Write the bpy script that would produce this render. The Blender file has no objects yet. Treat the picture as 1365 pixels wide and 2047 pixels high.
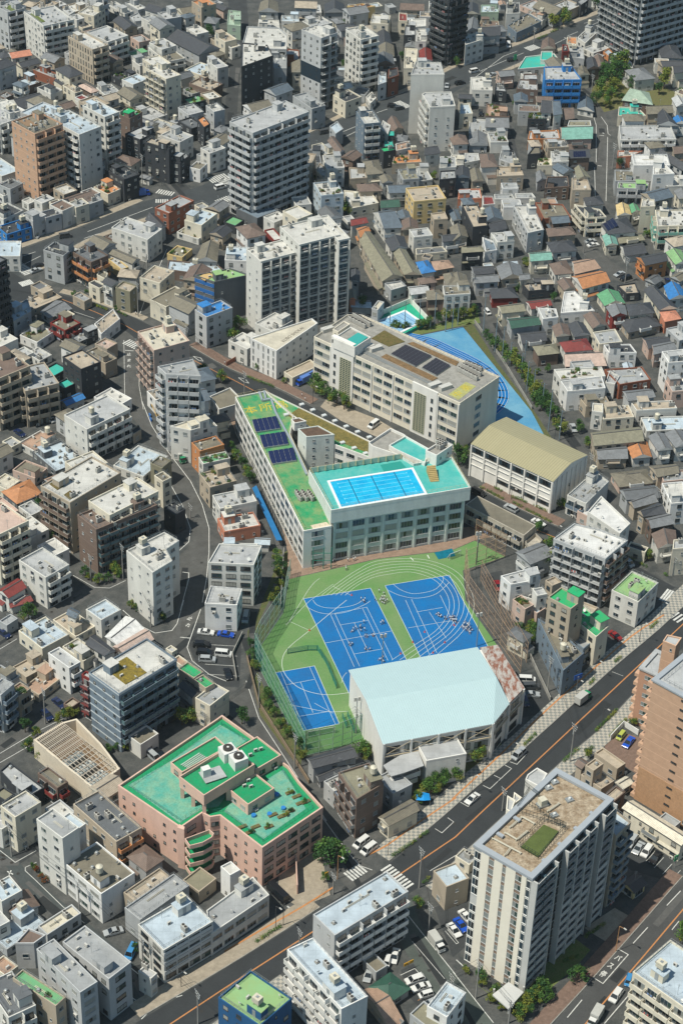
import bpy, math, random
from mathutils import Vector, Matrix

# ---------------------------------------------------------------- camera, sky, sun
SC = bpy.context.scene
COL = SC.collection
FPX, CAMH = 4000.0, 350.0
CX, CY = 682.5, 1023.5
_n = Vector(((480 - CX) / FPX, -(6550 - CY) / FPX, -1)).normalized()
_up = -_n
_fw = Vector((0, 0, -1)); _Y = (_fw - _up * _fw.dot(_up)).normalized(); _X = _Y.cross(_up)
RM = Matrix((_X, _Y, _up))                      # camera -> world
cam_data = bpy.data.cameras.new("camera"); cam = bpy.data.objects.new("camera", cam_data); COL.objects.link(cam)
cam.matrix_world = Matrix.Translation((0, 0, CAMH)) @ RM.to_4x4()
cam_data.sensor_fit = 'HORIZONTAL'; cam_data.sensor_width = 36; cam_data.lens = FPX / 1365 * 36
cam_data.clip_start = 1; cam_data.clip_end = 9000
SC.camera = cam
SUN_EL, SHADOW_AZ = math.radians(59.5), math.radians(30)
w = bpy.data.worlds.new("World"); SC.world = w; w.use_nodes = True
nt = w.node_tree; bg = nt.nodes["Background"]; sky = nt.nodes.new("ShaderNodeTexSky")
sky.sky_type = 'NISHITA'; sky.sun_disc = False; sky.sun_elevation = SUN_EL
tosun = Vector((-math.cos(SHADOW_AZ) * math.cos(SUN_EL), -math.sin(SHADOW_AZ) * math.cos(SUN_EL), math.sin(SUN_EL)))
sky.sun_rotation = math.atan2(tosun.x, tosun.y)
tint = nt.nodes.new('ShaderNodeMix'); tint.data_type = 'RGBA'; tint.blend_type = 'MULTIPLY'; tint.inputs[0].default_value = 1; tint.inputs[7].default_value = (.78, 1.0, .99, 1)
nt.links.new(sky.outputs[0], tint.inputs[6]); nt.links.new(tint.outputs[2], bg.inputs[0]); bg.inputs[1].default_value = 0.088
sd = bpy.data.lights.new("sun", 'SUN'); sd.energy = 4.95; sd.angle = math.radians(0.5); sd.color = (1, 0.95, 0.83)
so = bpy.data.objects.new("sun", sd); COL.objects.link(so)
so.rotation_euler = (-tosun).to_track_quat('-Z', 'Y').to_euler(); so.location = (0, 400, 300)
SC.view_settings.view_transform = 'Standard'; SC.view_settings.look = 'None'
SC.view_settings.exposure = 0.02; SC.view_settings.gamma = 1
SC.cycles.max_bounces = 5; SC.cycles.diffuse_bounces = 3; SC.cycles.transparent_max_bounces = 24

HAZE = 0.00004
# ---------------------------------------------------------------- photograph pixel -> point of the place
def up(x, y, z=0.0):
    v = RM @ Vector(((x - CX) / FPX, -(y - CY) / FPX, -1))
    t = (z - CAMH) / v.z
    return Vector((v.x * t, v.y * t, z))
def proj(p):
    v = RM.transposed() @ (Vector(p) - Vector((0, 0, CAMH)))
    return CX + FPX * v.x / -v.z, CY - FPX * v.y / -v.z
def height_of(top, base_y):
    """height of a vertical edge from the pixel of its top and the pixel row of its foot"""
    lo, hi = 1.0, 80.0
    for _ in range(30):
        h = (lo + hi) / 2; p = up(top[0], top[1], h)
        if proj((p.x, p.y, 0))[1] < base_y: lo = h
        else: hi = h
    return (lo + hi) / 2
S = 460 / 1365
FR = dict(A=(0, 0), B=(450, 0), C=(905, 0), D=(0, 400), E=(450, 400), F=(905, 400), G=(0, 800), H=(450, 800), I=(905, 800),
          J=(0, 1200), K=(450, 1200), L=(905, 1200), M=(0, 1600), N=(450, 1600), O=(905, 1600))
FR.update(z=(600, 880), q=(300, 1380), a=(680, 1270), b=(610, 620), d=(460, 770), e=(660, 840), f=(930, 1500), g=(1200, 1240), t=(1080, 1560), v=(1090, 1700), n=(480, 1130), u=(780, 1720), x=(540, 1660))
FS = dict(z=360 / 1365, q=360 / 1365, a=380 / 1365, b=400 / 1365, d=240 / 1365, e=300 / 1365, f=310 / 1365, g=165 / 804, t=285 / 1365, v=275 / 1365, n=200 / 1365, u=200 / 1365, x=220 / 1365)
def fp(fr, x, y):
    o = FR[fr]; k = FS.get(fr, S); return (o[0] + x * k, o[1] + y * k)
def pts(fr, s):
    out = []
    for t in s.split():
        a, b = t.split(','); out.append(fp(fr, float(a), float(b)) if fr else (float(a), float(b)))
    return out
def gp(fr, s, z=0.0): return [up(x, y, z) for x, y in pts(fr, s)]

# ---------------------------------------------------------------- mesh helpers
class MB:
    def __init__(s): s.v = []; s.f = []; s.m = []
    def add(s, vs, fs, m=0):
        b = len(s.v); s.v += [tuple(v) for v in vs]; s.f += [tuple(i + b for i in f) for f in fs]; s.m += [m] * len(fs)
    def prism(s, poly, z0, z1, m=0, mt=None, bottom=True):
        n = len(poly); vs = [(p[0], p[1], z0) for p in poly] + [(p[0], p[1], z1) for p in poly]
        s.add(vs, [(i, (i + 1) % n, n + (i + 1) % n, n + i) for i in range(n)], m)
        b = len(s.v) - 2 * n
        s.f.append(tuple(b + n + i for i in range(n))); s.m.append(m if mt is None else mt)
        if bottom: s.f.append(tuple(b + n - 1 - i for i in range(n))); s.m.append(m)
    def box(s, c, sx, sy, sz, m=0, rz=0):
        """box standing on c"""
        ca, sa = math.cos(rz), math.sin(rz)
        poly = [(c[0] + x * ca - y * sa, c[1] + x * sa + y * ca) for x, y in ((-sx / 2, -sy / 2), (sx / 2, -sy / 2), (sx / 2, sy / 2), (-sx / 2, sy / 2))]
        s.prism(poly, c[2], c[2] + sz, m)
    def ring(s, outer, inner, z0, z1, m=0):
        n = len(outer)
        vs = [(p[0], p[1], z0) for p in outer] + [(p[0], p[1], z1) for p in outer] + [(p[0], p[1], z1) for p in inner] + [(p[0], p[1], z0) for p in inner]
        fs = []
        for i in range(n):
            j = (i + 1) % n
            fs += [(i, j, n + j, n + i), (n + i, n + j, 2 * n + j, 2 * n + i), (2 * n + i, 2 * n + j, 3 * n + j, 3 * n + i), (3 * n + i, 3 * n + j, j, i)]
        s.add(vs, fs, m)
    def bar(s, a, b, r, m=0, n=6, r2=None):
        a, b = Vector(a), Vector(b); d = b - a
        if d.length < 1e-6: return
        q = d.to_track_quat('Z', 'Y'); r2 = r if r2 is None else r2
        vs = []
        for P, rr in ((a, r), (b, r2)):
            for k in range(n):
                t = 2 * math.pi * k / n + math.pi / n; vs.append(P + q @ Vector((math.cos(t) * rr, math.sin(t) * rr, 0)))
        s.add(vs, [(k, (k + 1) % n, n + (k + 1) % n, n + k) for k in range(n)] + [tuple(range(n))[::-1], tuple(range(n, 2 * n))], m)
    def sheet(s, poly, z, m=0): s.add([(p[0], p[1], z) for p in poly], [tuple(range(len(poly)))], m)
    def mesh(s, name, mats, smooth=False):
        me = bpy.data.meshes.new(name); me.from_pydata(s.v, [], s.f)
        for m in mats: me.materials.append(m)
        me.polygons.foreach_set("material_index", s.m)
        if smooth: me.polygons.foreach_set("use_smooth", [True] * len(s.f))
        me.update(); return me

def link(name, data, parent=None, mat=None):
    o = bpy.data.objects.new(name, data); COL.objects.link(o)
    if parent: o.parent = parent
    if mat is not None: o.matrix_basis = mat
    return o
def empty(name, loc, rz=0):
    o = bpy.data.objects.new(name, None); COL.objects.link(o); o.location = loc; o.rotation_euler = (0, 0, rz); o.empty_display_size = .5; return o
LAB = {}
def tag(o, label=None, cat=None, group=None, kind=None):
    if label:
        n = LAB.get(label, 0); LAB[label] = n + 1
        o['label'] = label
    if cat: o['category'] = cat
    if group: o['group'] = group
    if kind: o['kind'] = kind
    return o
def ccw(p):
    a = sum(p[i][0] * p[(i + 1) % len(p)][1] - p[(i + 1) % len(p)][0] * p[i][1] for i in range(len(p)))
    return list(p) if a > 0 else list(p)[::-1]
def inset(poly, d):
    n = len(poly); out = []
    for i in range(n):
        a, b, c = Vector(poly[i - 1][:2]), Vector(poly[i][:2]), Vector(poly[(i + 1) % n][:2])
        e1 = (b - a).normalized(); e2 = (c - b).normalized()
        n1 = Vector((-e1.y, e1.x)); n2 = Vector((-e2.y, e2.x)); k = n1 + n2
        den = max(0.25, 1 + n1.dot(n2)); out.append(b + k * (d / den))
    return out
def pip(pt, poly):
    c = False; n = len(poly)
    for i in range(n):
        a, b = poly[i], poly[i - 1]
        if (a[1] > pt[1]) != (b[1] > pt[1]) and pt[0] < (b[0] - a[0]) * (pt[1] - a[1]) / (b[1] - a[1]) + a[0]: c = not c
    return c

# ---------------------------------------------------------------- materials
MATS = {}
def _mat(name):
    m = bpy.data.materials.new(name); m.use_nodes = True; n = m.node_tree
    return m, n, n.nodes["Principled BSDF"]
def mat(name, col, rough=.8, metal=0, stain=.0, scale=.5, stretch=(1, 1, 1), col2=None, bump=0, spec=.3, grain=0.0):
    """plain weathered surface: two colours mixed by noise in world metres"""
    if name in MATS: return MATS[name]
    m, n, b = _mat(name); N, L = n.nodes, n.links
    b.inputs['Roughness'].default_value = rough; b.inputs['Metallic'].default_value = metal
    b.inputs['Specular IOR Level'].default_value = spec
    if stain or col2:
        g = N.new("ShaderNodeNewGeometry"); mp = N.new("ShaderNodeMapping"); mp.inputs['Scale'].default_value = stretch
        L.new(g.outputs['Position'], mp.inputs[0])
        t = N.new("ShaderNodeTexNoise"); t.inputs['Scale'].default_value = scale; t.inputs['Detail'].default_value = 6; t.inputs['Roughness'].default_value = .65
        L.new(mp.outputs[0], t.inputs['Vector'])
        r = N.new("ShaderNodeValToRGB"); r.color_ramp.elements[0].position = .36; r.color_ramp.elements[1].position = .66
        c2 = col2 or tuple(c * (1 - stain) for c in col)
        r.color_ramp.elements[0].color = (*c2, 1); r.color_ramp.elements[1].color = (*col, 1)
        L.new(t.outputs[0], r.inputs[0]); out = r.outputs[0]
        if grain:
            t2 = N.new("ShaderNodeTexNoise"); t2.inputs['Scale'].default_value = 2.2; t2.inputs['Detail'].default_value = 5
            L.new(g.outputs['Position'], t2.inputs['Vector'])
            mr = N.new("ShaderNodeMapRange"); mr.inputs[1].default_value = .3; mr.inputs[2].default_value = .7; mr.inputs[3].default_value = 1 - grain; mr.inputs[4].default_value = 1 + grain * .6
            L.new(t2.outputs[0], mr.inputs[0])
            vm = N.new("ShaderNodeVectorMath"); vm.operation = 'SCALE'; L.new(out, vm.inputs[0]); L.new(mr.outputs[0], vm.inputs['Scale']); out = vm.outputs[0]
        L.new(out, b.inputs['Base Color'])
    else: b.inputs['Base Color'].default_value = (*col, 1)
    MATS[name] = m; return m

PAL = {  # wall and roof colours: code -> (word, colour)
 'w': ('white', (.66, .65, .605)), 'W': ('bright white', (.76, .755, .73)), 'c': ('cream', (.69, .64, .52)), 'g': ('grey', (.40, .415, .42)),
 'l': ('light grey', (.49, .50, .50)), 'd': ('dark grey', (.13, .14, .15)), 'k': ('charcoal', (.045, .05, .058)), 'b': ('brown', (.18, .13, .105)),
 'r': ('red brick', (.26, .095, .055)), 'p': ('pink', (.56, .42, .35)), 'o': ('orange', (.55, .24, .10)), 'y': ('yellow', (.66, .50, .24)),
 't': ('tan', (.44, .375, .29)), 'u': ('blue', (.03, .21, .54)), 'n': ('green', (.12, .35, .18)), 'e': ('emerald green', (.0, .36, .14)), 'm': ('mint', (.22, .46, .38)),
 's': ('slate blue', (.17, .22, .27)), 'v': ('olive', (.25, .235, .165)), 'a': ('teal', (.02, .40, .34)), 'i': ('pale green', (.36, .46, .36)),
 'h': ('pale blue', (.46, .54, .60)), 'x': ('mossy', (.20, .18, .135)), 'z': ('rusty', (.42, .28, .20)), 'q': ('dark red', (.22, .035, .03)),
 'j': ('dark green', (.03, .10, .07)), 'f': ('salmon', (.58, .24, .15)), 'Y': ('pale green', (.23, .42, .19)), 'U': ('blue', (.02, .10, .24)), 'O': ('orange brown', (.50, .32, .215)),
}
def wallm(c):
    nm = 'wall_' + ('up_' if c.isupper() else '') + c
    col = PAL[c][1]
    return mat(nm, col, .85, stain=.16, scale=.35, stretch=(1, 1, .22), grain=.05)
def brickm(c):
    nm = 'tiled_wall_' + c
    if nm in MATS: return MATS[nm]
    col = PAL[c][1]; m, n, b = _mat(nm); N, L = n.nodes, n.links
    g = N.new("ShaderNodeNewGeometry"); sx = N.new("ShaderNodeSeparateXYZ"); L.new(g.outputs['Position'], sx.inputs[0])
    mr = N.new("ShaderNodeMath"); mr.operation = 'MULTIPLY'; mr.inputs[1].default_value = 1 / 2.95; L.new(sx.outputs[2], mr.inputs[0])
    fr = N.new("ShaderNodeMath"); fr.operation = 'FRACT'; L.new(mr.outputs[0], fr.inputs[0])
    lt = N.new("ShaderNodeMath"); lt.operation = 'LESS_THAN'; lt.inputs[1].default_value = .05; L.new(fr.outputs[0], lt.inputs[0])
    t = N.new("ShaderNodeTexNoise"); t.inputs['Scale'].default_value = .8; t.inputs['Detail'].default_value = 5; L.new(g.outputs['Position'], t.inputs['Vector'])
    mx = N.new("ShaderNodeMix"); mx.data_type = 'RGBA'; L.new(t.outputs[0], mx.inputs[0])
    mx.inputs[6].default_value = (*[x * .82 for x in col], 1); mx.inputs[7].default_value = (*[x * 1.15 for x in col], 1)
    m2 = N.new("ShaderNodeMix"); m2.data_type = 'RGBA'; L.new(lt.outputs[0], m2.inputs[0]); L.new(mx.outputs[2], m2.inputs[6]); m2.inputs[7].default_value = (*[min(1, x * 1.22 + .02) for x in col], 1)
    L.new(m2.outputs[2], b.inputs['Base Color']); b.inputs['Roughness'].default_value = .7
    MATS[nm] = m; return m
def flatroofm(c):
    """flat roof membrane: slab seams, ponding stains"""
    nm = 'flat_roof_' + ('up_' if c.isupper() else '') + c
    if nm in MATS: return MATS[nm]
    col = PAL[c][1]; m, n, b = _mat(nm); N, L = n.nodes, n.links
    if c in 'wWlcg': col = tuple(x * .86 for x in col)
    g = N.new("ShaderNodeNewGeometry")
    t = N.new("ShaderNodeTexNoise"); t.inputs['Scale'].default_value = .22; t.inputs['Detail'].default_value = 9; t.inputs['Roughness'].default_value = .72; L.new(g.outputs['Position'], t.inputs['Vector'])
    r = N.new("ShaderNodeValToRGB"); e = r.color_ramp.elements; e[0].position = .34; e[1].position = .62
    green = c in 'neaY'
    e[0].color = (*([col[0] * .9 + .05, col[1] * .8 + .03, col[2] * .75] if green else [x * .72 for x in col]), 1); e[1].color = (*col, 1)
    if green:
        k = e.new(.30); k.color = (.33, .30, .16, 1); e[0].position = .22
    L.new(t.outputs[0], r.inputs[0])
    br = N.new("ShaderNodeTexBrick"); br.inputs['Scale'].default_value = 1; br.inputs['Brick Width'].default_value = 2.6; br.inputs['Row Height'].default_value = 2.2
    br.inputs['Mortar Size'].default_value = .035; br.offset = 0
    br.inputs['Color1'].default_value = (1, 1, 1, 1); br.inputs['Color2'].default_value = (.93, .93, .93, 1); br.inputs['Mortar'].default_value = (.72, .72, .70, 1)
    tc = N.new("ShaderNodeTexCoord"); L.new(tc.outputs['Object'], br.inputs['Vector'])
    mx = N.new("ShaderNodeMix"); mx.data_type = 'RGBA'; mx.blend_type = 'MULTIPLY'; mx.inputs[0].default_value = .25 if green else .8
    L.new(r.outputs[0], mx.inputs[6]); L.new(br.outputs[0], mx.inputs[7]); L.new(mx.outputs[2], b.inputs['Base Color']); b.inputs['Roughness'].default_value = .75
    MATS[nm] = m; return m
def tilem(c):
    """pitched roof: tile courses as bump and fine tone changes"""
    nm = 'tile_roof_' + ('up_' if c.isupper() else '') + c
    if nm in MATS: return MATS[nm]
    col = PAL[c][1]; m, n, b = _mat(nm); N, L = n.nodes, n.links
    if c == 'k': col = (.055, .06, .07)
    if c == 'g': col = (.20, .21, .22)
    if c == 's': col = (.11, .145, .18)
    if c in 'omu': col = tuple(x * .9 for x in col)
    tc = N.new("ShaderNodeTexCoord"); wv = N.new("ShaderNodeTexWave"); wv.wave_type = 'BANDS'; wv.bands_direction = 'X'; wv.inputs['Scale'].default_value = .9; wv.inputs['Distortion'].default_value = .3
    L.new(tc.outputs['UV'], wv.inputs['Vector'])
    g = N.new("ShaderNodeNewGeometry"); t = N.new("ShaderNodeTexNoise"); t.inputs['Scale'].default_value = .8; t.inputs['Detail'].default_value = 8; t.inputs['Roughness'].default_value = .75; L.new(g.outputs['Position'], t.inputs['Vector'])
    r = N.new("ShaderNodeValToRGB"); r.color_ramp.elements[0].position = .3; r.color_ramp.elements[1].position = .7
    r.color_ramp.elements[0].color = (*[x * .65 for x in col], 1); r.color_ramp.elements[1].color = (*[x * 1.2 for x in col], 1); L.new(t.outputs[0], r.inputs[0])
    mr = N.new("ShaderNodeMapRange"); mr.inputs[3].default_value = .72; mr.inputs[4].default_value = 1.1; L.new(wv.outputs[1], mr.inputs[0])
    vm = N.new("ShaderNodeVectorMath"); vm.operation = 'SCALE'; L.new(r.outputs[0], vm.inputs[0]); L.new(mr.outputs[0], vm.inputs['Scale'])
    L.new(vm.outputs[0], b.inputs['Base Color']); b.inputs['Roughness'].default_value = .6
    bp = N.new("ShaderNodeBump"); bp.inputs['Strength'].default_value = .5; bp.inputs['Distance'].default_value = .1; L.new(wv.outputs[1], bp.inputs['Height']); L.new(bp.outputs[0], b.inputs['Normal'])
    MATS[nm] = m; return m
def glass(name, col, rough=.12): return mat(name, col, rough, spec=.6)
GL = [glass('window_glass_dark', (.012, .016, .02)), glass('window_glass_blue', (.03, .05, .065)), mat('window_curtain', (.22, .24, .23), .35, spec=.5), glass('window_glass_green', (.03, .06, .055)), mat('window_blind', (.33, .33, .30), .4, spec=.5)]
ALU = mat('aluminium_frame', (.42, .43, .43), .45, .3); DARKF = mat('bronze_frame', (.05, .045, .04), .5)
ASPH = mat('asphalt', (.052, .056, .058), .9, stain=.30, scale=.25, grain=.14)
CONC = mat('concrete', (.33, .32, .29), .9, stain=.3, scale=.6, grain=.1)
STEEL = mat('galvanised_steel', (.36, .38, .38), .5, .5); WHITE = mat('white_paint', (.70, .70, .67), .6, stain=.12, scale=1.5)
ROADW = mat('road_paint_white', (.66, .66, .62), .8, stain=.35, scale=1.2); ROADO = mat('road_paint_orange', (.50, .22, .08), .8, stain=.2, scale=1.2)
BLK = mat('black_rubber', (.02, .02, .02), .8); ACM = mat('air_conditioner_casing', (.55, .54, .50), .6, stain=.2, scale=2)
SOIL = mat('planted_soil', (.16, .12, .06), .95, col2=(.10, .13, .04), scale=1.5, grain=.3)
GRASS = mat('turf', (.10, .16, .04), .95, col2=(.15, .16, .06), scale=.8, grain=.25)
WOOD = mat('worn_wood', (.25, .15, .08), .8, stain=.3, scale=2)
# ---------------------------------------------------------------- building parts
MC = {}
def cached(key, fn):
    if key not in MC: MC[key] = fn()
    return MC[key]
def win_mesh(wd, ht, gi, fm):
    wd = round(wd * 5) / 5; ht = round(ht * 5) / 5
    def mk():
        b = MB(); t = .07; y0, y1 = -.07, .01
        def bx(xa, xb, za, zb, ya=y0, yb=y1, m=1): b.prism([(xa, ya), (xb, ya), (xb, yb), (xa, yb)], za, zb, m)
        bx(-wd / 2, wd / 2, 0, t); bx(-wd / 2, wd / 2, ht - t, ht); bx(-wd / 2, -wd / 2 + t, t, ht - t); bx(wd / 2 - t, wd / 2, t, ht - t)
        k = max(1, round(wd / 1.0))
        for i in range(1, k): x = -wd / 2 + wd * i / k; bx(x - t * .4, x + t * .4, t, ht - t, -.06, 0)
        for i in range(k):
            xa, xb = -wd / 2 + wd * i / k, -wd / 2 + wd * (i + 1) / k
            b.add([(xa, -.03, 0.02), (xb, -.03, 0.02), (xb, -.03, ht - .02), (xa, -.03, ht - .02)], [(0, 1, 2, 3)], 0 if (i + gi) % 3 else 2)
        bx(-wd / 2 - .05, wd / 2 + .05, -.08, -.005, -.16, 0.01)
        return b.mesh('window', [GL[gi % 5], fm, GL[(gi * 2 + 1) % 5]])
    return cached(('w', wd, ht, gi, fm.name), mk)
def balc_mesh(wd, dp, ml, rail, hh=1.15, cur=False):
    wd = round(wd * 5) / 5
    def mk():
        b = MB(); t = .12
        b.prism([(-wd / 2, -dp), (wd / 2, -dp), (wd / 2, 0.02), (-wd / 2, 0.02)], -.16, 0, 0)
        m = 1
        if rail in ('solid', 'glass'):
            z0 = .0 if rail == 'solid' else .08
            if cur:
                n = 6; o = [(-wd / 2, 0)] + [(-wd / 2 + wd * k / n, -dp * (.55 + .45 * math.sin(math.pi * min(1, max(0, k / n))) ** .4)) for k in range(n + 1)] + [(wd / 2, 0)]
                q = [(x * (1 - t / wd * 2), y + t) for x, y in o]
                for i in range(len(o) - 1):
                    b.prism([o[i], o[i + 1], q[i + 1], q[i]], z0 - .3, hh, m)
            else:
                b.prism([(-wd / 2, -dp), (wd / 2, -dp), (wd / 2, -dp + t), (-wd / 2, -dp + t)], z0, hh, m)
                for sx in (-1, 1):
                    xa, xb = sorted((sx * wd / 2, sx * (wd / 2 - t))); b.prism([(xa, -dp + t), (xb, -dp + t), (xb, 0.02), (xa, 0.02)], z0, hh, m)
            if rail == 'glass': b.prism([(-wd / 2, -dp - .02), (wd / 2, -dp - .02), (wd / 2, -dp + t), (-wd / 2, -dp + t)], hh, hh + .07, 0)
        else:
            k = max(3, int(wd / .35))
            for i in range(k + 1):
                x = -wd / 2 + .04 + (wd - .08) * i / k; b.box((x, -dp + .05, 0), .05, .05, 1.05, m)
            b.prism([(-wd / 2, -dp), (wd / 2, -dp), (wd / 2, -dp + .09), (-wd / 2, -dp + .09)], 1.05, 1.12, m)
            for sx in (-1, 1):
                xa, xb = sorted((sx * wd / 2, sx * (wd / 2 - .06))); b.prism([(xa, -dp + .1), (xb, -dp + .1), (xb, 0.02), (xa, 0.02)], 0, 1.1, m)
        return b.mesh('balcony', ml)
    return cached(('b', wd, dp, tuple(x.name for x in ml), rail, hh, cur), mk)
def laundry_mesh(k):
    def mk():
        b = MB(); c = [(.6, .6, .62), (.12, .22, .45), (.5, .12, .1), (.65, .6, .5), (.1, .12, .14)]
        b.bar((-.9, 0, .75), (.9, 0, .75), .02, 2, 4)
        for i in range(4): x = -.8 + i * .42; b.box((x + .15, 0, .05 + .1 * (i % 2)), .34, .03, .68 - .1 * (i % 2), (i + k) % 2)
        return b.mesh('laundry', [mat('cloth_%d' % k, c[k], .9), mat('cloth_%d' % ((k + 3) % 5), c[(k + 3) % 5], .9), STEEL])
    return cached(('lau', k), mk)
def cell_mesh(wd):
    wd = round(wd * 5) / 5
    def mk():
        b = MB(); h = wd / 2; c = h * .35
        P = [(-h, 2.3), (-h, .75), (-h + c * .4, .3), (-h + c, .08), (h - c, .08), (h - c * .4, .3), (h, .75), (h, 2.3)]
        b.add([(x, -.03, z) for x, z in P], [tuple(range(len(P)))], 0)  # flat dark face: the shade of a balcony recess put into its colour
        Q = [(-h + .12, 1.0), (-h + .25, .5), (-h + c, .2), (h - c, .2), (h - .25, .5), (h - .12, 1.0)]
        for k in range(9): x = -h + .25 + (wd - .5) * k / 8; b.box((x, -.5, .1), .05, .05, .95, 1)
        b.bar((-h + .1, -.5, 1.05), (h - .1, -.5, 1.05), .05, 2, 4); b.prism([(-h + c, -.55), (h - c, -.55), (h - c, 0), (-h + c, 0)], -.02, .1, 2)
        for sx in (-1, 1): b.bar((sx * (h - .1), -.5, 1.05), (sx * (h - .1), 0, 1.05), .05, 2, 4); b.bar((sx * (h - .1), -.5, 1.05), (sx * (h - c), -.5, .1), .05, 2, 4)
        for x, w_ in ((-h * .45, h * .5), (h * .4, h * .6)): b.add([(x - w_ / 2, -.05, .3), (x + w_ / 2, -.05, .3), (x + w_ / 2, -.05, 2.1), (x - w_ / 2, -.05, 2.1)], [(0, 1, 2, 3)], 3)
        return b.mesh('balcony', [mat('painted_recess_shade', (.09, .10, .105), .9), DARKF, WHITE, GL[1]])
    return cached(('cell', wd), mk)
def ac_mesh():
    def mk():
        b = MB(); b.box((0, 0, .12), .95, .4, .75, 0); b.box((-.35, 0, 0), .1, .4, .12, 1); b.box((.35, 0, 0), .1, .4, .12, 1)
        b.bar((-.12, -.2, .5), (-.12, -.225, .5), .28, 1, 10)
        return b.mesh('air_conditioner', [ACM, DARKF])
    return cached('ac', mk)
def chiller_mesh():
    def mk():
        b = MB(); b.box((0, 0, .15), 1.7, .8, 1.5, 0); b.box((0, 0, 0), 1.5, .7, .15, 1)
        for x in (-.42, .42): b.bar((x, 0, 1.65), (x, 0, 1.78), .33, 1, 10)
        for i in range(5): b.box((0, 0, .3 + i * .25), 1.74, .84, .05, 1)
        return b.mesh('condenser_unit', [ACM, DARKF])
    return cached('ch', mk)
def tank_mesh(v):
    def mk():
        b = MB()
        for x in (-.6, .6):
            for y in (-.6, .6): b.bar((x, y, 0), (x, y, .9), .06, 1, 4)
        if v: b.bar((0, 0, .9), (0, 0, 2.6), .85, 0, 14); b.bar((0, 0, 2.6), (0, 0, 2.95), .85, 0, 14, .25)
        else:
            b.box((0, 0, .9), 1.9, 1.6, 1.5, 0); b.box((0, 0, 2.4), .6, .6, .12, 1)
            for i in range(1, 3): b.box((0, 0, .9 + i * .5), 1.94, 1.64, .05, 1)
        return b.mesh('water_tank', [mat('tank_plastic', (.62, .58, .46), .5, stain=.2, scale=1.5), STEEL])
    return cached(('tk', v), mk)
def ant_mesh():
    def mk():
        b = MB(); b.bar((0, 0, 0), (0, 0, 3.2), .035, 0, 4)
        for z, l in ((3.1, .7), (2.8, .55), (2.5, .8)):
            b.bar((-l / 2, 0, z), (l / 2, 0, z), .02, 0, 4)
        for x in (-.3, -.1, .1, .3): b.bar((x, -.35, 3.1), (x, .35, 3.1), .015, 0, 4)
        return b.mesh('antenna', [STEEL])
    return cached('ant', mk)
def vent_mesh():
    def mk():
        b = MB(); b.box((0, 0, 0), .9, .9, .35, 0); b.bar((0, 0, .35), (0, 0, .7), .25, 1, 8); b.bar((0, 0, .7), (0, 0, .8), .4, 1, 8, .15)
        return b.mesh('roof_vent', [CONC, STEEL])
    return cached('vent', mk)
def dish_mesh():
    def mk():
        b = MB(); b.bar((0, 0, 0), (0, 0, .8), .04, 1, 5); b.bar((0, -.05, .9), (0, -.28, 1.05), .12, 0, 12, .5)
        return b.mesh('satellite_dish', [WHITE, STEEL])
    return cached('dish', mk)
def frame_mat(o, p, ang, z=0): return Matrix.Translation((p[0] - o[0], p[1] - o[1], z)) @ Matrix.Rotation(ang, 4, 'Z')
def in_mesh(b, me, mtx, mmap):
    base = len(b.v); b.v += [tuple(mtx @ v.co) for v in me.vertices]
    for f in me.polygons:
        b.f.append(tuple(base + i for i in f.vertices)); m = me.materials[f.material_index]
        if m not in mmap: mmap.append(m)
        b.m.append(mmap.index(m))
def place_many(root, name, lst, limit=95):
    """lst of (mesh, matrix): individuals up to the limit, the rest one part of kind stuff"""
    for me, mx in lst[:limit]: link(name, me, root, mx)
    if len(lst) > limit:
        b = MB(); mm = []
        for me, mx in lst[limit:]: in_mesh(b, me, mx, mm)
        o = link(name + '_rest', b.mesh(name, mm), root); o['kind'] = 'stuff'
BC = {}
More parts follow.
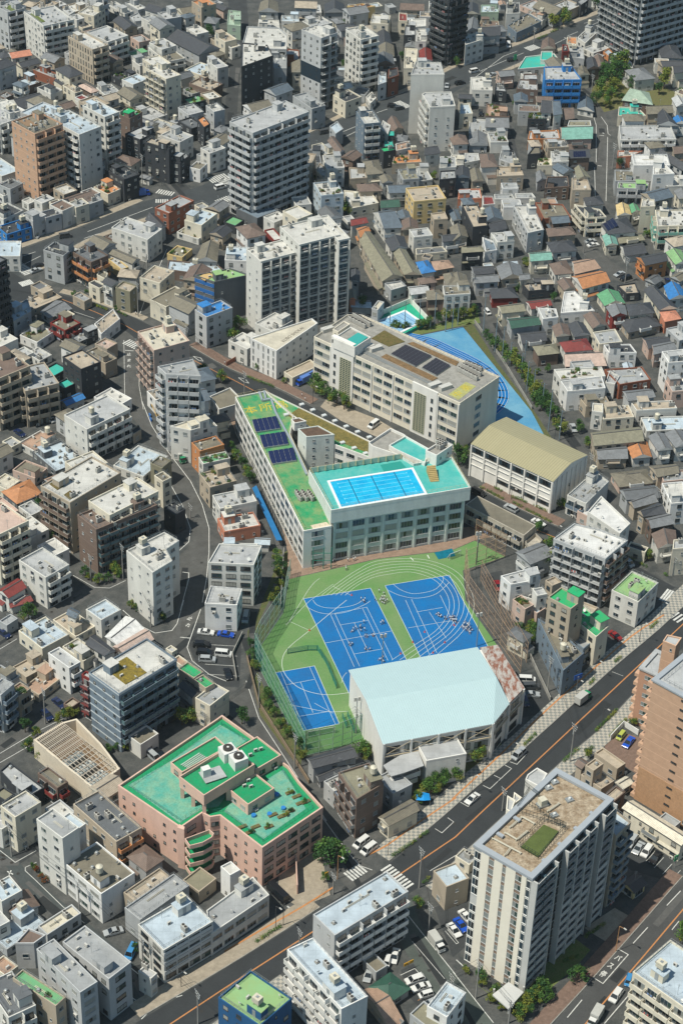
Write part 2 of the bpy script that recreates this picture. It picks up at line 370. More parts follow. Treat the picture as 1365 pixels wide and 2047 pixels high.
def walls_openings(root, o, poly, z0, z1, faces, wc, rng, wm, acc, bc=None, dark=False, fl=2.95, first=0):
    """windows and balconies on the sides one can see from the tower; style letters per side: left side, right side"""
    n = len(poly); nf = max(1, int((z1 - z0 - .2) / fl + .35)); fh = (z1 - z0 - .35) / nf
    camp = Vector((0, 0))
    fm = DARKF if dark or rng.random() < .35 else ALU
    for i in range(n):
        a, b = Vector(poly[i][:2]), Vector(poly[(i + 1) % n][:2]); d = b - a; Lw = d.length
        if Lw < 1.8: continue
        d /= Lw; nrm = Vector((d.y, -d.x)); mid = (a + b) / 2
        if nrm.dot(camp - mid) <= .12 * (camp - mid).length: continue
        st = faces[0] if nrm.x < 0 else faces[-1]
        ang = math.atan2(d.y, d.x)
        def put(x, z, wd, ht, gi=None):
            p = a + d * x; acc['window'].append((win_mesh(wd, ht, rng.randrange(5) if gi is None else gi, fm), frame_mat(o, p + nrm * .01, ang, z)))
        if st == '0':
            for k in range(nf):
                if rng.random() < .35: put(rng.uniform(.2, .8) * Lw, z0 + k * fh + 1.2, .6, .8)
            continue
        if st == 'u':
            nb = max(1, round((Lw - .3) / 3.75)); bw = (Lw - .3) / nb
            for k in range(nf):
                for q in range(nb): acc['balcony'].append((cell_mesh(bw - .7), frame_mat(o, a + d * (.15 + bw * (q + .5)) + nrm * .01, ang, z0 + k * fh + .3)))
                for q in range(nb):
                    if rng.random() < .3: acc['laundry'].append((laundry_mesh(rng.randrange(5)), frame_mat(o, a + d * (.15 + bw * (q + .5)) + nrm * .3, ang, z0 + k * fh + 1)))
            for q in range(nb + 1):
                p = a + d * (.15 + bw * q); acc['partition'].append((cached(('fin2', round(z1)), lambda: (lambda b: (b.box((0, -.3, 0), .22, .6, z1 - .7, 0), b.mesh('partition', [wm]))[-1])(MB())), frame_mat(o, p, ang, z0)))
            continue
        if st in 'bBmc':
            bay = {'b': 3.6, 'B': 3.6, 'm': 3.4, 'c': 3.9}[st]; nb = max(1, round((Lw - .6) / bay)); bw = (Lw - .6) / nb
            rail = {'b': 'solid', 'B': 'glass', 'm': 'bars', 'c': 'solid'}[st]
            rm = wm if bc is None else wallm(bc)
            if st == 'B': rm = mat('balcony_glass', (.10, .17, .19), .25, spec=.6)
            if st == 'm': rm = STEEL
            for k in range(nf):
                z = z0 + k * fh
                for q in range(nb):
                    x = .3 + bw * (q + .5)
                    if k >= 1 or z0 > 1:
                        acc['balcony'].append((balc_mesh(bw - (.0 if st == 'm' else .25), 1.25, [wm, rm], rail, cur=st == 'c'), frame_mat(o, a + d * x + nrm * .01, ang, z + .1)))
                    put(x, z + .12, min(bw - .7, 2.8), 2.1, rng.choice((0, 0, 1, 2, 0)))
                    if st in 'bcm' and rng.random() < .16: acc['laundry'].append((laundry_mesh(rng.randrange(5)), frame_mat(o, a + d * (x - bw * .1) + nrm * .95, ang, z + .95)))
                    if st in 'bm' and rng.random() < .12 and nb > 1: acc['air_conditioner'].append((ac_mesh(), frame_mat(o, a + d * (x + bw * .3) + nrm * .5, ang, z + .12)))
            if st == 'm' or st == 'b':
                for q in range(1, nb):
                    if q % 2 == 0 or nb < 5:
                        x = .3 + bw * q; p = a + d * x; v = MB(); hh = z1 - z0 - 3
                        if hh > 3: acc['partition'].append((cached(('fin', round(hh), wm.name), lambda: fin_mesh(hh, wm)), frame_mat(o, p, ang, z0 + 2.6)))
            continue
        bay, wd, ht, sill, skip = {'w': (2.9, 1.4, 1.1, .95, .14), 'W': (2.6, 1.8, 1.4, .85, .04), 'r': (3.3, 2.9, 1.35, .9, 0), 'o': (3.4, .8, .9, 1.1, .1), 's': (1.9, .6, 1.8, .6, .05), 'v': (3.1, 1.5, 1.2, .9, .02), 'S': (4.4, 3.5, 1.9, .8, 0)}[st]
        nb = max(1, int((Lw - .5) / bay)); bw = (Lw - .5) / nb; wd = min(wd, bw - .15)
        cols = [rng.random() for _ in range(nb)]
        for k in range(nf):
            z = z0 + k * fh + sill
            for q in range(nb):
                if st == 'w' and cols[q] < .2: 
                    if rng.random() < .85: put(.25 + bw * (q + .5), z + .2, .6, .8)
                    continue
                if rng.random() < skip: continue
                put(.25 + bw * (q + .5), z, wd, ht)
                if st in 'wv' and rng.random() < .10: acc['air_conditioner'].append((ac_mesh(), frame_mat(o, a + d * (.25 + bw * (q + .5) + .2) + nrm * .35, ang, z - 1)))
def fin_mesh(h, m):
    b = MB(); b.box((0, -.6, 0), .14, 1.3, h, 0); return b.mesh('partition', [m])
def quad3(L, N, R):
    u, v = L - N, R - N
    au, av = math.atan2(u.y, u.x), math.atan2(v.y, v.x); df = (au - av) % (2 * math.pi); ex = (df - math.pi / 2)
    if abs(ex) < math.radians(32):
        k = .85 * ex / 2; u = Matrix.Rotation(-k, 2) @ u.to_2d(); v = Matrix.Rotation(k, 2) @ v.to_2d()
    n = N.to_2d(); u = u.to_2d(); v = v.to_2d()
    return [n, n + v, n + v + u, n + u]
def shrinkable(poly, d):
    q = inset(poly, d); A = lambda p: sum(p[i][0] * p[(i + 1) % len(p)][1] - p[(i + 1) % len(p)][0] * p[i][1] for i in range(len(p)))
    return q if A(q) > 0.15 * A(poly) else None
OCC = []
def flat_body(root, o, poly, z0, h, wm, rm, rng, par=.55, name='wall'):
    OCC.append(([tuple(p[:2]) for p in poly], 0))
    loc = [(p[0] - o[0], p[1] - o[1]) for p in poly]
    b = MB(); b.prism(loc, z0, h - par - .06, 0); link(name, b.mesh(name, [wm]), root)
    inn = shrinkable(loc, .22) or [(x * .9, y * .9) for x, y in loc]; out = inset(loc, -.035)
    b = MB(); b.ring(out, inn, h - par - .12, h, 0); link('parapet', b.mesh('parapet', [wm]), root)
    b = MB(); b.prism(inset(loc, .1), h - par - .055, h - par, 0); return link('roof', b.mesh('roof', [rm]), root)
def rail_part(root, o, poly, z, m=None):
    loc = [(p[0] - o[0], p[1] - o[1]) for p in (shrinkable(poly, .35) or poly)]; b = MB()
    for i in range(len(loc)):
        a, c = Vector(loc[i]), Vector(loc[(i + 1) % len(loc)]); L = (c - a).length; k = max(1, int(L / 1.4))
        for q in range(k): p = a + (c - a) * q / k; b.box((p.x, p.y, z), .05, .05, 1.1, 0)
        for zz in (.55, 1.08): b.bar((a.x, a.y, z + zz), (c.x, c.y, z + zz), .03, 0, 4)
    link('railing', b.mesh('railing', [m or STEEL]), root)
def roof_stuff(root, o, poly, z, rng, wm, rm, dens=1.0, stair=True):
    n = len(poly); a = Vector(poly[0][:2]); e = [(Vector(poly[(i + 1) % n][:2]) - Vector(poly[i][:2])) for i in range(n)]
    big = max(e, key=lambda v: v.length); ang = math.atan2(big.y, big.x)
    area = abs(sum(poly[i][0] * poly[(i + 1) % n][1] - poly[(i + 1) % n][0] * poly[i][1] for i in range(n))) / 2
    c = sum((Vector(p[:2]) for p in poly), Vector((0, 0))) / n; inn = shrinkable(poly, .9) or poly
    xs = [p[0] for p in poly]; ys = [p[1] for p in poly]; used = []
    def spot(r):
        for _ in range(30):
            p = Vector((rng.uniform(min(xs), max(xs)), rng.uniform(min(ys), max(ys))))
            if pip(p, inn) and all((p - q).length > r + s for q, s in used): used.append((p, r)); return p
    if stair and area > 45 and rng.random() < .8:
        sw, sl, sh = rng.uniform(2.2, 3.2), rng.uniform(2.8, 4.2), rng.uniform(2.2, 2.8)
        q = c + (Vector(poly[rng.randrange(n)][:2]) - c) * .5; used.append((q, max(sw, sl) * .62))
        b = MB(); cc = (q.x - o[0], q.y - o[1], z); b.box(cc, sl, sw, sh, 0, ang); b.box((cc[0], cc[1], z + sh), sl + .3, sw + .3, .15, 1, ang)
        so_ = link('stair_house', b.mesh('stair_house', [wm, rm]), root)
        d = Vector((math.cos(ang), math.sin(ang))); nn = Vector((d.y, -d.x)); 
        if nn.y > 0: nn = -nn; d = -d
        b = MB(); b.box((0, -.02, 0), .9, .06, 2, 0); link('door', cached('door', lambda: b.mesh('door', [mat('steel_door', (.30, .32, .33), .5, stain=.2)])), so_, frame_mat(o, q + nn * (sw / 2 + .02), math.atan2(d.y, d.x), z))
        if rng.random() < .5 and area > 70: link('water_tank', tank_mesh(rng.random() < .3), root, frame_mat(o, q, ang, z + sh + .15))
        elif rng.random() < .7: link('antenna', ant_mesh(), root, frame_mat(o, q, ang, z + sh + .15))
    k = min(12, int(area / 20 * dens * rng.uniform(.5, 1.3)) + (rng.random() < .5))
    for _ in range(k):
        p = spot(.9)
        if p is None: break
        t = rng.random()
        nm, me = ('air_conditioner', ac_mesh()) if t < .45 else ('roof_vent', vent_mesh()) if t < .68 else ('condenser_unit', chiller_mesh()) if t < .82 else ('satellite_dish', dish_mesh()) if t < .9 else ('antenna', ant_mesh())
        link(nm, me, root, frame_mat(o, p, ang + (math.pi / 2 if rng.random() < .5 else 0), z))
    if area > 30 and rng.random() < .5:
        b = MB(); p = c + Vector((rng.uniform(-2, 2), rng.uniform(-1, 1))); d = Vector((math.cos(ang), math.sin(ang))); l = min(big.length * .35, 7)
        for s in (0, .3): 
            q = p + Vector((-d.y, d.x)) * s - Vector(o[:2]); b.bar((q.x - d.x * l / 2, q.y - d.y * l / 2, z + .18), (q.x + d.x * l / 2, q.y + d.y * l / 2, z + .18), .07, 0, 5)
        link('pipe_run', b.mesh('pipe_run', [mat('pale_pipe', (.50, .47, .38), .6)]), root)
def panels(root, o, a, d, nx, ny, w, h, z, tilt=.25, gap=.04):
    """a block of solar panels: rows of modules"""
    pm = mat('solar_cell', (.012, .016, .045), .22, spec=.6); b = MB(); q = Vector((-d.y, d.x))
    for i in range(nx):
        for j in range(ny):
            p = Vector(a) + d * (i * (w + gap)) + q * (j * (h + gap)); z0 = z + j * tilt * .12
            c = [p, p + d * w, p + d * w + q * h, p + q * h]; zz = [z0, z0, z0 + .12, z0 + .12]
            vs = [(c[k].x - o[0], c[k].y - o[1], zz[k]) for k in range(4)] + [(c[k].x - o[0], c[k].y - o[1], zz[k] - .06) for k in range(4)]
            b.add(vs, [(0, 1, 2, 3)], 0); b.add(vs, [(0, 4, 5, 1), (1, 5, 6, 2), (2, 6, 7, 3), (3, 7, 4, 0), (7, 6, 5, 4)], 1)
    return link('solar_panel', b.mesh('solar_panel', [pm, ALU]), root)
def roof_mesh(b, E, z, rise, kind, uvs, hipk=.5):
    """pitched roof on eave quad E (ridge runs from side E0-E3 to side E1-E2)"""
    A, B, C, D = [Vector(p[:2]) for p in E]
    m1, m2 = (A + D) / 2, (B + C) / 2; L = (m2 - m1).length; W = ((B - C).length + (A - D).length) / 2
    k = 0 if kind == 'G' else min(.48, W / 2 / max(L, .1) * .95)
    r1, r2 = m1.lerp(m2, k), m2.lerp(m1, k); th = .14; zt = z + rise
    def face(ps):
        i0 = len(b.v)
        b.add([p for p in ps], [tuple(range(len(ps)))], 0)
        o0, ax = Vector(ps[0]), (Vector(ps[1]) - Vector(ps[0])).normalized()
        nr = None
        for p in ps:
            dd = Vector(p) - o0; x = dd.dot(ax); y = (dd - ax * x).length; uvs.append((x, y))
    P = lambda p, zz: (p.x, p.y, zz)
    face([P(A, z), P(B, z), P(r2, zt), P(r1, zt)]); face([P(C, z), P(D, z), P(r1, zt), P(r2, zt)])
    if kind == 'H': face([P(B, z), P(C, z), P(r2, zt)]); face([P(D, z), P(A, z), P(r1, zt)])
    n0 = len(b.f)
    b.add([P(A, z), P(B, z), P(C, z), P(D, z), P(A, z - th), P(B, z - th), P(C, z - th), P(D, z - th)], [(0, 4, 5, 1), (2, 6, 7, 3), (7, 6, 5, 4)] + [(1, 5, 6, 2), (3, 7, 4, 0)], 1)
    if kind == 'G':
        b.add([P(B, z), P(C, z), P(r2, zt), P(A, z), P(D, z), P(r1, zt)], [(0, 1, 2), (4, 3, 5)], 2)
    q = Vector((-(m2 - m1).y, (m2 - m1).x)).normalized() * .16
    b.bar(P(r1, zt + .02), P(r2, zt + .02), .16, 1, 6)
    return r1, r2, n0
def pitched(root, o, poly, z0, h, wm, rm, kind, rng, swap=False, slope=.42, over=.45, name='wall'):
    e01 = (Vector(poly[1][:2]) - Vector(poly[0][:2])).length; e12 = (Vector(poly[2][:2]) - Vector(poly[1][:2])).length
    E = list(poly)
    if (e01 < e12) != swap: E = E[1:] + E[:1]
    OCC.append(([tuple(p[:2]) for p in poly], 0)); body = inset(poly, over); loc = [(p[0] - o[0], p[1] - o[1]) for p in body]
    b = MB(); b.prism(loc, z0, h - .05, 0); link(name, b.mesh(name, [wm]), root)
    El = [(p[0] - o[0], p[1] - o[1]) for p in E]
    Wd = min(e01, e12) if not swap else max(e01, e12); rise = max(.8, Wd / 2 * slope)
    b = MB(); uvs = []; r1, r2, n0 = roof_mesh(b, El, h, rise, kind, uvs)
    me = b.mesh('roof', [rm, mat('roof_edge', (.10, .10, .10), .7), wm]); ul = me.uv_layers.new(name='uv'); li = 0
    for f in me.polygons[:n0]:
        for l in f.loop_indices: ul.data[l].uv = uvs[li]; li += 1
    link('roof', me, root)
    return body, rise, E
ROWS = []; ALLB = []
def building(spec, fr, kind, ptss, hs, wc, rc, faces, opts, label, idx):
    rng = random.Random(idx * 7919 + 13); flags = opts.split('=')[0] + (opts.split('=')[1][1:] if '=' in opts else '')
    P = pts(fr, ptss)
    npt = 1 if len(P) == 3 else 0
    near = P[1] if len(P) == 3 else max(P, key=lambda q: q[1])
    if hs[0] == 'y': h = height_of(near, FR[fr][1] + float(hs[1:]) * S if fr else float(hs[1:]))
    elif hs[0] == 'h': h = float(hs[1:])
    else: h = float(hs) * 2.95 + (.6 if kind == 'F' else 0) - (.35 if kind in 'GH' else 0)
    h = max(2.6, h)
    W = [up(x, y, h) for x, y in P]
    poly = quad3(*W) if len(W) == 3 else ccw([p.to_2d() for p in W])
    poly = ccw(poly)
    c = sum((Vector(p[:2]) for p in poly), Vector((0, 0))) / len(poly); o = (c.x, c.y)
    tall = h > 14
    house = kind in 'GH' or h < 11
    kname = 'house' if kind in 'GH' else 'flat_roofed_house' if h < 10.5 else 'apartment_block' if (any(s in 'bBmc' for s in faces) or h > 20) else 'walk_up_building'
    root = empty(kname, (c.x, c.y, 0))
    brick = wc in 'robpO' and 'P' not in flags and not house or 'T' in flags
    wm = brickm(wc) if brick else wallm(wc)
    acc = dict(window=[], balcony=[], air_conditioner=[], partition=[], laundry=[])
    if kind == 'F':
        rm = flatroofm(rc); z = h - .55
        flat_body(root, o, poly, 0, h, wm, rm, rng)
        if '-' not in flags:
            roof_stuff(root, o, poly, z, rng, wm, rm, .6 if '.' in flags else 1.1, stair='s' not in flags)
            if rng.random() < .45 or 'R' in flags: rail_part(root, o, poly, h)
        if 'g' in flags:
            garden(root, o, poly, z, rng)
        body = poly
    else:
        rm = tilem(rc)
        body, rise, E = pitched(root, o, poly, 0, h, wm, rm, kind, rng, 'x' in flags, slope=.3 if 'l' in flags else .45)
        z = h
        if 'S' in flags:
            A, B, C, D = [Vector(p[:2]) for p in E]; m1, m2 = (A + D) / 2, (B + C) / 2
            side = (A, B) if A.y + B.y < C.y + D.y else (C, D)
            b = MB(); nx = 6
            for i in range(nx):
                for j in range(3):
                    u0, u1, v0, v1 = .2 + .6 * i / nx, .2 + .6 * (i + .92) / nx, .12 + .7 * j / 3, .12 + .7 * (j + .92) / 3
                    S0, S1 = side; R0, R1 = (m1, m2) if side[0] is A or (side[0] - A).length < .01 else (m2, m1)
                    q = []
                    for u, v in ((u0, v0), (u1, v0), (u1, v1), (u0, v1)):
                        p = S0.lerp(S1, u).lerp(R0.lerp(R1, u), v); q.append((p.x - o[0], p.y - o[1], h + rise * v + .1))
                    b.add(q, [(0, 1, 2, 3)], 0)
            link('solar_panel', b.mesh('solar_panel', [mat('solar_cell', (.012, .016, .045), .22, spec=.6)]), root)
        if rng.random() < .3: link('antenna', ant_mesh(), root, frame_mat(o, c, 0, h + rise * .9))
        for i in range(len(body)):
            a, b2 = Vector(body[i][:2]), Vector(body[(i + 1) % len(body)][:2]); d = b2 - a; Lw = d.length; d = d.normalized(); nn = Vector((d.y, -d.x))
            if nn.y < -.2 and Lw > 3.5 and h > 5 and rng.random() < .55:
                zz = h * .5; dp = rng.uniform(.6, 1.6); b = MB(); f0, f1 = rng.choice(((0, 1), (0, .6), (.35, 1)))
                p, q = a + d * Lw * f0, a + d * Lw * f1; P4 = [(p.x - o[0], p.y - o[1], zz), (q.x - o[0], q.y - o[1], zz), (q.x + nn.x * dp - o[0], q.y + nn.y * dp - o[1], zz - dp * .35), (p.x + nn.x * dp - o[0], p.y + nn.y * dp - o[1], zz - dp * .35)]
                b.add(P4 + [(x, y, z_ - .12) for x, y, z_ in P4], [(3, 2, 1, 0), (4, 5, 6, 7), (2, 3, 7, 6), (0, 4, 7, 3), (1, 2, 6, 5)], 0)
                if dp > 1.1: b.prism(ccw([(t[0], t[1]) for t in inset(ccw([(t[0], t[1]) for t in P4]), .12)]), 0, zz - dp * .35 - .05, 1)
                link('lean_to_roof', b.mesh('lean_to_roof', [rm, wm]), root)
    walls_openings(root, o, body, 0, h, faces, wc, rng, wm, acc, bc=(opts.split('=')[1][0] if '=' in opts else None))
    if house and kind in 'GH' and rng.random() < .7 and 'V' not in flags and len(acc['window']) > 2:
        # a veranda or lean-to on the near side
        cand = []
        for i in range(len(body)):
            a, b2 = Vector(body[i][:2]), Vector(body[(i + 1) % len(body)][:2]); d = (b2 - a); nn = Vector((d.y, -d.x)).normalized()
            if nn.y < -.3 and d.length > 3: cand.append((a, b2, d.normalized(), nn, d.length))
        if cand:
            a, b2, d, nn, Lw = rng.choice(cand); bw = min(Lw * .7, 4.5)
            acc['balcony'].append((balc_mesh(bw, 1.1, [wm, wm if rng.random() < .4 else (WHITE if rng.random() < .5 else STEEL)], 'solid' if rng.random() < .5 else 'bars'), frame_mat(o, (a + b2) / 2 + nn * .01, math.atan2(d.y, d.x), max(2.6, h - 2.9))))
    for nm, lst in acc.items(): place_many(root, nm, lst)
    ALLB.append(dict(root=root, c=c, h=h, kind=kind, wc=wc, rc=rc, faces=faces, opts=opts, label=label, house=house, poly=poly, idx=idx))
    return root, o, poly, h, wm
def leafclump(b, c, r, n, rng, m=0, sz=.3):
    for _ in range(n):
        u = Vector((rng.gauss(0, 1), rng.gauss(0, 1), rng.gauss(0, 1))).normalized() * r * rng.random() ** .4
        p = Vector(c) + u; a = Vector((rng.gauss(0, 1), rng.gauss(0, 1), rng.gauss(0, 1))).normalized() * sz * rng.uniform(.6, 1.2)
        q = a.cross(Vector((rng.gauss(0, 1), rng.gauss(0, 1), rng.gauss(0, 1)))).normalized() * sz * rng.uniform(.5, .9)
        b.add([p - a, p + q, p + a, p - q], [(0, 1, 2, 3)], m)
LEAF = [mat('leaf_' + n, c, .6, col2=c2, scale=.9, spec=.2) for n, c, c2 in (('deep', (.05, .125, .03), (.02, .06, .02)), ('mid', (.10, .19, .035), (.045, .11, .025)), ('yellow', (.24, .24, .03), (.10, .15, .03)), ('flower', (.35, .06, .03), (.05, .10, .02)))]
def shrub_mesh(k, v):
    def mk():
        rng = random.Random(k * 31 + v); b = MB()
        for _ in range(6): leafclump(b, (rng.uniform(-.5, .5), rng.uniform(-.5, .5), rng.uniform(.35, .7)), .42, 28, rng, 0, .14)
        b.bar((0, 0, 0), (0, 0, .6), .05, 1, 5)
        return b.mesh('shrub', [LEAF[k], WOOD])
    return cached(('shr', k, v), mk)
def garden(root, o, poly, z, rng):
    inn = shrinkable(poly, .5) or poly; xs = [p[0] for p in inn]; ys = [p[1] for p in inn]
    for _ in range(9):
        p = (rng.uniform(min(xs), max(xs)), rng.uniform(min(ys), max(ys)))
        if pip(p, inn):
            b = MB(); b.box((0, 0, 0), 1.6, .5, .4, 0); b.box((0, 0, .4), 1.5, .4, .02, 1)
            link('planter', cached('planter', lambda: b.mesh('planter', [WOOD, SOIL])), root, frame_mat(o, p, 0, z))
            link('shrub', shrub_mesh(rng.choice((0, 1, 1, 2)), rng.randrange(3)), root, frame_mat(o, p, rng.random() * 3, z + .2))
# ---------------------------------------------------------------- ground, roads, pavements, markings
def struct(name, mb, mats): o = link(name, mb.mesh(name, mats)); o['kind'] = 'structure'; return o
GROUND = mat('worn_ground', (.10, .10, .095), .95, col2=(.05, .055, .055), scale=.25, grain=.2)
b = MB(); b.sheet([(-3000, -1500), (3000, -1500), (3000, 4500), (-3000, 4500)], 0); struct('ground', b, [GROUND])
ZR = .008
NEWA = mat('fresh_asphalt', (.038, .042, .045), .85, stain=.2, scale=.2, grain=.12); PAVE = mat('beige_pavement', (.36, .31, .24), .9, stain=.25, scale=.6, grain=.12)
BRKP = mat('red_brick_pavement', (.20, .135, .105), .9, stain=.25, scale=.9, grain=.15); GREYP = mat('grey_lane_asphalt', (.10, .10, .095), .95, stain=.3, scale=.25, grain=.14)
def checkm():
    m, n, b = _mat('checker_pavement'); N, L = n.nodes, n.links; g = N.new("ShaderNodeNewGeometry"); mp = N.new("ShaderNodeMapping"); mp.inputs['Rotation'].default_value = (0, 0, math.radians(44)); L.new(g.outputs['Position'], mp.inputs[0])
    c = N.new("ShaderNodeTexChecker"); c.inputs['Scale'].default_value = 1.25; c.inputs['Color1'].default_value = (.40, .37, .31, 1); c.inputs['Color2'].default_value = (.21, .215, .20, 1); L.new(mp.outputs[0], c.inputs['Vector'])
    t = N.new("ShaderNodeTexNoise"); t.inputs['Scale'].default_value = 1.3; L.new(g.outputs['Position'], t.inputs['Vector']); mr = N.new("ShaderNodeMapRange"); mr.inputs[3].default_value = .75; mr.inputs[4].default_value = 1.2; L.new(t.outputs[0], mr.inputs[0])
    v = N.new("ShaderNodeVectorMath"); v.operation = 'SCALE'; L.new(c.outputs[0], v.inputs[0]); L.new(mr.outputs[0], v.inputs['Scale']); L.new(v.outputs[0], b.inputs['Base Color']); b.inputs['Roughness'].default_value = .9; return m
CHECK = checkm()
def flat(name, fr, px, z, m): bb = MB(); bb.sheet(ccw(P2_(fr, px, 0)), z); OCC.append((P2_(fr, px, 0), 1)); return struct(name, bb, [m])
def P2_(fr, s, h): return [p.to_2d() for p in gp(fr, s, h)]
def offline(P, d):
    out = []
    for i, p in enumerate(P):
        a = P[max(0, i - 1)]; c = P[min(len(P) - 1, i + 1)]; t = (c - a).normalized(); out.append(p + Vector((t.y, -t.x)) * d)
    return out
LINES = {}
def line(fr, px, w=.15, m=None, z=ZR + .006, closed=False, dash=None, world=None):
    P = world or P2_(fr, px, 0); m = m or ROADW; bb = LINES.setdefault(m.name, (MB(), m))[0]; seg = []
    if closed: P = P + [P[0]]
    for i in range(len(P) - 1):
        a, c = P[i], P[i + 1]; L_ = (c - a).length
        if L_ < .01: continue
        t = (c - a) / L_; q = Vector((-t.y, t.x)) * w / 2
        if dash:
            x = 0
            while x < L_: e = min(L_, x + dash[0]); s0, s1 = a + t * x, a + t * e; bb.sheet([s0 - q, s1 - q, s1 + q, s0 + q], z); x += dash[0] + dash[1]
        else: bb.sheet([a - q - t * w * .4, c - q + t * w * .4, c + q + t * w * .4, a + q - t * w * .4], z + .0004 * (i % 3))
def smooth(P, n=6):
    out = []
    for i in range(len(P) - 1):
        p0, p1, p2, p3 = P[max(0, i - 1)], P[i], P[i + 1], P[min(len(P) - 1, i + 2)]
        for k in range(n):
            t = k / n; out.append(.5 * ((2 * p1) + (p2 - p0) * t + (2 * p0 - 5 * p1 + 4 * p2 - p3) * t * t + (3 * p1 - p0 - 3 * p2 + p3) * t ** 3))
    return out + [P[-1]]
ROADS = []
def road(name, left, right, m=NEWA, z=ZR): bb = MB(); L_, R_ = smooth(P2_('', left, 0), 4), smooth(P2_('', right, 0), 4); bb.sheet(ccw(L_ + R_[::-1]), z); OCC.append((L_ + R_[::-1], 1)); ROADS.append(L_ + R_[::-1]); return struct(name, bb, [m])
A_L = '270,2047 450,1937 618,1832 773,1731 880,1638 955,1572 1053,1493 1223,1338 1319,1257 1450,1130'
A_R = '380,2075 500,1990 615,1910 700,1860 847,1768 930,1700 1115,1527 1198,1456 1262,1389 1365,1295 1480,1190'
road('road', A_L, A_R, NEWA)
road('road', '1060,2100 1107,2047 1200,1945 1365,1757 1450,1660', '1180,2100 1215,2047 1290,1960 1420,1810 1500,1720', mat('grey_asphalt', (.07, .072, .072), .9, stain=.2, scale=.2, grain=.12), ZR + .001)
road('road', '740,1795 812,1905 850,1965 905,2060', '822,1800 855,1876 910,1947 1010,2080', mat('olive_grey_asphalt', (.085, .10, .09), .9, stain=.25, scale=.2, grain=.1), ZR - .002)
road('road', '494,1240 490,1300 500,1345 478,1400 520,1490 570,1545 600,1610 640,1680 690,1775', '514,1240 520,1290 526,1345 530,1419 595,1537 618,1581 650,1627 693,1698 755,1745', GREYP, ZR - .003)
road('road', '230,640 243,690 246,760 258,820 300,885 338,950 345,985 378,1050 384,1085 358,1115 350,1180 346,1250 330,1275 350,1330 380,1370 430,1410 500,1470', '262,650 285,690 283,800 318,868 345,908 385,960 405,1010 418,1075 420,1130 408,1200 378,1265 378,1290 400,1340 430,1370 480,1400 530,1450', GREYP, ZR - .001)
road('road', '-40,520 13,508 67,489 162,454 286,403 404,370 450,337 615,269 720,219 817,182 905,138 1016,98 1107,64 1218,20 1300,-20', '-40,610 20,560 67,535 168,477 236,450 313,425 400,415 462,390 615,303 692,276 807,243 939,165 1030,125 1120,91 1218,54 1330,0', mat('avenue_asphalt', (.055, .062, .066), .9, stain=.25, scale=.18, grain=.12), ZR)
road('road', '-20,560 20,596 114,618 189,640 249,660 286,686 372,708 418,740 455,775 540,825 700,930 850,1000 942,998 1010,1022 1070,1049 1107,1082 1180,1120 1252,1160 1310,1200', '-20,500 30,548 118,587 189,606 286,643 377,693 460,740 544,774 620,812 760,878 860,930 949,975 1010,1006 1121,1059 1200,1093 1259,1124 1350,1175', NEWA, ZR + .002)
road('road', '1150,178 1178,205 1188,245 1190,300 1186,400 1186,420', '1168,172 1202,215 1219,255 1219,300 1214,400 1214,420', GREYP, ZR - .001)
road('road', '950,600 1000,690 1060,780 1118,870 1150,915', '975,595 1022,680 1082,770 1140,860 1175,905', GREYP, ZR - .004)
road('road', '236,306 262,320 300,345 330,372 352,396', '262,300 282,308 330,335 362,360 386,382', ASPH, ZR - .002)
road('road', '-30,1560 80,1480 168,1420 230,1380', '-30,1500 70,1445 150,1400 215,1360', GREYP, ZR - .002)
road('road', '0,1310 60,1270 110,1240 200,1180 258,1160', '-20,1280 40,1250 100,1215 190,1160 250,1135', GREYP, ZR - .0045)
road('road', '-20,1690 10,1730 60,1790 130,1850 200,1910 262,1975 285,2040', '20,1700 56,1745 95,1780 150,1825 220,1885 275,1935 335,1990', mat('side_street_asphalt', (.065, .075, .075), .9, stain=.2, scale=.2, grain=.1), ZR - .002)
road('road', '0,1725 25,1735 75,1705 100,1690', '0,1698 20,1705 60,1685 85,1668', ASPH, ZR - .0035)
road('road', '455,-10 462,100 452,190 448,260', '492,-10 496,60 480,150 474,235', ASPH, ZR - .003)
road('road', '500,960 520,1010 552,1100 545,1180 520,1240 500,1262', '520,960 548,1010 574,1100 566,1180 545,1230 520,1290', ASPH, ZR - .0025)
road('road', '1005,250 1020,330 1035,390', '1022,250 1040,330 1052,390', ASPH, ZR - .003)
# car parks
for fr, px, m in (('', '385,1245 480,1250 482,1300 478,1375 440,1372 392,1330 376,1290', ASPH), ('', '1240,1650 1345,1720 1340,1765 1260,1740 1225,1700', ASPH), ('N', '1040,1010 1140,960 1290,1150 1180,1260 1100,1180', ASPH), ('', '868,1815 935,1790 935,1890 905,1915', ASPH),
                  ('L', '340,440 520,420 580,600 500,680 400,700', ASPH), ('', '1190,1450 1300,1480 1290,1560 1215,1510', BRKP), ('O', '780,760 960,640 1100,720 960,870 840,800', PAVE), ('', '560,1720 640,1700 660,1790 600,1815 555,1790', PAVE),
                  ('I', '160,1040 290,1010 330,1120 280,1230', ASPH), ('E', '240,1100 430,980 520,1130 600,1180 560,1230 400,1180', GREYP), ('H', '420,-60 640,10 900,110 1000,170 930,230 700,130', PAVE), ('F', '760,240 900,330 1060,440 1240,520 1180,560 960,470 840,380 740,280', GREYP)):
    flat('car_park', fr, px, ZR - .006 + .0002 * len(px) % .003, m)
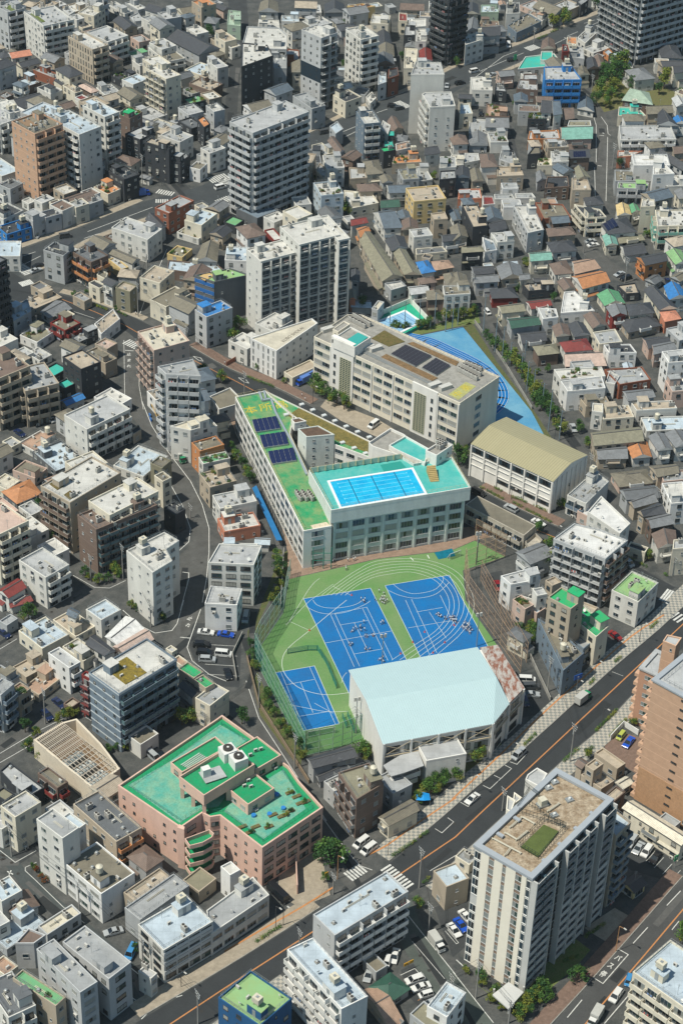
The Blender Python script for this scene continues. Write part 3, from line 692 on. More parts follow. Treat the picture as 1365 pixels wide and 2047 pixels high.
def pave(name, fr, px, w, m, side=1):
    P = smooth(P2_(fr, px, 0), 3); Q = offline(P, w * side); bb = MB(); OCC.append((P + Q[::-1], 1)); bb.prism(ccw(P + Q[::-1]), 0, .12, 0); o = struct(name, bb, [m])
    K = offline(P, .22 * side); bb = MB(); bb.prism(ccw(P + K[::-1]), 0, .135, 0); struct('kerb', bb, [CONC]); return o
pave('pavement', '', '778,1722 880,1638 955,1572 1053,1493 1223,1338 1319,1257 1400,1180', 5.2, CHECK, -1); pave('pavement', '', '280,2036 450,1936 560,1867 640,1815', 4.6, PAVE, -1)
pave('pavement', '', '850,1772 930,1703 1115,1530 1198,1459 1262,1392', 4.6, CHECK, 1)
pave('pavement', '', '384,2078 500,1993 560,1950', 3.6, CHECK, 1); pave('pavement', '', '1060,2095 1107,2043 1200,1941 1365,1753', 3.8, BRKP, -1)
pave('pavement', '', '13,506 67,487 162,452 286,401', 3.2, PAVE, -1); pave('pavement', '', '67,538 168,480 236,453 313,427', 2.6, PAVE, 1); pave('pavement', '', '615,267 720,217 817,180 905,136', 2.6, PAVE, -1)
pave('pavement', '', '939,168 1030,128 1120,94 1218,57', 2.4, PAVE, 1); pave('pavement', '', '905,136 1016,96 1107,62 1218,18', 3, PAVE, -1)
pave('pavement', '', '118,585 189,604 286,641', 3, PAVE, -1); pave('pavement', '', '377,690 460,737 544,771 620,808', 4, BRKP, -1); pave('pavement', '', '955,975 1010,1004 1115,1053', 4.2, BRKP, -1); pave('pavement', '', '1160,1108 1252,1160 1300,1192', 2.5, PAVE, 1)
# tactile strips
for fr, px in (('L', '0,1180 270,930 560,650 800,440 1060,215 1250,90'), ('N', '0,900 220,770 450,640 640,520'), ('N', '840,330 960,270 1140,140 1365,-10')):
    P = smooth(P2_(fr, px, 0), 3); line('', '', .45, ROADO, .128, world=P)
def hatch(fr, a, c, n, wd, ln, z=ZR + .007):
    """zebra crossing: n bars set from a to c, each ln metres long across that line"""
    A, C_ = P2_(fr, a + ' ' + c, 0); d = (C_ - A); L_ = d.length; d /= L_; q = Vector((-d.y, d.x)) * ln / 2; bb = MB()
    for k in range(n): p = A + d * L_ * (k + .5) / n; e = d * wd / 2; bb.sheet([p - e - q, p + e - q, p + e + q, p - e + q], z)
    struct('crosswalk', bb, [ROADW])
hatch('N', '945,395', '1095,520', 9, .55, 3.2); hatch('N', '725,460', '820,400', 6, .55, 3.4); hatch('D', '70,360', '180,435', 12, .6, 4.5, ZR + .009); hatch('D', '120,500', '190,480', 8, .5, 3.4, ZR + .009)
hatch('A', '1240,1070', '1350,1040', 8, .6, 5); hatch('A', '930,1130', '1030,1150', 7, .55, 3.6); hatch('A', '1290,1200', '1365,1170', 6, .6, 4); hatch('A', '920,1190', '1000,1190', 6, .5, 3)
hatch('B', '1015,600', '1085,635', 8, .6, 4); hatch('C', '440,290', '500,270', 7, .6, 4.5); hatch('D', '745,835', '845,885', 8, .55, 3.6, ZR + .009); hatch('I', '1245,1150', '1365,1195', 8, .6, 6, ZR + .009); hatch('L', '1265,60', '1365,120', 5, .6, 4); hatch('B', '0,1090', '30,1060', 4, .6, 6)
# centre lines and edges
line('', '300,2075 450,1976 615,1870 800,1748 910,1674 969,1618 1053,1540 1269,1338 1400,1215', .32, ROADO)
line('', '1130,2095 1171,2047 1290,1908 1365,1819 1420,1755', .32, ROADO); line('D', '350,580 560,660 740,740 860,810', .25, ROADO, ZR + .01); line('D', '1150,950 1365,1060', .25, ROADO, ZR + .01); line('E', '0,1040 190,1140', .25, ROADO, ZR + .01)
line('I', '500,770 620,820', .25, ROADO, ZR + .01)
line('D', '520,185 905,40', .2); line('D', '500,225 700,160', .2); line('D', '120,335 210,305', .2); line('D', '110,395 240,330', .2); line('D', '440,660 560,700', .15, None, ZR + .01)
for px in ('670,790 780,745', '710,810 790,770', '900,665 960,645'): line('B', px, .22)
for px in ('100,480 300,330 380,300', '160,420 300,360 420,310', '680,210 740,185', '780,135 840,115', '800,155 870,125', '250,470 330,430', '600,260 700,210', '860,150 930,125', '350,400 440,340'): line('C', px, .2)
line('C', '835,690 850,740 850,960', .2, z=ZR + .008); line('C', '880,690 915,740 920,790 935,800', .2, z=ZR + .008); line('C', '918,810 908,1190', .2, z=ZR + .008); line('C', '840,990 845,1160', .2, z=ZR + .008); line('C', '870,800 895,802', .3, z=ZR + .008); line('C', '860,980 882,982', .3, z=ZR + .008)
line('K', '125,480 200,700 480,1130', .18, z=ZR + .004); line('K', '480,1130 600,1310', .18, z=ZR + .004); line('N', '560,80 720,300 800,390 870,415', .18, z=ZR + .01)
line('G', '840,0 900,150 1000,310 1130,480 1200,620 1240,760 1240,900 1225,1060 1200,1200', .2, z=ZR + .006); line('G', '1000,480 1080,620 1130,760 1120,840 1065,890', .2, z=ZR + .006); line('G', '1085,1020 1120,1025 1120,1060 1070,1246', .2, z=ZR + .006)
line('G', '435,1040 560,1110 650,1115 745,1070', .15, z=ZR + .006); line('J', '1090,0 1050,140 1020,180 920,195 830,150 730,60', .2, z=ZR + .006); line('J', '1190,55 1110,280 1140,360 1240,440 1340,480', .2, z=ZR + .006); line('J', '1070,220 1125,225', .25, z=ZR + .007)
line('D', '820,700 870,560 990,290', .2, z=ZR + .006); line('D', '735,830 740,1160', .15, z=ZR + .012); line('D', '830,890 825,1100 850,1240', .15, z=ZR + .006); line('D', '745,890 790,893', .3, z=ZR + .012)
line('M', '0,300 90,370 215,300', .15); line('M', '380,640 215,480 150,420 150,400 215,370', .15); line('M', '385,640 500,730', .15); line('M', '780,1000 970,1155 1050,1170 1080,1160', .18); line('M', '780,1170 860,1230 870,1270 840,1300', .18); line('M', '45,425 75,440', .3); line('M', '55,440 65,420', .3)
line('M', '860,1155 915,1120', .3); line('J', '0,910 200,790 500,640', .15); line('J', '0,965 200,850', .15); line('J', '0,290 100,230', .15)
line('N', '1085,685 1200,830 1365,1035', .18, z=ZR + .004); line('O', '0,1020 240,1322', .18, z=ZR + .004); line('N', '1110,840 1300,1060', .12, z=ZR + .004); line('O', '22,950 60,985', .25, z=ZR + .004)
for px in ('1350,540 1270,625', '1155,757 1070,850', '765,1188 680,1290', '1050,1150 900,1326'): line('O', px, .2)
line('O', '988,888 1040,918 890,1090 835,1055', .2); line('O', '1340,720 1300,770', .2)
# parking bay lines
for px in ('340,960 380,975 435,915', '310,980 348,1000 220,1120 180,1100', '245,1040 285,1060', '45,1200 90,1225 170,1165'): line('L', px, .15)
line('N', '1245,170 1285,195 1355,130 1320,105', .15); line('N', '1215,420 1365,330', .15); line('N', '1040,1040 1125,1000', .15); line('N', '1125,1000 1150,1030', .15)
for k in range(5): line('N', '%d,%d %d,%d' % (1060 + 42 * k, 1100 + 45 * k, 1120 + 42 * k, 1060 + 45 * k), .12, ROADO if k else ROADW, ZR + .001)
for k in range(5): line('', '%d,%d %d,%d' % (398 + 4 * k, 1268 + 20 * k, 470 + 2 * k, 1272 + 20 * k), .12, z=ZR + .002)
for k in range(5): line('O', '%d,%d %d,%d' % (1095 + 50 * k, 325 + 38 * k, 1150 + 50 * k, 265 + 38 * k), .12, z=ZR + .002)
line('u', '780,950 930,1130 900,1145 750,970', .12, z=ZR + .002)
line('L', '945,425 1010,450', .1)
line('D', '1145,925 1190,935 1205,955 1180,950 1145,925', .2, z=ZR + .012); line('E', '78,1052 120,1060 140,1085 112,1078 78,1052', .2, z=ZR + .012)
for o_, c_, t_, p, q, sz, m_ in ((0, 0, 'バス停', '1244,1952', '1262,1925', 2.9, ROADW),):
    pass
def ground_text(t, ax, ay, bx, by, size, sy=1.0, z=ZR + .012):
    A, B_ = up(ax, ay, 0), up(bx, by, 0); d = B_ - A; me = text_mesh_(t, size, ROADW); o = link('road_lettering', me, None, Matrix.Translation((A.x, A.y, z)) @ Matrix.Rotation(math.atan2(d.y, d.x), 4, 'Z') @ Matrix.Diagonal((1, sy, 1, 1))); o['kind'] = 'structure'
def text_mesh_(txt, size, m):
    cu = bpy.data.curves.new('txt', 'FONT'); cu.body = txt; cu.size = size; cu.align_x = 'CENTER'; cu.align_y = 'CENTER'; cu.resolution_u = 2; cu.offset = .03
    ob = bpy.data.objects.new('txt', cu); COL.objects.link(ob); dg = bpy.context.evaluated_depsgraph_get(); me = bpy.data.meshes.new_from_object(ob.evaluated_get(dg)); bpy.data.objects.remove(ob); me.materials.clear(); me.materials.append(m); return me
for t, x, y in (('バ', 978, 940), ('ス', 935, 985), ('停', 890, 1035)):
    X_, Y_ = fp('O', x, y); A_, B_ = up(1107, 2047, 0), up(1365, 1757, 0); d_ = (B_ - A_).normalized(); A_ = up(X_, Y_, 0); q_ = proj(A_ + Vector((d_.y, -d_.x, 0))); ground_text(t, X_, Y_, q_[0], q_[1], 1.4, 1.5)
for t, x, y in (('止', 765, 915), ('ま', 765, 950), ('れ', 765, 985)):
    X_, Y_ = fp('D', x, y); ground_text(t, X_, Y_, X_ + 10, Y_ + .5, 1.5, 1.35, ZR + .016)
for t, x, y in (('止', 1125, 110), ('れ', 1115, 150)):
    X_, Y_ = fp('J', x, y); ground_text(t, X_, Y_, X_ + 10, Y_ + 4, 1.3, 1.4)

# ---------------------------------------------------------------- school playing field
GF = mat('field_green', (.10, .235, .068), .9, col2=(.155, .25, .10), scale=.1, grain=.12); BF = mat('court_blue', (.0, .145, .40), .8, col2=(.012, .12, .32), scale=.14, grain=.12); FW = mat('court_line', (.58, .62, .56), .8)
def fsheet(name, px, z, m): bb = MB(); OCC.append((P2_('', px, 0), 1)); bb.sheet(ccw(P2_('', px, 0)), z); return struct(name, bb, [m])
fsheet('playing_field', '610,1512 509,1319 521,1292 566,1226 578,1158 590,1155 753,1118 905,1100 949,1081 1009,1113 925,1140 930,1200 994,1291 1010,1340 780,1500 720,1483', ZR, GF)
fsheet('school_yard', '560,1128 600,1120 700,1098 890,1060 960,1050 1000,1070 949,1080 905,1099 753,1117 590,1154 572,1160', ZR - .003, mat('sandy_yard', (.30, .21, .155), .95, stain=.25, scale=.5, grain=.15))
fsheet('alley', '440,800 470,860 520,960 560,1060 580,1160 600,1150 600,1120 560,1000 520,900 480,800', ZR - .005, mat('sandy_yard', (.3, .21, .155)))
for px in ('606.7,1197 740.5,1175.8 834,1362 697,1386', '769.5,1170.7 898,1149.8 988,1316 850,1334', '551.1,1344.9 628.6,1331.4 678.5,1447.7 606.7,1461.2'):
    fsheet('court', px, ZR + .005, BF); line('', px, .12, FW, ZR + .01, closed=True)
def kl(px, fr='K', w=.09, z=ZR + .0145, m=None): line(fr, px, w, m or FW, z)
def curve(fr, px, w=.1, z=ZR + .018): line('', '', w, FW, z, world=smooth(P2_(fr, px, 0), 6))
for px in ('625,85 765,395', '650,78 797,392', '650,78 838,42', '815,50 965,358', '840,42 993,352', '685,147 845,120', '765,132 848,305', '765,320 930,290', '592,255 985,183', '330,425 438,690', '500,395 655,740', '365,502 530,470', '448,488 521,668', '440,690 620,660', '1070,0 1210,320', '1105,-5 1255,312', '1135,70 1290,43', '1275,-30 1365,160', '1085,165 1290,130 1365,120', '1210,70 1310,225', '530,612 640,672'): kl(px)
curve('K', '520,0 545,28 600,45 680,45 760,30 805,8 820,-10'); curve('K', '480,38 545,70 620,82 720,70 820,30 860,5'); curve('K', '690,490 700,455 720,430'); curve('H', '995,1090 1040,1125 1110,1148 1190,1140 1250,1120 1290,1075 1290,1045'); curve('H', '960,1125 1040,1160 1140,1175 1250,1150 1330,1080')
curve('K', '730,660 600,662 480,640 380,620'); curve('K', '560,-130 500,-70 380,125 360,140'); kl('640,-95 500,5 380,125'); curve('K', '720,0 620,80 500,180 400,260 355,310 338,360 342,410 370,460 430,515 520,550 620,562 730,550', .13); kl('380,125 500,180')
o6 = smooth(P2_('', '643,1190 665.7,1172.4 710,1142 753,1121.8 820,1116.8 870,1124 915,1145 942,1183 946,1222 925,1262 890,1295 862,1318', 0), 5); i6 = smooth(P2_('', '690,1190 712,1172 742,1156 773,1148.8 820,1143.7 864,1157 888,1180 898,1205 893,1232 870,1262 825,1292 783,1320', 0), 5)
for k in range(6): t = k / 5; line('', '', .1, FW, ZR + .016 + .0005 * k, world=[a.lerp(c, t) for a, c in zip(o6, i6)])
kl('640,1105 750,1160', 'H'); kl('1100,935 1115,950', 'H', .3); kl('1200,920 1210,938', 'H', .3); kl('740,330 800,400', 'u') if False else None
# pale blue athletics ground behind the school block
PB = mat('pale_blue_court', (.14, .33, .46), .9, col2=(.07, .25, .42), scale=.12, grain=.08)
fsheet('athletics_ground', '812,684 830,672 925,653 1062,822 1093,868 1075,900 1000,900 985,840 880,740', ZR, PB)
tr = smooth(P2_('', '820,672 860,682 900,700 945,722 975,742 995,765 1003,790 993,812 970,830', 0), 5); TRB = mat('track_blue', (.0, .13, .38), .85)
line('', '', 4.6, TRB, ZR + .004, world=tr)
for d_ in (-2.2, -1.1, 0, 1.1, 2.2): line('', '', .12, FW, ZR + .009, world=offline(tr, d_))
VERGE = mat('rough_verge', (.07, .10, .03), .95, col2=(.11, .10, .045), scale=.7, grain=.3)
fsheet('planted_verge', '925,652 938,644 946,648 992,722 1070,825 1103,876 1094,882 1062,822', ZR + .002, VERGE); fsheet('planted_verge', '735,640 800,665 900,640 955,625 960,645 925,650 830,670 780,668', ZR + .002, GRASS)
fsheet('planted_verge', '495,1262 510,1240 560,1110 575,1100 575,1150 560,1225 520,1290 505,1320 530,1380 605,1500 600,1540 520,1430 496,1330', ZR + .001, VERGE)
fsheet('planted_verge', '945,1965 1040,2030 1120,1960 1150,1935 1180,1900 1140,1870 1080,1920 1000,2000', ZR, GRASS); fsheet('planted_verge', '840,1600 1010,1500 990,1470 900,1540 800,1560', ZR - .004, SOIL)
fsheet('shrine_ground', '1180,180 1210,140 1260,130 1300,160 1365,190 1365,210 1240,215 1200,225', ZR - .003, SOIL)
rp = random.Random(9); PATCH = [mat('asphalt_patch_dark', (.028, .031, .033), .9, stain=.2, scale=1), mat('asphalt_patch_pale', (.10, .10, .097), .9, stain=.2, scale=1)]; bb = [MB(), MB()]; mh = MB()
for poly in ROADS:
    for _ in range(9):
        i = rp.randrange(len(poly) // 2 - 1); p = Vector(poly[i]).lerp(Vector(poly[-1 - i]), rp.uniform(.2, .8)); t = (Vector(poly[i + 1]) - Vector(poly[i])).normalized(); q = Vector((-t.y, t.x)); l_, w_ = rp.uniform(1.5, 9), rp.uniform(.5, 1.3)
        if rp.random() < .6: bb[rp.random() < .4].sheet([p - t * l_ - q * w_, p + t * l_ - q * w_, p + t * l_ + q * w_, p - t * l_ + q * w_], ZR + .0032 + .00004 * (len(bb[0].f) + len(bb[1].f)) % .0012)
        else: mh.sheet([p + Vector((math.cos(a * .628) * .42, math.sin(a * .628) * .42)) for a in range(10)], ZR + .0045)
for k in (0, 1): struct('road_patch', bb[k], [PATCH[k]])
struct('manhole_cover', mh, [mat('cast_iron', (.035, .033, .03), .6)])
for n_, (bb, m_) in LINES.items(): struct('road_marking', bb, [m_])
R1 = """
@A
F -60,30 45,68 150,52 y300 l g wb | light grey apartment block with small roof lawn in the top left corner
F 138,65 258,150 440,112 y375 w l wb | white apartment block with green planters on its pale roof
G 45,310 70,345 190,322 2 w f w
G 80,375 130,400 250,375 2 c k w
H -30,315 10,345 80,330 2 c k w
F 405,210 548,290 642,262 y500 t w sb T | brown and tan striped apartment tower with white roof
F 515,185 640,245 760,205 y400 w l wb | white apartment block with stepped balconies behind the brown striped tower
F 445,-55 570,0 642,-20 y135 l g wb | grey apartment tower cut by the top edge left of centre
F 855,400 985,465 1075,440 y705 c w mw | cream apartment tower with a sloped cut in its upper wall
F 858,282 990,362 1105,345 y440 w x wb
F 893,245 960,290 1042,262 y400 w l w .s
F 205,405 370,480 410,460 y530 r g w T
H 340,400 410,460 490,430 3 c k w
F 110,470 175,505 242,480 y555 b h w
F 220,515 300,555 370,530 y610 w k w
F 375,500 445,548 490,535 y620 c t w
H 455,505 540,550 590,535 y605 b p w
F -10,560 30,580 75,555 y605 b g w
G 60,590 120,648 265,600 y690 w k w
G 335,620 380,650 450,620 2 t b w
F 85,712 207,792 360,725 y1195 O x ob T | orange tiled apartment tower with angled balcony slots at the left edge
F 300,690 470,795 590,742 y1150 w h cw | white apartment block with rows of curved balconies and blue grey roof
F 500,618 622,690 702,657 y1010 w h wb | white apartment wing with stacked balconies behind the curved balcony block
F 125,660 270,720 400,655 y900 l h w
F 447,572 480,590 520,572 y690 w q 0 -T | slender white lift tower with a dark red top between two blue roofs
F 705,660 770,700 822,655 y900 b e w g
F 820,652 880,715 970,665 y745 w l w
F 748,787 830,825 915,778 y990 k l w
F 872,830 1002,882 1032,855 y1092 k t w
F 968,950 1070,962 1145,920 y1090 k g w
F 885,727 1035,785 1090,752 y822 c g w
F 1060,712 1135,760 1207,735 y840 k d w
F 1197,872 1245,907 1330,870 y1030 w g v
F 1230,620 1270,660 1330,642 y800 l w w
F 1170,702 1210,752 1247,730 3 k o w
F 1140,482 1245,535 1305,490 y600 b t w T
F 1098,407 1200,445 1290,400 y500 c h w
F 1240,352 1290,402 1350,385 3 w l w
G 985,225 1180,325 1310,285 2 g k w | wide dark sheet roof behind the cream cut tower
F 1100,162 1168,200 1240,185 y272 w w v
F 850,97 925,142 972,122 y228 w g w
F 925,72 985,110 1080,98 y212 g l w
G 1050,48 1085,85 1195,62 y138 c x w
F 1155,0 1195,40 1270,12 3 t o w
G 1268,28 1325,62 1365,45 y115 p k w
F 1283,202 1335,245 1400,225 y345 c t w
F 762,217 825,247 895,237 y302 p g w
F 768,305 810,345 865,320 1 g n w
F 785,352 830,387 930,362 y450 w g w
F 645,17 740,77 790,60 y112 w l w
G 700,112 740,175 810,150 2 t k w
F 770,92 820,165 870,142 y202 g l w
F 740,12 820,55 870,42 y92 g w w
F 372,50 410,85 445,62 3 w l w
F 425,87 455,115 495,100 3 w l w
F 445,132 490,165 545,147 2 c t w
F 660,442 740,482 815,452 y525 k k w g
G 705,542 770,595 855,562 2 c x w
F 592,512 622,560 700,532 y602 w g w
F 1095,522 1140,555 1200,532 y592 g v w g
F 1080,582 1130,612 1225,592 y692 k n w g
F -100,660 0,737 105,687 y915 w l bb
F -80,962 10,1042 105,1002 y1092 w h w
F -60,1102 20,1160 135,1112 y1212 w g w
F 135,1182 170,1207 210,1187 y1252 w w w
F 567,1102 640,1150 710,1112 y1222 c o w g
F 650,1062 720,1100 765,1085 y1192 k k w
G 390,1172 440,1230 560,1172 2 k b w
F 485,1132 530,1165 590,1137 2 w b w
F 640,1012 735,1062 830,1032 3 k k w
F 300,1192 345,1235 395,1215 2 c b w
F 0,1090 60,1120 130,1080 2 g d w
@B
F 97,392 285,325 250,262 100,248 y680 k w oo | charcoal apartment tower with a white roof and dark slatted screen
F 105,248 262,285 365,288 365,200 320,160 130,152 y490 g w bb | grey apartment tower behind the charcoal one with white membrane roof
F 450,172 570,222 668,190 y650 l w om | pale concrete tower with one dark band round its middle
F 742,165 805,232 897,200 y552 w w wb | white apartment tower with zigzag balconies beside a narrow lane
F 1235,-40 1328,10 1435,-30 y390 k k mb | dark apartment tower cut by the top edge right of centre
F 30,715 165,785 490,655 y1326 l l bb | tall pale grey apartment block by the avenue with cluttered white roof
F 420,560 515,642 590,617 y772 g g w
F 725,30 800,46 890,32 y140 y o v | yellow building with an orange roof terrace at the top edge
F 455,122 520,158 640,132 2 w l w
F 332,120 440,124 436,88 335,88 y202 w h v
F 195,160 325,165 320,115 200,110 y192 w w w
G 195,67 320,70 312,10 210,8 2 g x w
F 450,70 572,70 562,25 450,20 y102 w l w
G 585,72 712,70 706,20 590,20 y120 g k w
F 12,140 92,150 92,62 20,55 y235 i i w
F -10,240 40,282 85,262 y352 w c w
F 370,350 440,352 436,292 370,286 y392 r l w
F 395,430 440,432 438,392 398,392 y470 w w w
G 905,150 970,155 966,85 910,85 y190 w l w
G 895,272 990,262 976,192 900,186 2 w k w
G 900,336 1005,330 1000,265 905,265 2 c x w
F 900,386 1010,386 1006,352 905,350 y420 k g w
F 905,500 957,482 955,425 910,425 y602 l h w
F 965,462 1030,442 1022,397 970,405 y577 r k w
G 1035,55 1180,60 1180,22 1040,15 2 t b w
F 1030,118 1080,120 1078,75 1030,70 2 c q w
F 1085,160 1190,150 1190,105 1090,108 2 w w w
F 1130,240 1192,240 1190,166 1130,165 3 w w w
F 1060,205 1130,205 1126,150 1070,146 3 k l w
G 1062,275 1145,280 1150,215 1090,206 2 g g w
G 1148,372 1230,358 1222,290 1148,296 2 w q w
F 1060,400 1130,400 1140,286 1065,280 y500 c c w
F 1102,437 1300,437 1280,366 1130,360 y790 w l b0 | slab apartment tower in pale blue white with vertical dark louvre strip
F 1168,555 1215,632 1365,624 1340,540 1185,545 y900 w l bo | pale concrete apartment block with a tan window column left of centre road
F 788,655 825,732 920,720 y945 s w ob =w | narrow navy apartment block with white rails and a white side wall
F 660,555 715,602 790,562 y700 c k w
F 660,490 690,530 765,515 745,475 y600 c h w
F 835,572 860,610 895,577 1 w w w
F 515,857 590,915 650,900 y962 c g w
G 605,832 670,918 712,890 2 w b w
F 605,1000 708,990 682,917 577,918 y1115 w g w
F 480,960 570,965 560,885 485,880 1 g k w
F 540,1010 590,1060 610,1010 2 t g w
F 515,1082 570,1157 705,1147 y1310 h w v g
F 740,1235 910,1200 870,1142 705,1125 y1290 c w w
F 740,1057 842,1050 822,996 735,990 y1117 t l w
H 835,1035 942,1026 910,946 815,956 2 c x w
H 795,1135 935,1130 900,1082 775,1090 2 t b w
G 920,1232 1040,1225 1022,1176 920,1186 2 w j w
F 920,872 940,897 1010,882 y1000 k e w
F 990,967 1165,957 1150,917 1005,917 y1030 t o w g
F 1030,1002 1055,1062 1150,1052 y1150 g v w
F 1150,1072 1230,1060 1182,980 1130,986 y1112 w g w
F 1075,1112 1120,1192 1310,1172 y1330 y t v | yellow four-storey house with stair tower and pale roof
G 1180,920 1280,906 1240,862 1182,872 2 w k w
F 1270,992 1370,986 1366,926 1275,926 y1090 w g w g
F 1270,1062 1370,1052 1365,1005 1275,1010 y1180 k g w
G 985,790 1060,760 1012,690 960,716 2 t b w
F 920,760 965,790 980,740 3 w l w
F 940,880 1005,870 985,792 940,800 2 k a w
F 1015,890 1105,870 1090,832 1010,850 2 w z w
F 760,540 830,560 840,520 1 g d w
F 620,745 655,790 700,760 2 g h w
F 270,300 365,305 365,400 290,400 4 g g w
@C
G 70,80 155,78 150,22 75,25 2 c k w
F 165,68 272,66 266,25 170,25 y125 i h w
F 155,152 275,152 270,120 165,118 1 t b w
G 72,190 150,172 150,116 95,110 2 l g w
G 150,215 285,205 276,156 160,155 y325 g k w
F 75,262 185,227 180,190 65,200 y387 w w v
F 318,76 398,72 395,10 320,10 y170 w k w
F 325,147 378,190 525,122 445,75 y250 s x v | bluish grey corner building with a mossy flat roof by the crossing
F 455,75 530,120 580,75 y170 w z w
F 415,22 480,62 545,22 y82 p l w
G 490,32 600,92 665,52 2 g x w
F 610,22 680,62 740,17 y122 t l v | tan corner building above the street trees along the upper road
F 735,2 760,26 805,-5 y102 k g w
F 840,2 880,32 935,0 y52 w l w
F 960,-260 1137,-130 1370,-230 y385 g l mb =l | large dark grey and white apartment tower in the top right corner
G 520,290 612,285 600,232 530,236 y312 c b w
F 385,405 655,382 600,312 430,332 y450 w a w - | low white building with a turquoise roof beside the upper road
F 520,350 590,355 590,300 525,300 y420 w a w -
F 545,470 765,468 705,388 540,392 y640 u l bb =u | bright blue apartment building with white window bays
F 378,522 505,532 500,470 395,465 y615 b l w
F 415,470 500,462 497,432 420,435 y540 b l w
F 115,527 235,532 230,500 175,450 105,455 y630 w w v
F 250,532 320,540 300,492 255,490 y610 k g w
F 40,673 118,669 96,610 45,612 y762 c h w
F 195,682 335,690 320,626 200,610 y722 b z w g
F 95,785 280,790 270,712 100,700 y832 w g w
G 190,752 335,755 325,695 195,695 2 w g w
F 390,655 515,660 510,622 390,615 2 g b w
G 520,665 590,668 580,596 525,590 3 w k w x
G 595,682 650,674 616,596 580,590 3 w s w x
G 655,710 722,700 706,634 648,636 2 t b w x
G 735,642 840,662 830,592 750,575 y700 w s w
F 445,702 555,702 546,666 450,665 2 k j w g
F 455,757 640,747 620,702 455,705 y792 g g w
F 445,822 635,817 625,767 455,775 y887 o l w | bright orange house with a white terrace roof
G 645,826 830,820 826,746 635,752 y892 p m w | brick pink building under a rounded green metal roof
F 680,742 820,742 815,712 690,712 2 w v w
H 0,857 95,852 70,782 -40,780 2 w b w
G 90,862 210,862 200,792 95,790 y905 g g w
F 225,840 330,837 300,777 205,785 y907 w g w g
F 70,962 158,946 150,906 70,905 y1007 w l w
F -20,982 65,972 60,916 -10,915 y1012 w c w
H 165,992 270,986 240,910 158,912 y1092 w b w
F 262,1042 420,1036 400,986 265,985 y1127 t t w
F 275,940 395,985 366,906 290,880 y1000 l g w
G 10,1052 105,1052 95,992 15,1000 2 s k w
G 110,1076 185,1072 160,1002 100,1005 2 t x w
F 30,1177 172,1172 160,1116 40,1120 y1232 f l w
F 180,1212 250,1206 236,1160 175,1160 2 w q w
F 250,1177 370,1176 350,1146 245,1150 y1240 w g w
F 375,1172 490,1168 470,1142 370,1145 y1232 w g w
F 445,912 520,906 515,866 480,866 y1002 k x w
F 590,957 688,952 670,892 580,895 y1032 w l w
F 500,977 590,977 580,936 510,935 y1032 c c w g
G 690,937 818,932 795,882 685,885 y1022 b k w S
G 495,1082 560,1062 540,1022 490,1020 y1142 l g w
F 545,1112 690,1102 680,1042 560,1045 y1192 b k w
G 735,1067 820,1052 770,992 720,995 3 t v w
F 710,1122 820,1122 800,1062 705,1052 y1242 t t w
F 980,682 1145,682 1095,632 985,630 y747 c a w
F 995,827 1325,822 1290,737 985,742 y897 w l bb =W | wide white apartment building with continuous balconies right of the curving road
G 1150,676 1312,666 1290,622 1145,625 2 t x w
G 1210,740 1345,746 1270,666 1215,668 2 g k w
G 1325,632 1400,622 1365,572 1295,580 y697 w l w
G 1310,730 1400,735 1365,695 1305,695 2 w u w
H 1080,476 1205,462 1130,396 1015,412 2 w g w | large pale hipped hall roof among the temple trees
G 1245,396 1400,402 1340,362 1210,365 y482 t k w
G 1310,432 1400,422 1365,385 1295,390 y520 c k w
H 1235,336 1365,345 1330,262 1210,270 2 g k w
G 1000,405 1070,402 1060,365 1000,362 1 w w w
F 740,217 785,252 860,182 y302 w g v
F 785,277 835,312 910,272 y347 w l w
F 893,302 940,342 970,322 y372 o h w
F 940,312 985,345 1030,318 2 k h w
F 862,212 920,257 970,232 y287 p l w
F 650,302 690,300 680,262 650,260 y402 q k w
F 690,332 780,345 770,277 700,270 y402 g l w
G 740,447 815,440 790,396 740,400 2 c x w
G 795,410 875,402 850,346 790,346 2 b k w
G 850,402 910,392 882,326 835,330 2 c b w
F 675,250 735,258 735,216 678,215 2 c o w
F 975,927 1055,922 1125,892 980,890 y997 f w w
F 1075,977 1290,977 1270,912 1060,912 y1072 W W w
F 1190,1032 1315,1026 1250,962 1190,960 y1182 W w w
G 1210,916 1365,1010 1365,962 1240,886 2 l k w
G 1310,912 1400,902 1365,860 1300,865 2 t b w
F 965,1070 1075,1068 1050,1008 960,1005 2 g x w
F 975,1112 1155,1116 1160,1082 980,1076 y1207 l Y bb =l
F 1270,1102 1400,1096 1380,1036 1250,1036 y1182 w w w
F 1320,540 1365,560 1400,540 2 c b w
"""
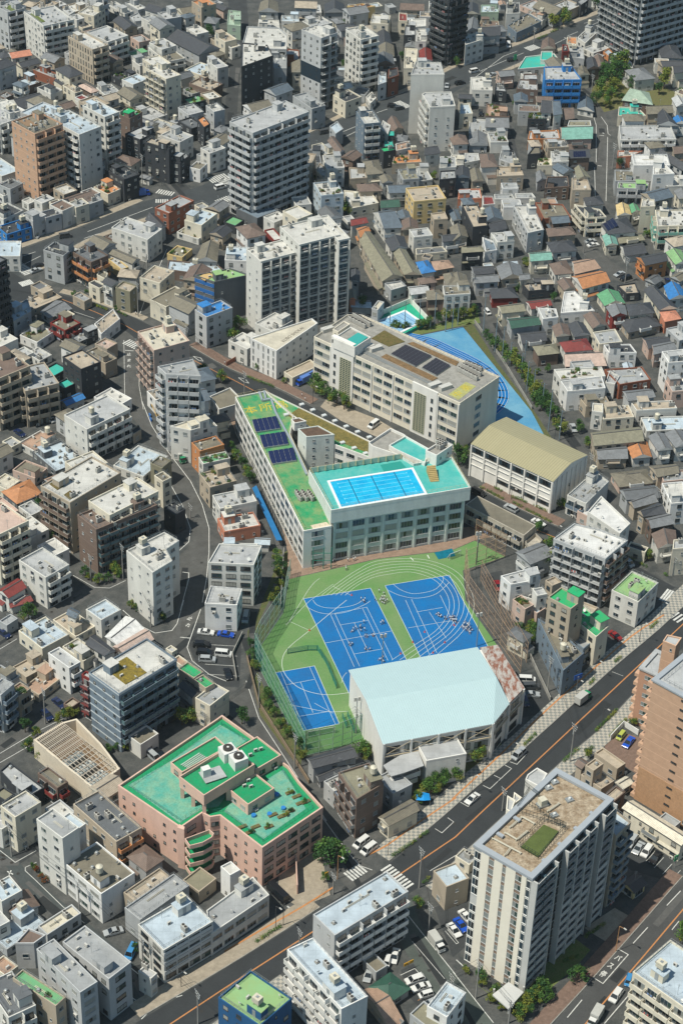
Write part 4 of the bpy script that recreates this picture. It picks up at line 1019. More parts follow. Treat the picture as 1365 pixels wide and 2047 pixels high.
R1 += """
@D
F -60,62 20,112 125,52 y202 w k w
F -10,152 40,202 180,152 y277 u k v =u | shop building with a bright blue ground front on the avenue corner
F 140,77 195,122 255,77 y232 l g w
F 240,67 270,102 360,72 y202 l k w
F 300,22 370,62 440,27 y172 w b w
F 420,7 450,42 520,12 y147 c g w
F 505,-8 530,22 600,-13 y112 g g w
F -300,340 -120,430 35,345 y880 k d bb =k | dark apartment tower at the left edge above the long crosswalk
F 258,292 375,327 440,277 y500 g k wr | grey corner building with a dark terrace roof facing the crosswalk
F 435,302 540,367 640,322 y530 b d b =o | brown building with orange balcony fronts beside the grey corner building
F 615,217 745,267 822,237 y312 b g w
G 655,312 785,377 830,347 2 w x w
F 695,142 875,232 935,162 y372 w l w | white L-shaped house block with grey terrace below the red brick building
F 630,352 720,407 765,397 y472 y l w
F 530,487 590,522 625,502 y612 c k w
G 608,482 665,512 705,482 y642 w k w
F 690,512 770,542 810,502 y672 v t w
G 860,112 940,192 990,152 2 g k w
F 918,42 1000,76 1150,0 y205 r g w T | red brick office building wedged beside the avenue
F 1150,27 1195,52 1245,37 y82 c g w
F 1100,112 1195,147 1275,72 y258 c h w
F 1042,192 1178,227 1262,180 y260 w v w g
F 985,322 1080,337 1155,292 y367 y v w g
G 1155,360 1290,365 1300,262 1200,256 2 g x w
F -45,330 118,330 126,240 -40,240 y422 w h w .
F 990,407 1165,432 1325,412 1290,380 1000,352 y492 b h w
F 890,587 985,632 1135,552 y737 c x ww | cream three-storey corner building with a mossy flat roof
F 1155,442 1270,482 1480,440 y720 d Y r0 | blue and white office tower with a green roof terrace and grey stair wall
F 1148,652 1225,692 1390,642 y882 l u vw | pale building with a vivid blue roof below the green roof tower
F 60,642 80,717 185,657 2 g h w
F 130,602 185,652 345,562 y667 t t w
G 235,662 290,702 430,642 330,592 1 g g w
F 130,792 220,842 305,772 y892 W v w g
F 305,722 385,772 470,722 y852 q x b =q
F 370,672 405,695 440,672 y770 c t w -s
F 395,792 470,842 585,792 y872 k g w
F 560,732 600,792 712,702 y862 W t w
F 560,852 635,882 700,847 y962 t p w
F 500,902 625,967 697,937 y1062 t x w
F 357,932 480,1002 605,962 y1192 k t w
F 258,1002 320,1042 395,992 y1092 k a w -
F 340,1082 380,1117 470,1062 y1192 k a w -
F 165,902 235,952 300,912 y982 w l w
F 95,890 150,925 200,900 y980 w l w
G 360,1187 395,1222 500,1167 h4 g u w V
F -150,950 -20,1062 170,975 y1370 t b bb =t | terraced tan apartment slab at the left edge with barrel brown roof
F 80,1002 150,1132 345,1077 y1350 t g bb =t | stepped tan apartment wing running down toward the blue awning
F 565,1162 680,1232 775,1172 y1300 W w w
F 855,770 912,890 1103,815 y1190 p c mo P | pink corner tower with cream roof and narrow curved balconies
F 905,800 930,832 1040,800 1010,745 y960 p c 0 -sP
F 985,1030 1190,1042 1145,942 935,985 y1500 l g b0 | slim grey and white apartment tower stepping down behind the pink tower
F 1030,1155 1060,1202 1215,1192 1190,1142 y1500 W g bo
F 1010,1340 1130,1365 1250,1330 1215,1275 y1560 w c w | cream roofed lower block below the slim grey tower
F 1245,1162 1300,1240 1450,1195 1365,1110 h6 w x w -
F 190,500 250,540 300,510 1 t d w
F 440,560 500,600 540,575 1 t g w
F 575,440 625,465 640,430 2 c x w
@E
F 125,287 212,362 445,300 y800 w w ou =l | big white apartment slab with scalloped balconies, half A
F 345,150 440,262 668,192 y765 w w ou =l | big white apartment slab with scalloped balconies, half B
F 560,95 672,236 738,220 y735 w w ou =l | narrow end bay of the big white scalloped balcony slab
F 345,60 430,112 515,77 y262 c w w - | cream lift house standing high on the scalloped balcony slab
F 345,185 375,205 400,190 y262 c w 0 -
F 150,817 305,892 548,727 515,700 y1066 W c so - | white wedge shaped office with lettering across its cream roof
F 365,1012 400,1052 520,962 y1105 c t w -
G 940,167 1055,162 960,56 875,72 2 w s w x
G 745,152 850,132 822,96 740,112 2 w q w
G 800,222 865,182 832,152 775,166 2 t o w
G 795,242 930,482 1060,452 860,182 2 t v w | long old brown tiled row house running down the lane
G 1060,442 1165,442 1072,292 995,312 2 t v w
F 985,532 1075,506 1042,476 945,490 y602 g w w
G 985,302 1085,282 1062,212 945,236 2 w k w
G 1045,178 1150,172 1140,120 1045,118 2 t b w
F 1088,172 1120,217 1232,207 y317 w l w
F 1240,112 1320,107 1302,66 1220,76 y227 t t w
F 1135,320 1318,302 1290,272 1130,286 y362 c d w
H 1165,436 1252,422 1202,352 1128,366 2 w u w
H 1240,417 1360,397 1326,352 1220,362 2 t z w
H 1310,510 1400,480 1360,422 1290,436 2 t x w
G 1100,562 1215,547 1192,502 1080,512 2 w l w
H 1195,592 1310,587 1272,527 1190,536 y692 b x w
G 1290,247 1400,232 1366,196 1280,206 2 g k w
G 735,585 780,590 780,535 730,530 2 f x w
G 745,635 870,640 860,595 750,590 1 g h w
F 250,172 290,237 340,222 2 q w w
F 112,212 182,208 176,142 112,142 y240 w g w
F 0,120 60,150 100,110 1 k n w -
F 40,60 190,105 340,70 h5 d s w - | dark podium with planted steps at the foot of the pale avenue block
F 1165,335 1215,345 1235,325 2 t k w
F 870,640 905,650 935,600 2 l c w
G 700,395 740,400 745,330 700,330 2 g k w
G 745,480 800,490 800,420 745,410 2 g k w
"""
R2 = """
@F
G 0,122 52,116 32,56 -30,60 y162 w s w
G 0,242 92,216 70,152 -20,160 2 t x w
F 120,157 210,147 146,22 55,26 y272 k t w | tall charcoal house with a tan flat roof
G 185,132 300,112 276,52 170,60 2 g s w
G 215,196 325,166 292,112 210,126 2 g k w
F 445,192 540,172 472,24 360,28 y312 l w vw | long pale grey metal clad house with a white roof
F 540,107 700,96 652,22 490,10 y167 r x w T | red brick house with a dark weathered roof terrace
H 565,216 735,202 702,152 550,166 2 t b w
H 590,312 742,296 702,234 550,246 2 w k w
F 790,102 910,96 872,52 720,22 y217 c k b
H 790,32 900,22 872,-28 770,-20 y102 w k w
H 920,202 1090,186 1032,96 870,132 2 w k w S
G 975,92 1060,86 1042,26 965,26 2 w y w
G 1060,76 1115,62 1092,26 1045,26 2 w n w
F 1115,36 1200,32 1196,-8 1125,-10 y192 c w w
F 1215,152 1400,146 1382,52 1200,56 y292 c w bb =m | large cream school block with pale green balcony bands at the right edge
G 905,272 982,264 962,202 885,210 y332 c m w
G 985,257 1142,234 1092,197 975,217 1 c v w
G 1265,252 1315,242 1242,164 1172,192 y302 w b w
G 1020,332 1152,312 1112,252 990,272 y377 w k w
G 460,362 592,352 572,302 445,312 2 c m w
H 605,442 718,432 672,352 568,376 y502 w b w
G 720,440 880,402 792,347 705,362 2 w z w
G 770,527 935,482 872,417 700,452 2 w o w | broad house under a bright orange sheet roof
G 660,536 730,522 692,462 615,482 y602 t b w
G 1140,387 1280,357 1242,307 1085,337 y482 o k w
G 1320,382 1400,372 1352,292 1260,307 2 w Y w
G 1280,592 1400,577 1342,497 1250,507 2 w u w
G 125,442 250,432 242,387 105,392 2 g k w
G 130,492 278,482 262,437 120,447 2 l g w
G 285,472 420,457 402,382 255,392 2 t g w
G 395,476 460,466 452,432 385,437 2 c g w
F 450,537 605,522 572,487 410,492 y592 k t w
H 230,582 395,577 352,512 215,527 y642 q k w
H 50,312 190,302 172,270 50,277 y422 k v w
F 195,302 262,292 246,242 175,217 y382 W s w
F 265,247 365,237 332,187 225,192 y352 w l w
G 295,385 385,380 380,358 300,360 2 g h w
F -50,562 105,552 96,502 -60,506 y692 w x w
G -10,530 100,520 80,442 -30,445 2 t x w
G 290,672 435,657 402,607 260,627 2 c v w
G 465,647 592,622 562,587 430,602 y692 w q w
G 345,762 525,737 492,687 315,702 y832 g j w
G 410,852 560,832 542,772 380,787 y902 w k w
H 505,922 635,907 612,847 470,867 y992 b v w
F 535,702 625,692 612,642 505,637 y802 W l w
F 640,667 840,652 722,537 660,542 y732 W W w | white angular modern house spreading over two wings
G 900,627 1025,612 982,540 850,557 y672 c n w
F 1030,552 1105,547 1082,487 975,502 y602 k t w
G 945,692 1035,682 1022,622 905,632 2 q g w
H 1045,687 1200,667 1172,602 1025,617 2 c k w
H 1040,787 1240,742 1182,672 975,702 y832 t k w | broad dark hipped roof on a timber house at the right
G 1225,652 1340,642 1212,517 1130,532 2 c k w
H 1255,722 1358,702 1322,652 1225,662 y797 f f w
G 610,812 700,802 682,737 585,747 2 c b w
G 720,812 820,797 777,730 680,737 2 g k w
G 830,762 915,742 867,670 770,682 y832 c b w
F 870,852 1005,837 962,762 830,782 y942 c g w
H 665,902 835,887 792,817 630,842 2 w q w
G 665,987 915,982 852,892 655,907 1 p p w | low house under a wide faded pink metal roof
F 925,902 1090,902 1052,852 895,857 y992 W k w
G 1160,882 1300,852 1262,807 1120,817 y952 p k w
G 1190,917 1330,882 1292,837 1180,857 2 p g w
F 1280,962 1400,952 1366,882 1240,897 y1150 W l w
H 1290,1000 1340,995 1335,940 1285,945 y1140 w b w
F 640,1062 905,1042 882,987 600,1002 y1182 w w w g
F 680,1132 905,1112 882,1042 640,1072 y1252 W l w | white four-storey house cluster with rust patch on one roof beside the lane
F 990,1092 1175,1062 1122,987 900,1002 y1182 r g w
F 905,1080 960,1090 990,1040 930,1010 y1180 w l w
G 1040,1192 1205,1167 1162,1117 1005,1132 2 l g w
F 790,1222 930,1202 902,1152 745,1162 y1290 t x w
F 1090,1246 1330,1232 1300,1187 1055,1197 y1317 w t w
G 480,485 560,480 560,460 470,462 1 g k w
G 1135,470 1200,500 1250,470 1190,440 1 g d w
@I
F 890,112 1075,97 1042,27 890,42 y192 c t w
F 825,62 890,72 890,20 830,15 y180 w c w
F 1150,182 1400,167 1366,92 1115,102 y212 w h w
G 835,272 1135,242 1102,157 815,192 2 t v w | long old brown tiled double house above the orange roof
G 860,352 1040,347 1026,270 840,292 y412 t g w
G 1065,347 1182,337 1152,245 1018,264 y402 w o w
G 1215,302 1305,292 1262,197 1155,212 y387 w g w
G 1320,282 1420,267 1372,182 1255,197 y372 w g w
H 985,517 1190,492 1152,407 930,432 y562 p x w
G 1215,457 1345,432 1322,377 1160,392 2 t x w
G 1030,592 1235,577 1192,502 985,532 2 g d w
G 1075,642 1220,602 1162,547 1040,602 y722 t g w
G 1130,692 1268,672 1217,607 1090,662 y802 t k w
G 1175,762 1320,732 1262,667 1140,702 y862 b g w
G 1215,882 1330,862 1322,770 1175,792 y977 w b w
F 1250,482 1400,467 1366,412 1230,422 y562 p g w
F 1295,612 1400,602 1362,482 1240,492 y742 W w w
F 1305,882 1420,872 1400,822 1310,827 y1042 c l w
F 678,562 790,612 925,480 840,417 y722 w g b0 =s | grey roofed apartment house behind the pinkish white tower by the road
F 598,820 905,940 1038,830 870,765 720,730 y1236 l W mb =b | pinkish grey apartment block with dark balconies beside the low annexe
F 800,660 990,790 1052,730 880,567 y1040 w W w | rear wing of the pinkish grey apartment block
F 745,652 860,722 910,682 y790 p W w -
F 285,1042 345,1092 520,1062 500,985 y1250 W l w
F 380,1152 470,1180 560,1120 480,1090 y1260 w k w
F 470,1120 500,1160 560,1150 3 w l w
F 545,1070 590,1100 650,1080 3 t t w
F 560,1172 700,1238 785,1180 y1582 t e vo | cream apartment block with an emerald roof and white round tank
F 1040,862 1140,902 1155,872 h4 c k w -
F 942,1127 1100,1197 1220,1082 y1350 w Y vw R | white apartment house with a yellow green roof at the road junction
F 640,420 680,400 650,380 1 t g w
@G
F 378,87 515,172 775,52 y370 w l ob | white apartment slab with grey balconies beside the winding street
F 15,242 70,277 125,247 y332 c g w
F 110,252 215,307 345,232 y332 w z w
F 195,302 330,422 500,352 y462 d h w R | low dark building with a parapet ringed pale roof
F 75,412 205,462 280,402 y512 p x w
F -40,482 40,532 110,472 y590 c c w
H 100,617 250,552 175,467 5,542 y672 d o w | house with a glowing orange hipped roof at the left
F 248,502 415,607 705,422 y912 t w bo =b | striped brown apartment block with two planted squares on its white roof
F 520,597 650,682 945,542 y985 c w ob =c | upper storeys of the tan apartment block with long white roof
F 435,692 570,767 968,655 y1035 b b oB T | brown lower storeys of the tan apartment block with a terrace
F 670,387 850,452 1000,332 y500 w h w
F 900,367 960,402 1005,352 y520 v x w
F 925,442 965,482 1010,452 y642 c x w
F 985,630 1040,680 1090,640 y800 k k w
F 775,172 790,202 838,172 y262 t k w -
F 750,892 905,1022 1022,952 985,882 1062,832 975,782 y1340 w w ov =s | white apartment tower with grey blue balconies at the street fork
F -200,702 -15,800 185,727 y1100 c p wb | cream apartment block with a pink tinted roof at the left edge
F -100,622 0,702 110,652 y800 p p w -
F 105,952 270,1052 415,977 y1240 w l wb | white four-storey house with a railed roof and laundry balconies
G 50,1177 160,1112 102,1057 -20,1132 2 w q w
G 60,1235 200,1190 160,1150 40,1190 1 w q w
F 1062,127 1130,197 1290,152 y372 w c w
F 1130,252 1185,302 1335,267 y442 o x w
F 1178,337 1205,377 1365,342 y482 w n w g
F 1190,432 1245,517 1400,472 y642 t t w g
F 1265,562 1305,642 1520,592 y760 w l w
F 1290,700 1330,780 1545,740 y850 f w w
F 1235,962 1505,976 1552,862 1300,850 y1220 w l r | white four-storey office with long ribbon windows above the car park
F 1215,1205 1405,1215 1437,1117 1250,1100 y1372 W l w | low white two-storey office beside the car park
F 1275,915 1480,925 1530,850 1320,845 y1000 w h w
@J
F 108,182 250,287 412,202 y362 c h w R | cream flat roofed house with railed blue grey roof and white stair box
F 320,112 450,217 560,152 y262 c t w
G 390,85 450,110 480,70 420,40 h7 w s w
F 500,60 600,117 725,62 y227 w h w R
G 505,262 620,332 690,302 560,202 2 w k w
G 620,217 700,272 860,172 745,92 2 W W w | house under a big plain white roof by the fork in the street
G 665,277 740,332 915,232 855,167 2 b p w
F 365,277 495,362 590,312 y422 c w w g
F 270,322 410,402 482,370 y560 W l ob | narrow white apartment house with stacked rounded balconies
F 72,397 155,457 300,382 y500 t t w
F 160,502 230,562 345,442 y600 t z w
F -60,522 5,562 75,492 y790 l g b =s
F 50,532 110,572 180,522 y702 t z b =t g
F 530,427 705,557 1045,347 y905 s w oB | navy eight-storey apartment block with glass balconies and a planted roof square
F 488,437 540,472 565,450 y722 q l m
G 1065,502 1140,582 1200,542 y702 g k w
F 1060,402 1150,462 1205,422 3 t e w
F 1150,472 1220,522 1275,492 3 t e w
F 1155,582 1245,627 1365,542 y770 c g w
F 1040,342 1095,402 1125,372 2 c z w
F 985,285 1020,310 1050,290 1 c l w
F 215,1032 340,1115 405,1080 y1230 b x b =q
F 0,1012 150,1175 262,1112 60,960 y1262 k l w | white roofed building with dark mansard sides and a round water tank
F -40,1150 30,1190 90,1150 y1290 k v w -
F 10,1215 110,1260 185,1215 y1330 w h w
F -60,1330 -10,1300 60,1330 2 w l w
F 0,120 40,150 100,105 1 g g w
F 380,610 420,640 470,600 1 b t w -
@M
F -10,42 90,102 255,22 y312 c l rw | beige three-storey office with a pale railed roof at the left edge
F 208,117 370,227 472,165 y565 w g vo | white six-storey apartment house with grey roof beside the mossy roof
F 378,95 465,170 505,137 y420 w h 0 -
F 405,42 690,247 850,172 y430 t d wb =o T | tan apartment house with banded orange balconies and a dark grey roof
F 365,377 600,557 805,437 y735 W x ro | white building with a mossy green roof and small stair box
F 735,547 800,602 1010,452 y722 t t w
F 742,637 830,712 1115,502 y840 g g w R
F 820,737 970,892 1262,717 y1090 w h rr | wide white office with ribbon windows at the corner of the main road
F 1225,655 1250,795 1597,562 1500,455 y930 w g rr | long low white office wing along the pavement with a roof shed
F 1300,400 1365,445 1430,420 y600 W w 0
F 1090,470 1180,545 1275,460 h4 t v w -
G 95,712 240,627 167,527 5,602 y750 W b w x | small white attic house with a chocolate brown gable roof
F -60,792 40,887 268,722 y925 g h w R
F -40,502 10,602 115,522 2 w h w
F 235,742 280,800 460,655 y870 l c w
F 220,882 475,1142 577,1077 y1420 l g vr | long pale green white office with a ribbed grey roof
F 90,850 200,850 270,800 170,760 y1000 l b w -
F 385,832 645,1062 772,957 y1310 l g wr | grey office with open stairwell and slim slotted windows on the corner
F 80,1052 330,1222 388,1167 y1420 t n w g | narrow tan building with an overgrown roof garden
F -100,1092 50,1292 215,1222 y1480 w d wb | white building with rows of white condensers on a dark roof
F -60,982 30,1042 110,987 2 c z w
F -80,700 -20,760 60,720 2 w l w
@N
F 530,675 650,803 1070,527 y1080 l h ob =W | apartment block by the crosswalk with grey roof and staggered white balconies
F 300,930 690,1240 860,1185 h17 W h bo =w | long white apartment block with rusty grey roof and cluttered balconies
F -60,1190 205,1340 415,1190 4 U Y w | blue walled building with a peeling light green roof
F 1232,421 1312,515 1448,466 y656 t h wo | small brown and grey three-storey building beside the tall cream tower
G 985,1380 1060,1310 885,1105 790,1135 1 t z w x
H 965,1215 1105,1120 980,1020 848,1110 1 g j w | square house with a dark green hipped tile roof beside the parking bays
F 1210,1212 1315,1290 1400,1130 3 W h w
F 1125,1250 1240,1380 1300,1290 2 g v w
G 970,157 1155,62 1102,-8 905,102 y242 c x w | old cream house with weathered stone grey tiles by the checkered pavement
F -520,1020 -440,1060 -400,1030 2 w l w
@K
F 672,1022 780,1182 940,1087 855,965 y1417 b v mw T | brown tiled apartment block with a grooved grey roof and crowded balconies
G 520,1000 790,930 740,865 480,940 2 g k w | dark tiled house below the netted court
G 560,1085 820,962 790,940 535,1040 1 g k w
@L
F 505,107 655,417 778,312 640,185 y570 s x oo | slate blue wedge building with a dark bare roof and roof hut
F 565,122 775,287 830,242 640,97 y400 s g wr
F 690,88 850,217 925,152 775,30 y392 c e vo | lower storeys with emerald roof terrace and beige penthouse
F 700,70 790,115 860,42 765,5 y175 t t w -s
F 365,-10 430,52 475,22 y165 p x w g
F 455,42 500,77 545,42 y152 p h w
F 840,907 975,1000 1025,968 h4 t t w
F 790,977 835,1012 888,967 3 t t w
G 725,970 765,1005 800,960 2 t b w x
G 965,1080 1010,1125 1065,1080 h3 c c w V
F 755,1040 880,1120 960,1075 h5 t t w R
F 900,1160 950,1200 1010,1130 h6 b t w
@O
F 30,322 98,385 132,330 y440 c g w
F 935,175 968,215 1057,130 945,45 y640 t h 0b =s | narrow brown grey wing attached to the tall cream tower
G 1000,47 1355,272 1420,220 1068,0 h6 c c w | long low pink cream building with a ribbed beige roof by the car park
G 1000,492 1075,557 1150,492 y600 y k b
F 1068,1020 1480,1310 1700,1100 1290,830 h19 c h bb =c | apartment block with blue grey roof and open balconies in the bottom right corner
"""
def parse(txt):
    fr = None; k = 0
    for ln in txt.strip().split('\n'):
        ln = ln.strip()
        if len(ln) < 4: 
            if ln.startswith('@'): fr = ln[1:]
            continue
        body, _, lab = ln.partition('|'); tk = body.split()
        kind = tk[0]; pp = [t for t in tk[1:] if ',' in t]; rest = [t for t in tk[1:] if ',' not in t]
        hs, wc, rc = rest[:3]; faces = rest[3] if len(rest) > 3 else 'w'; opts = ' '.join(rest[4:])
        ROWS.append((ln, fr, kind, ' '.join(pp), hs, wc, rc, faces, opts, lab.strip()))
parse(R1); parse(R2)
for i, r in enumerate(ROWS): building(*r, i)

def by_label(t): return [B_ for B_ in ALLB if B_['label'].startswith(t)][0]
def roof_sheet(t, name, fr, px, m, up_=.25):
    B_ = by_label(t); z = B_['h'] - .55; b = MB(); b.prism(ccw([(p.x - B_['c'].x, p.y - B_['c'].y) for p in gp(fr, px, z + up_)]), z + .01, z + up_, 0); return link(name, b.mesh(name, [m]), B_['root'])
SED = mat('sedum_square', (.27, .20, .03), .95, col2=(.14, .11, .03), scale=1.2, grain=.3); MOSSB = mat('brown_planting', (.16, .11, .05), .95, col2=(.10, .09, .03), scale=1, grain=.3)
roof_sheet('navy eight', 'planted_square', 'J', '628,408 745,497 870,428 752,335', SED); roof_sheet('striped brown', 'planted_square', 'G', '292,494 340,530 382,505 335,475', MOSSB); roof_sheet('striped brown', 'planted_square', 'G', '378,560 415,587 458,560 415,535', MOSSB)
roof_sheet('white apartment block with green planters', 'roof_lawn', 'A', '178,78 245,128 268,122 200,72', GRASS); roof_sheet('light grey apartment block with small', 'roof_lawn', 'A', '28,38 70,62 108,48 65,24', GRASS)
roof_sheet('orange tiled apartment tower', 'roof_court', 'A', '110,712 160,745 225,738 160,700', mat('brown_court', (.24, .16, .10), .9)); roof_sheet('blue and white office tower', 'roof_mark', 'D', '1180,452 1215,475 1275,445 1230,425', mat('orange_mark', (.50, .35, .16), .9))
B_ = by_label('navy eight'); P_ = B_['poly']; wb = mat('white_band', (.46, .50, .52), .7)
for k in range(8):
    b = MB(); q = [(p[0] - B_['c'].x, p[1] - B_['c'].y) for p in P_]; b.ring(inset(q, -.1), inset(q, -.01), B_['h'] * (k + .97) / 8 - .5, B_['h'] * (k + .97) / 8 - .15, 0); link('floor_band', b.mesh('floor_band', [wb]), B_['root'])
B_ = by_label('pale concrete tower'); q = [(p[0] - B_['c'].x, p[1] - B_['c'].y) for p in B_['poly']]; b = MB(); b.ring(inset(q, -.06), inset(q, -.01), B_['h'] * .38, B_['h'] * .58, 0); link('dark_band', b.mesh('dark_band', [mat('navy_band', (.02, .035, .05), .6)]), B_['root'])

def face_bands(t, m, side, hh=1.35, fl=3.0, name='coloured_panel'):
    B_ = by_label(t); P_ = B_['poly']; c = B_['c']
    for i in range(len(P_)):
        a, b2 = Vector(P_[i][:2]), Vector(P_[(i + 1) % len(P_)][:2]); d = (b2 - a); L_ = d.length; d = d.normalized(); nn = Vector((d.y, -d.x))
        if nn.y > 0 or (nn.x < 0) != (side == 'L'): continue
        for k in range(int(B_['h'] / fl)):
            z = B_['h'] - 1.0 - k * fl - hh * .1; b = MB(); q = [a - c + nn * .0, b2 - c, b2 - c + nn * .14, a - c + nn * .14]; b.prism(ccw([(p.x, p.y) for p in q]), z - hh, z, 0); link(name, b.mesh(name, [m]), B_['root'])
face_bands('blue and white office tower', mat('blue_panel', (.03, .13, .36), .5), 'L'); face_bands('wide white office', mat('pale_band', (.62, .62, .60), .8), 'R', 1.2)
def find_b(t):
    for B_ in ALLB:
        if B_['label'].startswith(t) or (B_['idx'] < len(ROWS) and ROWS[B_['idx']][3].startswith(t)): return B_
def merge(main, others, label=None):
    """one building standing in several masses: all of them are parts of one thing"""
    M_ = find_b(main)
    for t in others:
        B_ = find_b(t)
        if B_ is None: print('no merge', t); continue
        dlt = Matrix.Translation(B_['root'].location - M_['root'].location)
        for ch in [c for c in bpy.data.objects if c.parent == B_['root']]: mb = dlt @ ch.matrix_basis; ch.parent = M_['root']; ch.matrix_basis = mb
        bpy.data.objects.remove(B_['root']); ALLB.remove(B_)
    if label: M_['label'] = label
    for nm in ('window', 'balcony', 'laundry', 'air_conditioner'):
        ch = [c for c in bpy.data.objects if c.parent == M_['root'] and c.name.split('.')[0] in (nm, nm + '_rest')]
        if len(ch) > 98:
            b = MB(); mm = []
            ch.sort(key=lambda c: c.name.startswith(nm + '_rest'))
            for c in ch[90:]: in_mesh(b, c.data, c.matrix_basis, mm); bpy.data.objects.remove(c)
            o = link(nm + '_rest', b.mesh(nm, mm), M_['root']); o['kind'] = 'stuff'
merge('big white apartment slab with scalloped balconies, half B', ['big white apartment slab with scalloped balconies, half A', 'narrow end bay', 'cream lift house', '345,185'], 'big white apartment slab with scalloped balconies and a stepped roofline')
merge('white apartment block with rows of curved', ['white apartment wing with stacked', '125,660', 'slender white lift'], 'white apartment complex with curved balconies, blue grey roofs and a red topped lift tower')
merge('brown lower storeys', ['upper storeys of the tan'], 'tan and brown stepped apartment block with a long white roof'); merge('cream apartment block with an emerald', ['lower storeys with emerald', '700,70'], 'long cream block with two emerald roofs and a white round tank')
merge('pinkish grey apartment', ['rear wing of', '745,652']); merge('pink corner tower', ['905,800']); merge('white six-storey', ['378,95']); merge('terraced tan', ['stepped tan']); merge('cream apartment block with a pink', ['-100,622'])
merge('slim grey and white', ['1030,1155'])
# ---------------------------------------------------------------- the large buildings, one by one
def P2(fr, s, h): return [p.to_2d() for p in gp(fr, s, h)]
class Sp:
    def __init__(s, name, label, cat, fr, c, z=0, group=None):
        p = gp(fr, c, z)[0]; s.o = (p.x, p.y); s.root = empty(name, (p.x, p.y, 0)); tag(s.root, label, cat, group); s.rng = random.Random(len(label) * 7 + 3)
        s.acc = dict(window=[], balcony=[], air_conditioner=[], partition=[], laundry=[])
    def loc(s, poly): return [(p[0] - s.o[0], p[1] - s.o[1]) for p in poly]
    def mass(s, fr, px, h, wm, rm, faces='0', z0=0, par=.6, stuff=False, name='wall', world=None):
        poly = ccw(world or P2(fr, px, h)); flat_body(s.root, s.o, poly, z0, h, wm, rm, s.rng, par, name)
        walls_openings(s.root, s.o, poly, z0, h, faces, 'w', s.rng, wm, s.acc, dark=False)
        if stuff: roof_stuff(s.root, s.o, poly, h - par, s.rng, wm, rm, stair=False)
        return poly
    def done(s):
        for nm, l in s.acc.items(): place_many(s.root, nm, l)
    def part(s, name, b, mats, parent=None): return link(name, b.mesh(name, mats), parent or s.root)
    def sheet(s, name, fr, px, z, m, hh=.03):
        b = MB(); b.prism(ccw(s.loc(P2(fr, px, z))), z - hh, z, 0); return s.part(name, b, [m])
def text_mesh(txt, size, m, z=0.0, thick=.02):
    cu = bpy.data.curves.new('txt', 'FONT'); cu.body = txt; cu.size = size; cu.extrude = thick; cu.align_x = 'CENTER'; cu.align_y = 'CENTER'; cu.resolution_u = 2
    ob = bpy.data.objects.new('txt', cu); COL.objects.link(ob)
    dg = bpy.context.evaluated_depsgraph_get(); me = bpy.data.meshes.new_from_object(ob.evaluated_get(dg))
    bpy.data.objects.remove(ob); me.materials.clear(); me.materials.append(m); return me
def text_on_ground(parent, o, txt, fr, pa, pb, z, m, size, name='lettering', stretch=1.0, bold=0):
    """text lying flat between two photo points (reading direction pa -> pb)"""
    A, B = gp(fr, pa, z)[0], gp(fr, pb, z)[0]; d = B - A; me = text_mesh(txt, size, m)
    c = (A + B) / 2; ang = math.atan2(d.y, d.x)
    return link(name, me, parent, Matrix.Translation((c.x - o[0], c.y - o[1], z + .012)) @ Matrix.Rotation(ang, 4, 'Z') @ Matrix.Diagonal((1, stretch, 1, 1)))
GREENR = mat('green_roof_coating', (.012, .27, .11), .6, col2=(.20, .30, .13), scale=.28, grain=.16, spec=.25)
EMER = mat('emerald_roof_coating', (.006, .29, .115), .55, col2=(.03, .25, .11), scale=.5, grain=.16)
TEALR = mat('turquoise_deck', (.04, .37, .34), .6, col2=(.12, .42, .38), scale=.3, grain=.06)
TEALT = mat('faded_turquoise_terrace', (.07, .34, .27), .7, col2=(.20, .38, .26), scale=.33, grain=.18)
SEDUM = mat('sedum_planting', (.22, .17, .05), .95, col2=(.12, .11, .035), scale=.7, grain=.35)
DRYG = mat('dry_grass_planting', (.24, .15, .075), .95, col2=(.15, .10, .05), scale=.9, grain=.35)
WALLS_ = mat('school_wall_pale_green', (.66, .70, .65), .8, stain=.16, scale=.5, stretch=(1, 1, .25), grain=.06)
WALLC = mat('school_wall_cream', (.74, .68, .56), .8, stain=.12, scale=.4, stretch=(1, 1, .22), grain=.05)
WALLW = mat('school_wall_white', (.77, .75, .70), .8, stain=.14, scale=.4, stretch=(1, 1, .22), grain=.05)
BROWNR = mat('bare_brown_roof', (.13, .085, .06), .9, stain=.3, scale=.6, grain=.2)
YEL = mat('yellow_roof_paint', (.62, .50, .05), .8, stain=.35, scale=1.2)
WATER = mat('pool_water', (.005, .34, .62), .08, col2=(.02, .47, .72), scale=.35, spec=.6, grain=.12)
_wn = WATER.node_tree; _t = _wn.nodes.new('ShaderNodeTexNoise'); _t.inputs['Scale'].default_value = 1.1; _b = _wn.nodes.new('ShaderNodeBump'); _b.inputs['Strength'].default_value = .35; _b.inputs['Distance'].default_value = .2; _wn.links.new(_t.outputs[0], _b.inputs['Height']); _wn.links.new(_b.outputs[0], _wn.nodes['Principled BSDF'].inputs['Normal'])
RIM = mat('pool_rim', (.72, .75, .76), .6)
LANE = mat('pool_lane_line', (.16, .55, .74), .5)

